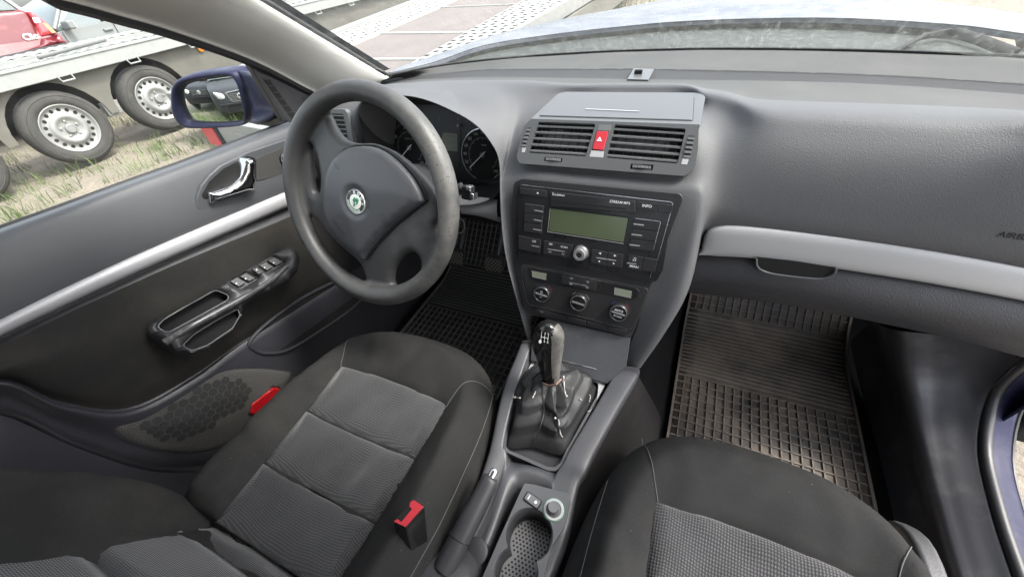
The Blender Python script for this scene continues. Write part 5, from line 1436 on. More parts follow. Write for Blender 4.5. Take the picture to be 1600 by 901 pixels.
# speaker grille with honeycomb
D5 = lambda x, y: (x*.48828, 300+y*.48828)
FS = Frame((-.694, -.25, .35), (0, 1, 0), (.0, 0, 1))
FS = Frame((-.694, -.25, .35), (.05, 1, 0), (.05, 0, 1))
def d5(pts, fr=FS): return [fr.uv(*D5(*p)) for p in pts]
spk = cr(d5([(357, 755), (375, 735), (430, 706), (500, 668), (580, 630), (650, 592), (700, 568), (760, 560), (830, 562), (900, 570), (932, 580), (900, 640), (850, 700), (790, 745), (735, 795), (680, 822), (610, 834), (530, 830), (450, 812), (385, 782)]), 3, True)
M['mesh'] = mat('speaker_mesh', (.050, .048, .046), .8, bump=1, scale=560, dirt=.35, dscale=12, dcol=(.055, .052, .048), bdist=.001)
sg = pillow('speaker_grille', [spk], lambda Pt, D: edge_round(D, .012, .007)+.010*np.clip(D/.06, 0, 1), FS.w, M['mesh'], door, step=.008, w=.01, skirt=-.01)
v_, f_ = tube([FS.w(*p, .001) for p in spk], .0022, 6, closed=True); mesh('grille_rim', v_, f_, M['doorlow'], sg)
inn = d5([(435, 740), (520, 690), (640, 615), (690, 592), (790, 590), (785, 640), (755, 680), (660, 740), (560, 790), (500, 785)])
mb = MB(); a_ = .0100
hexs = []
uc = sum(p[0] for p in inn)/len(inn); vc = sum(p[1] for p in inn)/len(inn)
for i in range(-14, 15):
    for j in range(-14, 15):
        u = uc+i*a_*1.5; v = vc+(j+.5*(i % 2))*a_*math.sqrt(3)
        if inside((u, v), inn): hexs.append((u, v))
mc_ = MB()
seen = set()
innS = np.array(spk)
for u, v in hexs:
    c = [(u+a_*math.cos(rad(60*k)), v+a_*math.sin(rad(60*k))) for k in range(6)]
    dd = dist_to(np.array(c), [spk]); hh_c = edge_round(dd, .012, .007)+.010*np.clip(dd/.06, 0, 1)+.0012
    mc_.add([FS.w(u+(p[0]-u)*.88, v+(p[1]-v)*.88, h) for p, h in zip(c, hh_c)], [list(range(6))])
    continue
    hh = edge_round(dd, .012, .007)+.010*np.clip(dd/.06, 0, 1)+.0006
    for k in range(6):
        key = (round((c[k][0]+c[(k+1) % 6][0])*2000), round((c[k][1]+c[(k+1) % 6][1])*2000))
        if key in seen: continue
        seen.add(key)
        p, q = FS.w(*c[k], hh[k]), FS.w(*c[(k+1) % 6], hh[(k+1) % 6])
        v_, f_ = tube([p, q], .0007, 4, caps=False); mb.add(v_, f_)
mc_.go('honeycomb_cells', mat('grille_cell', (.017, .017, .0175), .8, bump=.5, scale=700), sg, smooth=False)
V_, F_ = triang([cr(inn, 3, True)])
# red reflector
rf = rnd(d5([(786, 700), (790, 668), (858, 618), (880, 618), (876, 645), (806, 702)]), .006)
M['reflector'] = mat('red_reflector', (.33, .008, .012), .2, bump=1, scale=420, bdist=.002)
plate('door_reflector', FS.shift(.008), rf, 0, .012, M['reflector'], door, bevel=.003)
plate('reflector_frame', FS.shift(.008), rnd([(uc_+(p[0]-uc_)*1.12, vc_+(p[1]-vc_)*1.25) for uc_, vc_ in [(sum(p[0] for p in rf)/len(rf), sum(p[1] for p in rf)/len(rf))] for p in rf], 0), 0, .006, M['void'], door)
M['cupblack'] = mat('recess_black', (.010, .010, .011), .7, spec=.12)
M['armblack'] = mat('armrest_plastic', (.026, .026, .029), .5, bump=.35, scale=850, bdist=.0005)
# armrest with pull cup and switches
FA = Frame((-.648, -.10, .52), (-.03, 1, 0), (-.55, 0, .83))
def a5(pts): return [FA.uv(*D5(*p)) for p in pts]
arm = rnd(a5([(470, 440), (482, 422), (550, 385), (680, 315), (860, 205), (920, 178), (948, 186), (958, 215), (952, 252), (925, 285), (860, 320), (800, 348), (777, 362), (772, 395), (745, 445), (665, 503), (612, 522), (560, 508), (478, 455)]), .01)
cup1 = rnd(a5([(500, 432), (522, 408), (600, 362), (690, 312), (732, 330), (730, 345), (640, 395), (535, 452)]), .011)
cup2 = rnd(a5([(580, 492), (615, 508), (665, 490), (745, 435), (768, 395), (762, 372), (700, 405), (620, 455)]), .012)
sw1 = rnd(a5([(728, 290), (785, 256), (826, 276), (768, 312)]), .002)
sw2 = rnd(a5([(820, 235), (874, 206), (911, 226), (852, 258)]), .002)
def armh(Pt, D): return edge_round(D, .018, .016)
ar = pillow('armrest', [arm, cup1, cup2, sw1, sw2], armh, FA.w, M['armblack'], door, step=.007, w=.014, skirt=-.03, sharp=50)
# skirt holes hide the depth; floors of the recesses
for nm, q, dz, mm in (('pull_cup', cup1, -.022, 'cupblack'), ('pull_cup', cup2, -.022, 'cupblack'), ('switch_well', sw1, -.004, 'black'), ('switch_well', sw2, -.004, 'black')):
    V_, F_ = triang([q]); w_ = mesh(nm, [FA.w(p.x, p.y, dz) for p in V_], F_, M[mm], ar)
    v_, f_ = tube([FA.w(*p, .0005) for p in q], .0014 if nm == 'pull_cup' else .001, 6, closed=True); mesh('recess_rim', v_, f_, M['smooth'], w_)
for q0, q1, q2, q3 in (((735, 288), (757, 275), (786, 291), (763, 305)), ((765, 272), (785, 261), (815, 277), (796, 287)), ((827, 237), (847, 226), (873, 241), (853, 253)), ((855, 222), (874, 211), (903, 226), (882, 237))):
    ks = plate('window_switch', FA, rnd(a5([q0, q1, q2, q3]), .0012), -.004, .0055, M['armblack'], ar, bevel=.002)
    c = a5([((q0[0]+q2[0])/2-6, (q0[1]+q2[1])/2+5)])[0]
    mesh('switch_mark', *flat(FA, rect(c[0], c[1], .0026, .0018), .0057), M['white'], ks, smooth=False)
ls = plate('lock_switch', FA, rnd(a5([(800, 255), (815, 246), (838, 262), (822, 271)]), .001), .010, .0175, M['black'], ar, bevel=.001)
c = a5([(814, 256)])[0]; mesh('switch_mark', *flat(FA, circ(c[0], c[1], .0014, 10), .0177), M['white'], ls, smooth=False)
br_ = [FA.w(*p, h) for p, h in zip(a5([(528, 482), (600, 440), (700, 385), (790, 335), (860, 290), (912, 245)]), (.006, .016, .017, .017, .016, .012))]
v_, f_ = tube(cr(br_, 5), [.0095]*4+[.0085]*12+[.007]*10, 14, sq=.75); mesh('armrest_bar', v_, f_, mat('worn_gloss_black', (.05, .05, .052), .22, rvar=.08, dirt=.4, dscale=40, dthr=(.5, .7), dcol=(.3, .3, .3)), ar)
# inner release handle
E6 = lambda x, y: (290+x*.3107, 60+y*.3107)
FD = Frame((-.690, .05, .66), (0, 1, 0), (.12, 0, 1))
def e6(pts, h=0): return [FD.uv(*E6(*p), h) for p in pts]
scp = rnd(e6([(45, 850), (48, 795), (70, 740), (110, 690), (165, 640), (300, 572), (450, 522), (560, 485), (600, 480), (600, 668), (520, 690), (300, 775), (75, 872)]), [.01]*8+[0, 0, 0, 0, .012])
plate('handle_surround', FD, scp, -.004, .004, M['doorpad'], door, bevel=.003)
scb_ = rnd(e6([(70, 790), (110, 720), (180, 655), (300, 590), (345, 600), (345, 710), (140, 790), (90, 810)]), .008)
plate('handle_recess', FD, scb_, .003, .0046, M['void'], door)
tx = rnd(e6([(346, 605), (450, 560), (560, 525), (600, 520), (600, 650), (520, 672), (346, 716)]), .004)
plate('textured_plate', FD, tx, .002, .0056, M['mesh'], door, bevel=.001)
hc = rnd(e6([(130, 780), (142, 834), (340, 762), (350, 712), (341, 625), (325, 603), (300, 607), (290, 625), (275, 700), (238, 742)], .02), [.002, .002, .004, 0, .003, .004, .003, .002, .02, .02])
hn = pillow('release_handle', [hc], lambda Pt, D: .010+edge_round(D, .010, .010)+(Pt[:, 0]-FD.uv(*E6(134, 790))[0])*.12, FD.w, M['chrome'], door, step=.003, w=.009, skirt=.004, sharp=0)
mkc = FD.uv(*E6(497, 605), .006)
mkk = mesh('mirror_knob', *lathe([(.0125, .004), (.0125, .009), (.0095, .011), (.0085, .018), (.0001, .0185)], FD, *mkc, n=32), M['black'], door)
mesh('knob_marks', *arcband(FD, *mkc, .0108, .0115, 100, 250, .0106, 16), M['grey'], mkk, smooth=False)
# storage bin at the bottom front of the door
FPk = Frame((-.690, .02, .33), (0, 1, 0), (.02, 0, 1))
pk = cr([FPk.uv(*p) for p in [(388, 532), (420, 500), (470, 465), (520, 440), (560, 425), (575, 450), (550, 480), (500, 515), (450, 545), (415, 551), (395, 545)]], 4, True)
plate('door_pocket', FPk, pk, .0, .0015, M['void'], door)
v_, f_ = tube([FPk.w(*p, .004) for p in pk], .004, 8, closed=True); mesh('pocket_rim', v_, f_, M['doorlow'], door)
# outer skin, mirror corner and wing mirror
mesh('outer_panel', *box(Frame((-.80, 0, 0), (0, 1, 0), (0, 0, 1)), -.60, .55, .0, .64, -.05, .0), M['blue'], door, bevel=.02)
FT_ = Frame((-.705, .30, .76), (0, 1, 0), (.05, 0, 1))
def t6(pts, h=0): return [FT_.uv(*E6(*p), h) for p in pts]
sail = plate('mirror_corner', FT_, rnd(t6([(306, 125), (330, 122), (500, 170), (720, 290), (760, 400), (560, 424), (478, 418), (400, 280)]), .003), -.004, .006, M['dash2'], door, bevel=.003)
plate('corner_edge', FT_, t6([(300, 128), (318, 122), (372, 200), (500, 410), (478, 420), (390, 275)]), -.004, .0095, M['seal'], sail, bevel=.002)
for k in range(6):
    a = (400+k*24, 208+k*33); b = (418+k*24, 236+k*33)
    plate('tweeter_slot', FT_, t6([(a[0]-20, a[1]), (a[0]+12, a[1]-2), (b[0]+12, b[1]-2), (b[0]-14, b[1]+2)]), .005, .0068, M['void'], sail)
FM = Frame(at(335, 155, y=.215), (.93, .34, .0), (0, .040, 1))
mp = lambda x, y: (260+x*.14433, 100+y*.14433)
def m6(pts, h=0): return [FM.uv(*mp(*p), h) for p in pts]
ho = cr(m6([(72, 420), (75, 280), (110, 190), (200, 130), (350, 90), (560, 62), (680, 58), (790, 75), (870, 200), (900, 350), (930, 500), (900, 620), (830, 660), (640, 680), (400, 690), (210, 684), (130, 610), (80, 520)]), 3, True)
gl = cr(m6([(180, 330), (200, 250), (260, 200), (420, 165), (640, 128), (730, 135), (785, 220), (830, 380), (868, 560), (850, 610), (700, 622), (450, 628), (300, 612), (250, 560), (200, 440)]), 3, True)
def hh_(Pt, D): return edge_round(D, .022, .022)
def resamp(L, n=90):
    cx0 = sum(p[0] for p in gl)/len(gl); cy0 = sum(p[1] for p in gl)/len(gl); out = []
    A = [(math.atan2(p[1]-cy0, p[0]-cx0), p) for p in L]; A.sort()
    for k in range(n):
        a = -math.pi+2*math.pi*(k+.5)/n
        lo = [q for q in A if q[0] <= a]; hi = [q for q in A if q[0] > a]
        p0 = lo[-1] if lo else (A[-1][0]-2*math.pi, A[-1][1]); p1 = hi[0] if hi else (A[0][0]+2*math.pi, A[0][1])
        t = (a-p0[0])/(p1[0]-p0[0]); out.append((p0[1][0]+(p1[1][0]-p0[1][0])*t, p0[1][1]+(p1[1][1]-p0[1][1])*t))
    return out
ho_, gl_ = resamp(ho), resamp(gl)
hr_ = []
for t, h in ((0, -.03), (0, -.004), (.06, .006), (.2, .014), (.42, .0185), (.65, .017), (.85, .010), (.96, .002), (1, -.008)):
    hr_.append([FM.w(a[0]+(b[0]-a[0])*t, a[1]+(b[1]-a[1])*t, h) for a, b in zip(ho_, gl_)])
mh = mesh('mirror_housing', [p for r in hr_ for p in r], grid_faces(len(hr_), 90, cv=True), M['blue'], door, sharp=0)
mh_unused = (lambda *a, **k: None)('mirror_housing', [ho, gl], hh_, FM.w, M['blue'], door, step=.008, w=.018, skirt=-.03, sharp=50)
cH = Vector((sum(p[0] for p in ho)/len(ho), sum(p[1] for p in ho)/len(ho)))
rws = [[FM.w(*p, -.03) for p in ho]]
for s_, h_ in ((.97, -.05), (.85, -.075), (.55, -.095), (.2, -.102), (.01, -.104)): rws.append([FM.w(cH.x+(p[0]-cH.x)*s_, cH.y+(p[1]-cH.y)*s_, h_) for p in ho])
mesh('mirror_shell', [p for r in rws for p in r], grid_faces(len(rws), len(ho), cv=True), M['blue'], mh)
MC = (sum(p[0] for p in gl)/len(gl), sum(p[1] for p in gl)/len(gl)); MR = 1.4      # convex glass, as on the real car
pillow('mirror_glass', [gl], lambda Pt, D: .003-((Pt[:, 0]-MC[0])**2+(Pt[:, 1]-MC[1])**2)/(2*MR), FM.w, M['mirror'], mh, step=.005, w=.01, sharp=0)
v_, f_ = tube([FM.w(*p, .0) for p in gl], .003, 6, closed=True); mesh('glass_edge', v_, f_, M['seal'], mh)
rw_ = [[at(*mp(*p), x=x) for p in q] for x, q in ((-.84, [(800, 78), (900, 330), (950, 520), (930, 640)]), (-.79, [(900, 90), (990, 300), (1080, 480), (1010, 640)]), (-.72, [(960, 110), (1080, 300), (1200, 470), (1210, 560)]))]
loft('mirror_arm', rw_, M['blue'], door, n=4, m=4, solid=.01)

# ================================================================ car body shell round the cabin
# A-pillar trim
lo_ = [at(560, 165, x=-.69), at(498, 143, x=-.685), at(400, 92, x=-.675), at(275, 45, x=-.66), at(190, 19, x=-.646)]
up_ = [Vector((-.60, .455, .742)), at(603, 121, x=-.60), at(534, 80, x=-.60), at(470, 42, x=-.59), at(400, 0, x=-.575)]
d_ = (lo_[-1]-lo_[-2]); print('pillar', [tuple(round(c, 3) for c in p) for p in lo_]); lo_.append(lo_[-1]+d_*1.0+Vector((.004, 0, -.003))); lo_.append(lo_[-1]+d_*1.6+Vector((.01, 0, -.015))); up_.append(at(330, -40, x=-.555)); up_.append(up_[-1]+Vector((.03, -.25, .10)))
lo_.append(Vector((-.55, -.9, 1.10))); up_.append(Vector((-.42, -.55, 1.17)))
rws = [[p+Vector((-.035, .01, -.004)) for p in lo_], [p+Vector((-.004, 0, -.006)) for p in lo_], [p+Vector((.003, 0, .002)) for p in lo_], [p*.72+q*.28+Vector((.018, -.004, .004)) for p, q in zip(lo_, up_)], [p*.35+q*.65+Vector((.016, -.01, .006)) for p, q in zip(lo_, up_)], [q+Vector((0, -.004, .001)) for q in up_], [q+Vector((-.012, .02, .0)) for q in up_]]
loft('pillar_trim', rws, M['pillar'], shell, n=5, m=4, sharp=0)
v_, f_ = tube(cr([p+Vector((-.016, .004, -.008)) for p in lo_], 4), .010, 8); mesh('door_frame_seal', v_, f_, M['seal'], shell)
v_, f_ = tube(cr([p+Vector((-.004, .012, .002)) for p in up_], 4), .005, 8); mesh('windscreen_seal', v_, f_, M['seal'], shell)
mesh('pillar_skin', [p for r in [[p+Vector((-.05, .02, .0)) for p in lo_], [(p+q)/2+Vector((-.05, .05, .02)) for p, q in zip(lo_, up_)], [q+Vector((-.01, .035, .01)) for q in up_]] for p in r], grid_faces(3, len(lo_)), M['blue'], shell)
mir = lambda P_: [Vector((-p.x, p.y, p.z)) for p in P_]
loft('pillar_trim', [mir(r) for r in rws], M['pillar'], shell, n=5, m=4, sharp=0)
# windscreen
xs_ = [-.62, -.5, -.3, -.1, .1, .3, .5, .64]
wb = [WS(x)+Vector((0, .012, -.004)) for x in xs_]
wt = [Vector((x*.86, -.02-.55*x*x-.05, 1.17-.10*x*x)) for x in xs_]
loft('windscreen', [wb, [(a*.66+b*.34)+Vector((0, .012, .012)) for a, b in zip(wb, wt)], [(a*.33+b*.67)+Vector((0, .012, .012)) for a, b in zip(wb, wt)], wt], M['wscreen'], shell, n=4, m=4, sharp=0)
wline = cr([WS(x)+Vector((0, .004, .0015)) for x in [-.62+.06*i for i in range(22)]], 2)
v_, f_ = tube(wline, .0028, 6); mesh('windscreen_edge', v_, f_, M['void'], shell)
# roof, rear screen side rails: outside the picture, they shade the cabin as in the real car
rr = []
for y, z, w_ in ((-.07, 1.18, .46), (-.3, 1.215, .52), (-.8, 1.235, .55), (-1.4, 1.20, .53), (-1.75, 1.14, .50)):
    rr.append([Vector((-w_-.04, y-.03, z-.10)), Vector((-w_, y, z-.04)), Vector((-w_*.5, y, z)), Vector((0, y, z+.01)), Vector((w_*.5, y, z)), Vector((w_, y, z-.04)), Vector((w_+.04, y-.03, z-.10))])
loft('headliner', rr, M['headliner'], shell, n=4, m=4)
loft('roof_skin', [[p+Vector((0, 0, .03)) for p in r] for r in rr], M['blue'], shell, n=4, m=4)
for sg_ in (-1, 1):
    loft('centre_pillar', [[Vector((sg_*.70, -.66, .15)), Vector((sg_*.72, -.66, .75)), Vector((sg_*.59, -.70, 1.13))], [Vector((sg_*.69, -.80, .15)), Vector((sg_*.71, -.80, .75)), Vector((sg_*.58, -.80, 1.13))]], M['pillar'], shell, n=4, m=2, solid=.03)
    mesh('rear_door_panel', *box(Frame((sg_*.74, 0, 0), (0, 1, 0), (0, 0, 1)), -1.75, -.82, .0, .76, -.03, .03), M['doorpad'], shell, bevel=.02)
mesh('rear_bench', *box(Frame((0, -1.30, .1), (1, 0, 0), (0, 1, 0)), -.64, .64, -.25, .22, 0, .25), M['knit'], shell, bevel=.05)
mesh('rear_backrest', *box(Frame((0, -1.62, .1), (1, 0, 0), (0, 1, 0)), -.64, .64, -.08, .08, 0, .68), M['knit'], shell, bevel=.05)
# left sill / pillar foot behind the seat
lp = [[at(px, py, x=-.70) for px, py in ((-200, 700), (-60, 680), (0, 648), (122, 700), (245, 737), (350, 728), (440, 680))],
      [at(px, py, x=-.69) for px, py in ((-200, 740), (-60, 700), (0, 668), (115, 722), (235, 760), (350, 750), (450, 700))],
      [at(px, py, x=-.66) for px, py in ((-200, 800), (-60, 780), (0, 760), (110, 790), (225, 810), (350, 790), (470, 730))]]
lp.append([p+Vector((0.0, 0, -.25)) for p in lp[-1]])
loft('sill_trim', lp, M['doorlow'], shell, n=5, m=4, sharp=0)
# bonnet and scuttle
br1 = [(-.74, .55, .70)]+[tuple(at(px, py, z=.70)) for px, py in [(677, 97), (755, 71), (852, 55), (963, 42), (1080, 32), (1275, 27), (1470, 36), (1600, 52)]]+[(.78, .60, .70)]
br1 = [Vector(p)*.80+Vector((p[0]*.20*1.0, .13, .140-.004)) for p in br1]
br1 = [CAM+(Vector(p)-CAM) for p in br1]
BX = [-.74, -.70, -.60, -.42, -.19, .04, .34, .56, .68, .80]
rear_edge = []
for p in [(640, 110), (677, 97), (755, 71), (852, 55), (963, 42), (1080, 32), (1275, 27), (1470, 36), (1600, 52), (1720, 75)]:
    rear_edge.append(at(*p, z=.712))
front = lambda p, y, z, k=1.0: Vector((max(-.80, min(.86, p.x*k)), y-.25*(p.x/.8)**2, z-.07*abs(p.x/.8)**3))
brow_xy = [(-.80, .98, .645), (-.80, 1.12, .65), (-.70, 1.38, .655), (-.52, 1.60, .66), (-.33, 1.76, .66), (-.10, 1.98, .655), (.22, 2.02, .655), (.46, 1.92, .655), (.66, 1.70, .65), (.80, 1.40, .65)]
rear_edge[0] = Vector((-.745, .62, .705)); rear_edge[-1] = Vector((.80, .66, .705))
bon = [[p+Vector((0, -.003, -.012)) for p in rear_edge], [p+Vector((0, .0, -.002)) for p in rear_edge], [p+Vector((0, .012, 0)) for p in rear_edge]]
for t_, dz_ in ((.25, .012), (.5, .016), (.75, .012), (.92, .006), (1, 0)):
    bon.append([p.lerp(Vector(q), t_)+Vector((0, 0, dz_)) for p, q in zip(rear_edge, brow_xy)])
bon.append([Vector((q[0]*1.02, q[1]+.06, q[2]-.06)) for q in brow_xy]); bon.append([Vector((q[0]*1.03, q[1]+.09, q[2]-.25)) for q in brow_xy]); bon.append([Vector((q[0]*1.0, q[1]+.05, q[2]-.6)) for q in brow_xy])
M['bonnet'] = mat('bonnet_paint', (.045, .05, .08), .30, spec=.35, dirt=.55, dscale=3.5, dthr=(.38, .68), dcol=(.22, .225, .23), rvar=.06)
loft('bonnet', bon, M['bonnet'], shell, n=4, m=5, sharp=0)
M['scuttle'] = mat('scuttle_plastic', (.020, .025, .023), .7, bump=.4, scale=200, kind='noise', dirt=.5, dscale=40, dthr=(.5, .7), dcol=(.16, .17, .15))
sc1 = [WS(p.x)+Vector((0, .02, -.03)) for p in rear_edge]
loft('scuttle', [[p+Vector((0, -.01, -.02)) for p in sc1], [a*.6+b*.4+Vector((0, 0, -.015)) for a, b in zip(sc1, rear_edge)], [p+Vector((0, .01, -.025)) for p in rear_edge]], M['scuttle'], shell, n=4, m=4, sharp=0)
for pts in ([(1392, 84), (1440, 58), (1480, 50)], [(1490, 50), (1530, 62), (1585, 84)]):  # dark reflections at the windscreen's right end, put in as solid black bars
    v_, f_ = tube([at(*p, z=.705) for p in pts], .010, 8, sq=.5); mesh('wiper_arm', v_, f_, M['void'], shell)
# front wings
for sg_ in (-1, 1):
    w0 = [Vector((sg_*.745, .45, .69)), Vector((sg_*.75, .62, .702)), Vector((sg_*.80, .9, .655)), Vector((sg_*.80, 1.15, .648))]
    loft('front_wing', [w0, [Vector((sg_*.84, p.y, p.z-.06)) for p in w0], [Vector((sg_*.87, p.y, p.z-.2)) for p in w0], [Vector((sg_*.875, p.y, -.1)) for p in w0]], M['blue'], shell, n=4, m=4)
# right-hand sill with the open doorway
inn_ = [at(px, py, z=z) for px, py, z in ((1360, 505, .12), (1380, 585, .07), (1408, 680, .06), (1436, 780, .06), (1470, 901, .06), (1530, 1050, .06))]
inn2 = [at(px, py, z=z) for px, py, z in ((1395, 515, .30), (1412, 600, .19), (1434, 690, .14), (1457, 780, .13), (1490, 901, .125), (1545, 1050, .125))]
cr1 = [at(px, py, z=z) for px, py, z in ((1560, 540, .36), (1515, 600, .24), (1500, 690, .175), (1520, 790, .165), (1556, 901, .16), (1612, 1050, .16))]
lip = [at(px, py, z=z) for px, py, z in ((1592, 562, .36), (1545, 612, .25), (1528, 695, .185), (1546, 790, .175), (1582, 901, .17), (1640, 1050, .17))]
loft('right_sill_trim' if 0 else 'sill_trim', [[p+Vector((-.012, 0, -.08)) for p in inn_], inn_, inn2, [a*.5+b*.5+Vector((0, 0, .004)) for a, b in zip(inn2, cr1)], cr1, lip, [p+Vector((.004, 0, -.02)) for p in lip]], M['sill'], shell, n=5, m=4, sharp=0)
sl_ = [p+Vector((.008, -.0, .004)) for p in lip]
sl_ = [at(1640, 545, z=.40)]+sl_
v_, f_ = tube(cr(sl_, 5), .0085, 10); mesh('door_opening_seal', v_, f_, M['seal'], shell)
bl0 = [p+Vector((.012, 0, -.006)) for p in sl_]
loft('sill_paint', [bl0, [p+Vector((.018, .0, -.005)) for p in bl0], [p+Vector((.034, .0, -.02)) for p in bl0], [p+Vector((.042, 0, -.12)) for p in bl0], [p+Vector((.03, 0, -.3)) for p in bl0]], M['blue'], shell, n=5, m=3, sharp=0)
v_, f_ = tube(cr([p+Vector((.034, 0, -.016)) for p in bl0], 4), .004, 8); mesh('sill_edge_seal', v_, f_, M['seal'], shell)
hg = at(1592, 640, z=.10); mesh('door_hinge', *box(Frame(hg, (1, 0, 0), (0, 1, 0)), -.02, .06, -.05, .08, -.05, .20), M['void'], shell, bevel=.015)
# firewall and footwell sides
mesh('firewall', *box(Frame((0, .92, 0), (1, 0, 0), (0, 0, 1)), -.76, .80, -.05, .60, -.02, .02), M['void'], shell)
loft('kick_panel', [[Vector((.70, .50, -.02)), Vector((.70, .7, -.02)), Vector((.69, .95, -.02))], [Vector((.76, .52, .3)), Vector((.74, .7, .3)), Vector((.69, .95, .3))], [Vector((.79, .42, .62)), Vector((.76, .6, .62)), Vector((.70, .95, .62))]], M['dash2'], shell, n=4, m=3)
loft('kick_panel', [[Vector((-.72, .0, -.02)), Vector((-.70, .5, -.02)), Vector((-.69, .95, -.02))], [Vector((-.72, .15, .3)), Vector((-.71, .5, .3)), Vector((-.69, .95, .3))], [Vector((-.74, .30, .62)), Vector((-.73, .5, .62)), Vector((-.70, .95, .62))]], M['dash2'], shell, n=4, m=3)
mesh('bodyside', *box(Frame((.0, -1.0, -.18), (1, 0, 0), (0, 1, 0)), -.74, .74, -.8, 2.0, 0, .12), M['blue'], shell, bevel=.02)

# ================================================================ outside
GZ = -.28
def ground_mat():
    m = bpy.data.materials.new('sandy_ground'); m.use_nodes = True; nt = m.node_tree; N = nt.nodes; L = nt.links; b = N['Principled BSDF']; b.inputs['Roughness'].default_value = .95
    tc = N.new('ShaderNodeTexCoord')
    def noise(s, d=6):
        n = N.new('ShaderNodeTexNoise'); n.inputs['Scale'].default_value = s; n.inputs['Detail'].default_value = d; n.inputs['Roughness'].default_value = .7; L.new(tc.outputs['Object'], n.inputs['Vector']); return n.outputs['Fac']
    def ramp(f, a, c, x=0, y=1):
        r = N.new('ShaderNodeMapRange'); r.inputs[1].default_value = a; r.inputs[2].default_value = c; r.inputs[3].default_value = x; r.inputs[4].default_value = y; L.new(f, r.inputs[0]); return r.outputs[0]
    def mix(f, a, c):
        x = N.new('ShaderNodeMix'); x.data_type = 'RGBA'; L.new(f, x.inputs[0])
        for i, q in ((6, a), (7, c)):
            if isinstance(q, tuple): x.inputs[i].default_value = (*q, 1)
            else: L.new(q, x.inputs[i])
        return x.outputs[2]
    sand = mix(ramp(noise(3), .35, .65), (.26, .225, .178), (.20, .174, .138))
    sand = mix(ramp(noise(40, 8), .5, .7), sand, (.105, .09, .072))
    g = mix(ramp(noise(14), .35, .65), (.06, .085, .028), (.095, .115, .048))
    # grass beyond the parked cars: by distance along x, with an uneven edge
    sp = N.new('ShaderNodeSeparateXYZ'); L.new(tc.outputs['Object'], sp.inputs[0])
    ad = N.new('ShaderNodeMath'); ad.operation = 'MULTIPLY_ADD'; L.new(noise(.35), ad.inputs[0]); ad.inputs[1].default_value = 6; L.new(sp.outputs['X'], ad.inputs[2])
    f1 = ramp(ad.outputs[0], -14, -15.5, 0, 1)
    f2 = ramp(noise(.9, 9), .62, .74)
    c = mix(f2, sand, g); c = mix(f1, c, g)
    L.new(c, b.inputs['Base Color'])
    bp = N.new('ShaderNodeBump'); bp.inputs['Strength'].default_value = .8; bp.inputs['Distance'].default_value = .03; L.new(noise(18, 8), bp.inputs['Height']); L.new(bp.outputs[0], b.inputs['Normal'])
    return m
gm = ground_mat()
n = 24
gv = []
for i in range(n+1):
    for j in range(n+1):
        x = 300*math.copysign(abs(2*i/n-1)**3, 2*i/n-1); y = 300*math.copysign(abs(2*j/n-1)**3, 2*j/n-1)
        gv.append(Vector((x, y, GZ)))
mesh('ground', gv, grid_faces(n+1, n+1), gm, None, kind='structure')
# grass: blades, too many to count
M['blade'] = mat('grass_blade', (.075, .11, .028), .6, var=.35, vscale=3)
def tufts(name, spots, h, seed):
    r = random.Random(seed); mb = MB()
    for (x, y, rr, nb) in spots:
        for k in range(nb):
            a = r.random()*6.283; d = rr*math.sqrt(r.random()); px, py = x+d*math.cos(a), y+d*math.sin(a)
            hh = h*(.4+r.random()); b = r.random()*6.283; w = .0015+.0025*r.random(); ln = hh*(.3+.8*r.random())
            dx, dy = math.cos(b), math.sin(b)
            p = [(px-dy*w, py+dx*w, GZ), (px+dy*w, py-dx*w, GZ), (px+dx*ln*.4+dy*w*.8, py+dy*ln*.4-dx*w*.8, GZ+hh*.7), (px+dx*ln*.4-dy*w*.8, py+dy*ln*.4+dx*w*.8, GZ+hh*.7), (px+dx*ln, py+dy*ln, GZ+hh)]
            mb.add(p, [[0, 1, 2, 3], [3, 2, 4]])
    o = mb.go(name, M['blade'], None, smooth=False, kind='stuff', sharp=0)
    o['label'] = 'thin green grass growing through the sandy ground'; o['category'] = 'grass'
    return o
r = random.Random(5)
sp = []
for px, py in [(20, 255), (15, 290), (45, 300), (75, 280), (130, 275), (160, 262), (30, 340), (10, 320), (225, 235), (235, 262), (270, 225), (265, 245), (300, 235), (320, 222), (190, 275), (60, 330), (110, 300), (345, 228), (30, 270), (250, 250), (5, 345)]:
    p = at(px, py, z=GZ); sp.append((p.x, p.y, .10+.12*r.random(), 30))
for k in range(50):
    x, y = -5.2+r.random()*2.9, -.5+r.random()*3.8
    sp.append((x, y, .08+.15*r.random(), 9))
for k in range(18): sp.append((-6.2-r.random()*1.2, .3+r.random()*3, .2, 20))
tufts('grass', sp, .11, 2)
sp = [(-4.5+5.5*r.random(), -5.2+2.6*r.random(), .3, 55) for k in range(110)]
o = tufts('grass', sp, .30, 3); o['label'] = 'tall green grass in front of the parked cars seen in the wing mirror'
sp = [(-2.5+6*r.random(), 7+7*r.random(), .5, 40) for k in range(70)]
o = tufts('grass', sp, .14, 4); o['label'] = 'dry grass on the ground beyond the bonnet'

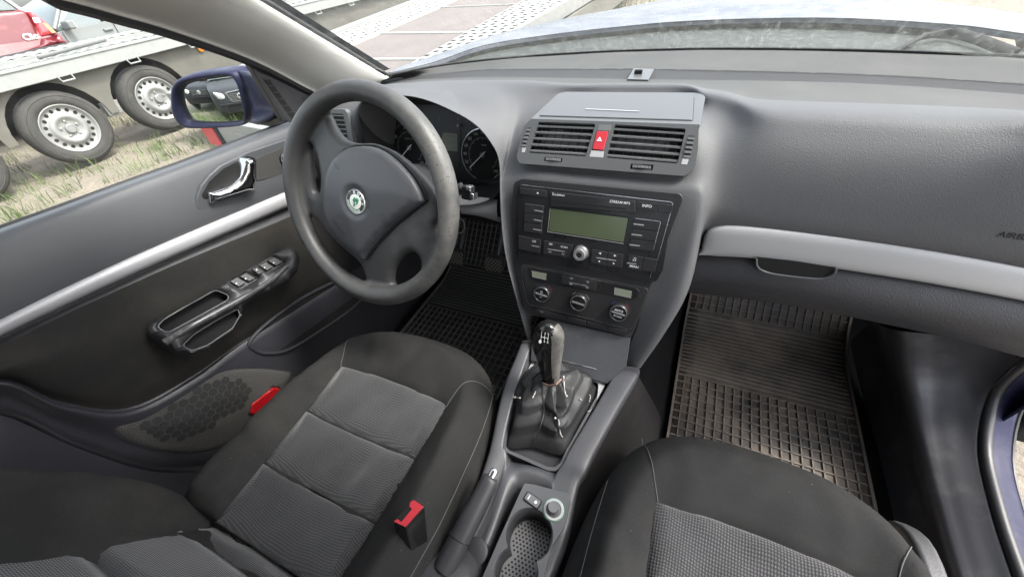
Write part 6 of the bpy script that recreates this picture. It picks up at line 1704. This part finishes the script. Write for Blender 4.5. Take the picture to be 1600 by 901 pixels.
# ---- trailer on the left with double wheels
M['galv'] = mat('galvanised_steel', (.24, .243, .24), .45, metal=.25, var=.12, vscale=8, dirt=.25, dscale=20, dthr=(.5, .75), dcol=(.30, .27, .22))
M['galvw'] = mat('bright_galvanised', (.25, .255, .245), .5, metal=.1, var=.08, vscale=12, dirt=.2, dcol=(.24, .23, .20))
M['sidepl'] = mat('trailer_side_sheet', (.112, .106, .090), .55, metal=.1, var=.15, vscale=3, dirt=.4, dscale=7, dcol=(.2, .18, .14))
M['tyre'] = mat('tyre_rubber', (.046, .044, .041), .85, bump=.5, scale=120, kind='noise', var=.2, vscale=7, dirt=.5, dscale=9, dcol=(.13, .12, .10))
M['rimw'] = mat('silver_rim', (.25, .25, .24), .42, metal=.2, var=.08, vscale=12)
M['hole'] = mat('dark_hole', (.01, .01, .01), .9)
trA = thing('car_trailer', 'long galvanised car trailer with twin grey wheels and perforated rails standing left of the car', 'trailer', (-5.8, 3, GZ))
XA = -5.45
FY = Frame((XA, 0, 0), (0, 1, 0), (0, 0, 1))
Ay0, Ay1 = -4.0, 8.2
mesh('side_beam', *box(FY, Ay0, Ay1, .475, .60, -.05, .0), M['galvw'], trA, bevel=.008)
mesh('side_beam_lip', *box(FY, Ay0, Ay1, .592, .615, -.09, .012), M['galvw'], trA, bevel=.004)
# perforated running boards (corrugated)
def deck(name, fr, u0, u1, v0, v1, h, n_u, parent, m):
    vs = []; fc = []
    N_ = n_u
    for i in range(N_+1):
        u = u0+(u1-u0)*i/N_; z = h+.010*(i % 2)
        vs += [fr.w(u, v0, z), fr.w(u, v1, z)]
    return mesh(name, vs, grid_faces(N_+1, 2), m, parent, smooth=False, solid=.004)
FG = Frame((XA, 0, .60), (0, 1, 0), (-1, 0, 0))   # u along the trailer, v inward, normal up? corrected below
FG = Frame((XA-.60, 0, .0), (0, 1, 0), (1, 0, 0)); 
FG = Frame((0, 0, 0), (1, 0, 0), (0, 1, 0))
def corr(name, x0, x1, y0, y1, z, step, par):
    vs = []; k = int((y1-y0)/step)
    for i in range(k+1):
        y = y0+(y1-y0)*i/k; vs += [Vector((x0, y, z+.012*(i % 2))), Vector((x1, y, z+.012*(i % 2)))]
    return mesh(name, vs, grid_faces(k+1, 2), M['galvw'], par, smooth=False, solid=.004)
corr('running_board', XA-.34, XA-.06, Ay0, Ay1, .618, .055, trA)
corr('running_board', XA-2.0, XA-1.50, Ay0, Ay1, .60, .055, trA)
mesh('inner_rail', *box(FY, Ay0, Ay1, .58, .650, -.52, -.46), M['galvw'], trA, bevel=.006)
corr('inner_rail_tread', XA-.72, XA-.46, Ay0, Ay1, .648, .055, trA)
a = at(122, 80, z=.66); v_, f_ = tube([Vector((XA-.12, a.y-.1, .645)), Vector((XA-.25, a.y+.55, .66))], .022, 8, sq=.5); mesh('tie_bar', v_, f_, M['galv'], trA)
# side sheet with two wheel arches
wy = [1.343, 2.22, .47]
sheet = [(Ay0, .47)]
def arch(cy, r_=.40, cz=.075): return [(cy+r_*math.cos(rad(a)), cz+r_*math.sin(rad(a))) for a in range(180, -1, -12)]
low = .02
out = [(Ay0, low), (Ay0, .475), (Ay1, .475), (Ay1, low)]
lowp = []
for cy in sorted(wy, reverse=True): lowp += [(p[0], max(p[1], low)) for p in reversed(arch(cy)) if p[1] > low]
loop = [(Ay0, .475), (Ay0, low)]+[q for q in sorted([], key=lambda t: t)]+[]
seq = []
for cy in sorted(wy):
    seq += [(p[0], p[1]) for p in arch(cy) if p[1] > low+.001]
# keep the arches from overlapping
clean = []
for p in seq:
    if not clean or p[0] > clean[-1][0]+1e-4: clean.append(p)
loop = [(Ay0, .475), (Ay0, low)]+clean+[(Ay1, low+.10), (Ay1, .475)]
FYs = FY.shift(-.10)
vs, fs_ = prism_data(FYs, [loop], -.006, .0); mesh('side_sheet', vs, fs_, M['sidepl'], trA, smooth=False)
mesh('inner_frame', *box(FY, Ay0, Ay1, .10, .42, -.75, -.70), M['hole'], trA)
for cy in ():
    vs = []
    for a in range(-5, 190, 8):
        for h in (-.10, .03): vs.append(FY.w(cy+.405*math.cos(rad(a)), .075+.40*math.sin(rad(a)), h-.04))
    mesh('mudguard', vs, grid_faces(len(vs)//2, 2), M['sidepl'], trA, solid=.01)
ysH = [1.575, 2.191, 2.866, 4.875, 5.611, 6.386, .9, .2, -.6]
for y in ysH:
    v_, f_ = tube([Vector((XA+.004, y-.055, .485)), Vector((XA+.03, y-.05, .445)), Vector((XA+.03, y+.05, .445)), Vector((XA+.004, y+.055, .485))], .0075, 8); mesh('lashing_hook', v_, f_, M['galvw'], trA)
M['amber'] = mat('amber_marker', (.55, .20, .03), .3)
p = at(320, 76, x=XA+.0); mesh('marker_lamp', *lathe([(.035, 0), (.035, .012), (.02, .02), (.001, .02)], Frame((XA-.09, p.y, p.z), (0, 1, 0), (0, 0, 1)), n=20), M['amber'], trA)
p = at(640, 2, x=XA+.0); mesh('marker_lamp', *lathe([(.035, 0), (.035, .012), (.02, .02), (.001, .02)], Frame((XA, p.y, .33), (0, 1, 0), (0, 0, 1)), n=20), M['amber'], trA)
def wheel(cy, par, xw=XA-.06):
    fr = Frame((xw, cy, .075), (0, 1, 0), (0, 0, 1))
    ty = mesh('wheel', *lathe([(.205, -.17), (.29, -.175), (.325, -.15), (.333, -.08), (.325, -.015), (.300, .008), (.255, .014), (.222, .004), (.212, -.01), (.205, -.05)], fr, n=72, caps=False), M['tyre'], par, sharp=0)
    mesh('tyre_ring', *lathe([(.296, .0078), (.290, .0135), (.284, .0095)], fr, n=72, caps=False), M['tyre'], ty)
    rm = mesh('rim', *lathe([(.214, -.02), (.218, .002), (.213, .008), (.203, -.002), (.194, -.020), (.186, -.024), (.150, -.024), (.140, -.012), (.128, .002), (.112, .006), (.095, .000), (.080, -.016), (.060, -.018), (.001, -.018)], fr, n=72, caps=False), M['rimw'], ty, sharp=0)
    for k in range(18):
        a = rad(20*k); c = (.168*math.cos(a), .168*math.sin(a))
        if k % 2 == 0 or 1:
            mesh('rim_hole', *flat(fr, circ(c[0], c[1], .0165, 12), -.0228), M['hole'], rm, smooth=False)
    for k in range(5):
        a = rad(72*k+18); mesh('wheel_nut', *lathe([(.011, -.02), (.011, -.004), (.007, -.002), (.001, -.002)], fr, .070*math.cos(a), .070*math.sin(a), n=8), M['rimw'], rm)
    mesh('hub_cap', *lathe([(.040, -.02), (.040, .006), (.034, .010), (.032, .006), (.001, .007)], fr, n=32), M['galv'], rm)
    return ty
wheel(wy[0], trA); wheel(wy[1], trA); wheel(.47-.02, trA)
mesh('spring_hanger', *box(FY, 1.72, 1.86, .05, .18, -.2, -.12), M['galv'], trA, bevel=.01)

# ---- low loader ahead of the car
trB = thing('flatbed_trailer', 'flatbed trailer with brown deck boards and two pale perforated wheel tracks ahead of the windscreen', 'trailer', (-3, 4, GZ))
FB2 = Frame((-2.3, 3, .20), (1, 0, 0), (0, 1, .035))
K = lambda x, y: (600+x*.25, y*.25)
def ex2(a, b, t): return tuple(Vector(a)+(Vector(b)-Vector(a))*t)
L2a, L2b = FB2.uv(622, 112), FB2.uv(820, 0)
R2a, R2b = FB2.uv(770, 67), FB2.uv(887, 0)
L1a, L1b = FB2.uv(510, 62), FB2.uv(665, 0)
R1a, R1b = FB2.uv(540, 74), FB2.uv(712, 0)
def line_at(a, b, v): t = (v-a[1])/(b[1]-a[1]); return (a[0]+(b[0]-a[0])*t, v)
V0, V1 = -1.0, 7.5
M['boards'] = mat('brown_deck_board', (.15, .125, .115), .7, var=.12, vscale=2.5, dirt=.3, dscale=6, dcol=(.19, .17, .15))
M['track'] = mat('pale_track_steel', (.40, .41, .37), .5, var=.05, vscale=5)
bd_ = [line_at(R1a, R1b, V0), line_at(L2a, L2b, V0), line_at(L2a, L2b, V1), line_at(R1a, R1b, V1)]
plate('deck_boards', FB2, bd_, -.06, -.02, M['boards'], trB)
for px in ((600, 50, 709, 50), (600, 88, 655, 90), (690, 10, 800, 6)):
    a, b = FB2.uv(px[0], px[1]), FB2.uv(px[2], px[3]); v = (a[1]+b[1])/2; th = .05 if px[1] != 10 else .02
    l = line_at(R1a, R1b, v); r_ = line_at(L2a, L2b, v)
    plate('deck_strip', FB2, [(l[0], a[1]-th/2), (r_[0], b[1]-th/2), (r_[0], b[1]+th/2), (l[0], a[1]+th/2)], -.02, -.008, M['track'], trB)
for (la, lb, ra_, rb2, nc) in ((L2a, L2b, R2a, R2b, 5), (L1a, L1b, R1a, R1b, 4)):
    q = [line_at(la, lb, V0), line_at(ra_, rb2, V0), line_at(ra_, rb2, V1), line_at(la, lb, V1)]
    tk = plate('wheel_track', FB2, q, -.05, .01, M['track'], trB, bevel=.006)
    mb = MB(); v = V0+.1; k = 0
    while v < V1:
        l, r_ = line_at(la, lb, v), line_at(ra_, rb2, v)
        for i in range(nc):
            t = (i+.5+.22*((k % 2)-.5))/nc; u = l[0]+(r_[0]-l[0])*t
            mb.add(*flat(FB2, rect(u, v, .055, .06, .008, 2), .0125))
        v += .13; k += 1
    o = mb.go('track_holes', M['hole'], tk, smooth=False); o['kind'] = 'stuff'
q = [line_at(R2a, R2b, V0), line_at(R2a, R2b, V1)]
mesh('edge_beam', [FB2.w(q[0][0], V0, .012), FB2.w(q[0][0]+.16, V0, .06), FB2.w(q[1][0]+.16, V1, .06), FB2.w(q[1][0], V1, .012), FB2.w(q[0][0], V0, -.10), FB2.w(q[0][0]+.16, V0, -.10), FB2.w(q[1][0]+.16, V1, -.10), FB2.w(q[1][0], V1, -.10)], [[0, 1, 2, 3], [7, 6, 5, 4], [0, 4, 5, 1], [1, 5, 6, 2], [2, 6, 7, 3], [3, 7, 4, 0]], M['galv'], trB, bevel=.01)
mesh('edge_beam', *box(Frame((line_at(L1a, L1b, 2)[0]-2.3-.12, 3, .2), (1, 0, 0), (-.14, 1, .035)), -.08, .06, V0, V1, -.12, .04), M['galvw'], trB, bevel=.01)
mesh('wheel_cover', *box(Frame((line_at(R2a, R2b, 2)[0]-2.3+.22, 3, 0), (1, 0, 0), (-.02, 1, 0)), -.03, .0, V0+1, V1-1.5, -.1, .18), M['sidepl'], trB, bevel=.01)
tl = at(345, 222, z=-.02)
rfm = Frame(tl, (1, -.15, 0), (0, 0, 1))
mesh('rear_bumper', *box(rfm, .12, 1.75, -.06, .20, -.04, .02), M['galvw'], trB, bevel=.01)
mesh('tail_lamp', *box(rfm, -.12, .10, -.02, .16, -.06, .04), M['red'], trB, bevel=.012)
mesh('lamp_surround', *box(rfm, .10, .155, -.03, .17, -.07, .035), M['hole'], trB, bevel=.006)
plt2 = mesh('number_plate', *box(rfm, .42, .86, .02, .13, .02, .028), M['galvw'], trB, bevel=.003)
mesh('plate_band', *box(rfm, .78, .86, .025, .125, .027, .030), mat('blue_plate_band', (.03, .09, .45), .4), plt2)
for k in (-.3,):
    mesh('rear_deck_plate', *box(FB2, -1.9, .6, V0-.05, V0+.01, -.14, .01), M['galvw'], trB, bevel=.01)

# ---- parked cars
M['carglass'] = mat('car_window', (.10, .12, .12), .06, coat=.3, spec=.8)
M['lampglass'] = mat('headlamp_glass', (.72, .73, .70), .12, coat=.6)
def make_car(name, label, paint, x, y, head, L=4.1, W=1.70, H=1.44, group=None, hatch=True, front='oval'):
    """a saloon or hatchback: origin mid-car on the ground, nose along +u of its frame"""
    m = mat(paint[0], paint[1], .38, spec=.4, dirt=.2, dscale=5, dcol=(.3, .29, .26))
    t = thing(name, label, 'car', (x, y, GZ), group)
    fr = Frame((x, y, GZ), (math.cos(head), math.sin(head), 0), (-math.sin(head), math.cos(head), 0))
    hl = L/2; hw = W/2
    st_ = [(-hl, .28, .55, .80, .72), (-hl+.06, .22, .60, .93, .90), (-hl+.4, .20, .55, .97, 1), (-.6, .20, .55, .95, 1), (.4, .20, .55, .93, 1), (hl-1.15, .20, .54, .92, .99), (hl-.6, .20, .52, .84, .96), (hl-.15, .22, .50, .74, .88), (hl-.02, .27, .46, .64, .74)]
    rws = []
    for u, z0, zm, z1, wf in st_:
        w = hw*wf
        sec = [(-w*.86, z0), (-w*.98, z0+.08), (-w, zm), (-w*.97, z1-.06), (-w*.88, z1), (0, z1+.025), (w*.88, z1), (w*.97, z1-.06), (w, zm), (w*.98, z0+.08), (w*.86, z0)]
        rws.append([fr.w(u, v, z) for v, z in sec])
    Gd = net(rws, 3, 4)
    nC = len(Gd[0]); vs = [p for r in Gd for p in r]; fs = grid_faces(len(Gd), nC)
    fs += [list(range(nC)), [len(vs)-nC+k for k in range(nC)][::-1], ]
    body = mesh('body', vs, fs, m, t, sharp=50)
    # cabin
    cb_ = [(-hl+.12 if hatch else -hl+.75, .93, .93), (-hl+.45 if hatch else -hl+1.15, 1.36, .80), (-.45, H, .78), (.15, H-.02, .78), (.62, 1.25, .82), (1.05, .93, .90)]
    rows = []
    for u, z, wf in cb_:
        w = hw*wf; rows.append([fr.w(u, -w, z-.02), fr.w(u, -w*.8, z+.01), fr.w(u, 0, z+.02), fr.w(u, w*.8, z+.01), fr.w(u, w, z-.02)])
    roof = loft('roof', rows[1:4], m, t, n=4, m=4, solid=.02)
    loft('rear_window', rows[0:2], M['carglass'], t, n=4, m=2); loft('front_window', rows[3:6], M['carglass'], t, n=4, m=3)
    for sg in (-1, 1):
        wl = [(cb_[0][0]+.1, .92), (cb_[1][0]+.02, 1.32), (-.45, H-.05), (.15, H-.07), (.62, 1.22), (1.0, .92)]
        P3 = [fr.w(u, sg*hw*(.93 if z < 1 else .80 if z < 1.3 else .785), z) for u, z in wl]
        sd_ = mesh('side_window', P3, [list(range(6))], M['carglass'], t, smooth=False)
        for u0, u1 in ((-.35, -.28), (.12, .0)):
            v_, f_ = tube([fr.w(u0, sg*hw*.94, .93), fr.w(u1, sg*hw*.79, H-.05)], .035, 6, sq=.4); mesh('window_pillar', v_, f_, m if u0 < 0 else M['hole'], t)
        for pts in ([(1.0, .95), (.62, 1.24), (.15, H-.045), (-.45, H-.03), (cb_[1][0], 1.34), (cb_[0][0]+.05, .95)],):
            v_, f_ = tube([fr.w(u, sg*hw*(.935 if z < 1 else .81 if z < 1.3 else .79), z) for u, z in pts], .03, 8); mesh('window_frame', v_, f_, m, t)
        for u in (-.98, -.02, .95):
            v_, f_ = tube([fr.w(u, sg*hw*1.003, .90), fr.w(u+.03, sg*hw*1.006, .6), fr.w(u+.02, sg*hw*1.0, .28)], .006, 5); mesh('door_gap', v_, f_, M['hole'], t)
        for u in (-.82, .15):
            mesh('door_handle', *box(Frame(fr.w(u, sg*hw*1.0, .80), fr.U, (0, 0, 1)), -.09, .09, -.02, .02, -.03, .03), M['lampglass'] if paint[1][0] > .2 else m, t, bevel=.01)
        mr = mesh('wing_mirror', *box(Frame(fr.w(.82, sg*(hw+.10), .98), fr.U, fr.V), -.05, .07, -.11, .11, -.07, .07), M['hole'] if paint[1][0] > .2 else m, t, bevel=.03)
        mesh('mirror_face', *box(Frame(fr.w(.82, sg*(hw+.10), .98), fr.U, fr.V), -.056, -.05, -.09, .09, -.055, .055), M['lampglass'], mr)
        for u in (-hl+.75, hl-.85):
            f2 = Frame(fr.w(u, sg*(hw-.02), .30), fr.U, (0, 0, 1))
            if f2.N.dot(fr.V)*sg < 0: f2 = Frame(f2.O, -fr.U, (0, 0, 1))
            w_ = mesh('wheel', *lathe([(.19, -.16), (.28, -.17), (.305, -.12), (.305, -.03), (.28, .012), (.20, .015), (.19, -.01)], f2, n=36, caps=False), M['tyre'], t, sharp=0)
            mesh('rim', *lathe([(.20, .008), (.18, -.02), (.10, .004), (.05, .012), (.001, .012)], f2, n=36), M['rimw'], w_)
    ff = Frame(fr.w(hl-.01, 0, 0), fr.V, (0, 0, 1))     # front face
    if ff.N.dot(fr.U) < 0: ff = Frame(ff.O, -fr.V, (0, 0, 1))
    gw = .36 if front == 'bar' else .34
    gr_l = rect(0, .60, gw*2, .10, .03) if front == 'bar' else rnd([(-.30, .69), (-.25, .50), (.25, .50), (.30, .69), (0, .71)], .03)
    sh_ = ff.shift(.02)
    gr_ = plate('grille', sh_, gr_l, -.1, .0, M['hole'], t, bevel=.01)
    if front != 'bar': v_, f_ = tube([sh_.w(*p, .0) for p in gr_l], .010, 6, closed=True); mesh('grille_frame', v_, f_, M['chrome'], gr_)
    mb = MB()
    for k in range(5): mb.add(*box(sh_, -gw*.9, gw*.9, .53+k*.03, .537+k*.03, -.01, .004))
    if front != 'bar':
        for k in range(-5, 6): mb.add(*box(sh_, k*.05-.003, k*.05+.003, .51, .69, -.01, .004))
    mb.go('grille_bars', M['galv'], gr_)
    em = mesh('emblem', *lathe([(.058, 0), (.058, .014), (.05, .016), (.001, .016)], sh_, 0, .60, n=24), M['badge_silver'], gr_)
    if front == 'bar':
        for a, b in (((-.03, .63), (-.012, .575)), ((-.012, .575), (0, .605)), ((0, .605), (.012, .575)), ((.012, .575), (.03, .63)), ((-.012, .645), (0, .615)), ((0, .615), (.012, .645))):
            mesh('emblem_stroke', *line2(sh_, a, b, .009, .018), M['badge_black'], em, smooth=False)
    else:
        mesh('emblem_stroke', *flat(sh_, [(x*6+.0, y*6+.60) for x, y in arrow], .018), M['badge_black'], em, smooth=False)
    for sg in (-1, 1):
        q = [(sg*.40, .58), (sg*.40, .67), (sg*.60, .72), (sg*.72, .72), (sg*.70, .60), (sg*.55, .57)]
        hd = pillow('headlamp', [cr(q, 4, True)], lambda Pt, D: edge_round(D, .05, .05)-.32*np.clip((np.abs(Pt[:, 0])-.45)/.3, 0, 1)**1.5, sh_.w, M['lampglass'], t, step=.03, w=.04, skirt=-.35)
    plate('air_intake', sh_, rect(0, .36, .9, .13, .03), -.12, -.02, M['hole'], t, bevel=.01)
    mesh('bumper_strip', *box(sh_, -.62, .62, .445, .47, -.06, .012), m, t, bevel=.01)
    bf = Frame(fr.w(-hl, 0, 0), -fr.V, (0, 0, 1))
    if bf.N.dot(fr.U) > 0: bf = Frame(bf.O, fr.V, (0, 0, 1))
    for sg in (-1, 1):
        pillow('tail_lamp', [cr([(sg*.58, .68), (sg*.56, .90), (sg*.66, .96), (sg*.76, .92), (sg*.78, .72), (sg*.70, .66)], 3, True)], lambda Pt, D: edge_round(D, .03, .03)+.01, bf.w, M['red'], t, step=.03, w=.03, skirt=-.1)
    mesh('rear_bumper', *box(bf, -.76, .76, .30, .58, -.1, .06), m, t, bevel=.04)
    return t, fr, bf, hl, hw
# silver car beyond the trailer
make_car('parked_car', 'silver grey car parked behind the trailer rails with black wing mirror', ('silver_paint', (.17, .18, .18)), -12.25, 4.9, rad(-82))
# mirror cars: found by following the reflection back from the wing mirror
def refl(px, py, t):
    d = ray(px, py).normalized(); uv_ = FM.uv(px, py); c = FM.w(*uv_); n_ = (FM.N*MR+FM.U*(uv_[0]-MC[0])+FM.V*(uv_[1]-MC[1])).normalized()
    return c+(d-n_*2*d.dot(n_))*t
c1 = refl(*mp(350, 290), 6.6); c2 = refl(*mp(800, 345), 4.3)
print('mirror targets', c1, c2, (c1-FM.O).normalized())
h1 = rad(88); h2 = rad(82)
make_car('parked_car', 'black car with slim grille between pale headlamps, left car seen in the wing mirror', ('black_paint', (.02, .022, .025)), c1.x-2.05*math.cos(h1), c1.y-2.05*math.sin(h1), h1, front='bar', group='dark cars parked behind')
make_car('parked_car', 'black car with chrome edged rounded grille, right car seen in the wing mirror', ('deep_grey_paint', (.03, .032, .034)), c2.x-2.05*math.cos(h2), c2.y-2.05*math.sin(h2), h2, front='oval', group='dark cars parked behind')

# red hatchback: tail towards the trailer
M['redpaint'] = mat('red_paint', (.12, .010, .016), .3, coat=.7, dirt=.25, dscale=6, dcol=(.5, .2, .2), var=.06)
red = thing('parked_car', 'red hatchback with its tail to the trailer and model lettering beside the tail lamp', 'car', (-9.9, 2.0, GZ))
XR = -8.0
FR = Frame((XR, 2.0, GZ), (0, 1, 0), (-.16, 0, 1))
def r7(pts): return [FR.uv(x*.25, y*.25) for x, y in pts]
prof_side = [(-8.02, .25), (-7.86, .32), (-7.84, .60), (-7.96, .66), (-8.06, .98), (-8.30, 1.36), (-8.8, 1.43), (-9.9, 1.42), (-10.4, 1.02), (-11.1, .92), (-11.3, .6), (-11.3, .25)]
fz = Frame((0, 0, GZ), (1, 0, 0), (0, 0, 1))
ps = rnd(prof_side, .08)
hw2 = .80
yr = FR.w(*r7([(410, 260)])[0]).y
cy2 = yr-hw2
rws = []
for v, s in ((-hw2, .90), (-hw2*.97, .97), (-hw2*.8, 1), (0, 1.01), (hw2*.8, 1), (hw2*.97, .97), (hw2, .90)):
    rws.append([Vector((-9.8+(p[0]+9.8)*(1-(1-s)*.35), cy2+v*(1 if p[1] < .95 else 1-.22*(p[1]-.95)/.45), GZ+.8+(p[1]-.8)*(.5+.5*s if abs(v) > .7 else s))) for p in ps])
vs = [p for r_ in rws for p in r_]; fs_ = grid_faces(len(rws), len(ps), cv=True)
nn = len(ps); fs_ += [list(range(nn)), [len(vs)-nn+k for k in range(nn)][::-1]]
mesh('body', vs, fs_, M['redpaint'], red, sharp=50)
FTg = FR.shift(.06)
def g7(pts): return [FTg.uv(x*.25, y*.25) for x, y in pts]
pillow('tailgate', [cr(g7([(-500, 120), (-200, 85), (0, 75), (100, 68), (150, 70), (185, 110), (215, 170), (242, 240), (235, 280), (100, 320), (-100, 370), (-500, 420)]), 3, True)], lambda Pt, D: edge_round(D, .05, .04), FTg.w, M['redpaint'], red, step=.05, w=.05, skirt=-.08)
tlp = g7([(158, 74), (205, 82), (240, 112), (290, 150), (350, 212), (300, 225), (248, 236), (222, 170), (190, 115)])
tlm = pillow('tail_lamp', [rnd(tlp, .02)], lambda Pt, D: edge_round(D, .03, .05)+.01, FTg.w, mat('tail_lamp_red', (.60, .05, .06), .15, coat=.5), red, step=.03, w=.03, skirt=-.1)
plate('reversing_lamp', FTg, rnd(g7([(192, 118), (232, 116), (250, 150), (212, 155)]), .01), .05, .062, M['lampglass'], tlm, bevel=.006)
plate('indicator_lamp', FTg, rnd(g7([(252, 150), (285, 155), (345, 212), (318, 218)]), .01), .05, .062, mat('amber_lamp', (.70, .22, .10), .2), tlm, bevel=.006)
u, v = g7([(183, 237)])[0]
tg_a = math.atan2(*(Vector(g7([(215, 228)])[0])-Vector(g7([(150, 243)])[0])).yx)
mesh('model_lettering', *text_data('Clio', FTg, u, v, .095, 0, .062, bold=.02), M['lampglass'], red, smooth=False)
bq = rnd(g7([(-500, 440), (-100, 385), (100, 335), (240, 285), (248, 245), (350, 222), (412, 270), (400, 290), (100, 350), (-500, 460)]), .02)
pillow('rear_bumper', [bq], lambda Pt, D: edge_round(D, .05, .07)+.03, FTg.w, M['redpaint'], red, step=.06, w=.04, skirt=-.1)
plate('bumper_guard', FTg, rnd(g7([(-500, 462), (0, 362), (230, 312), (400, 275), (412, 290), (405, 320), (0, 430), (-500, 540)]), .02), -.1, .09, M['dash2'], red, bevel=.02)
FW2 = FR.shift(.0)
rwq = [FR.uv(x*.25, y*.25, .02) for x, y in [(-500, -60), (0, -22), (60, 20), (120, 62), (60, 66), (0, 70), (-500, 110)]]
plate('rear_window', FR, rnd(rwq, .02), -.02, .035, M['carglass'], red, bevel=.01)
a, b = FR.w(*rwq[1], .05), FR.w(*rwq[3], .05); v_, f_ = tube([a, b, b+Vector((.0, .05, -.03))], .02, 8); mesh('window_surround', v_, f_, M['lampglass'], red)
for y in (cy2-.72, cy2+.72):
    for x in (-8.65, -10.8):
        f2 = Frame((x, y, GZ+.30), (1, 0, 0), (0, 0, 1)); mesh('wheel', *lathe([(.19, -.09), (.29, -.09), (.30, 0), (.29, .09), (.19, .09)], f2, n=32), M['tyre'], red)
# far hedge of grass
mb = MB(); r = random.Random(9)
for k in range(5200):
    x = -17-26*r.random()**1.3; y = 2+ (26*r.random()); h = .35+.4*r.random(); b = r.random()*6.28; w = .03
    mb.add([(x, y-w, GZ), (x, y+w, GZ), (x+.1*math.cos(b), y+.15*math.sin(b), GZ+h)], [[0, 1, 2]])
o = mb.go('meadow', M['blade'], None, smooth=False, kind='stuff'); o['label'] = 'tall bright meadow grass far behind the parked cars'; o['category'] = 'grass'
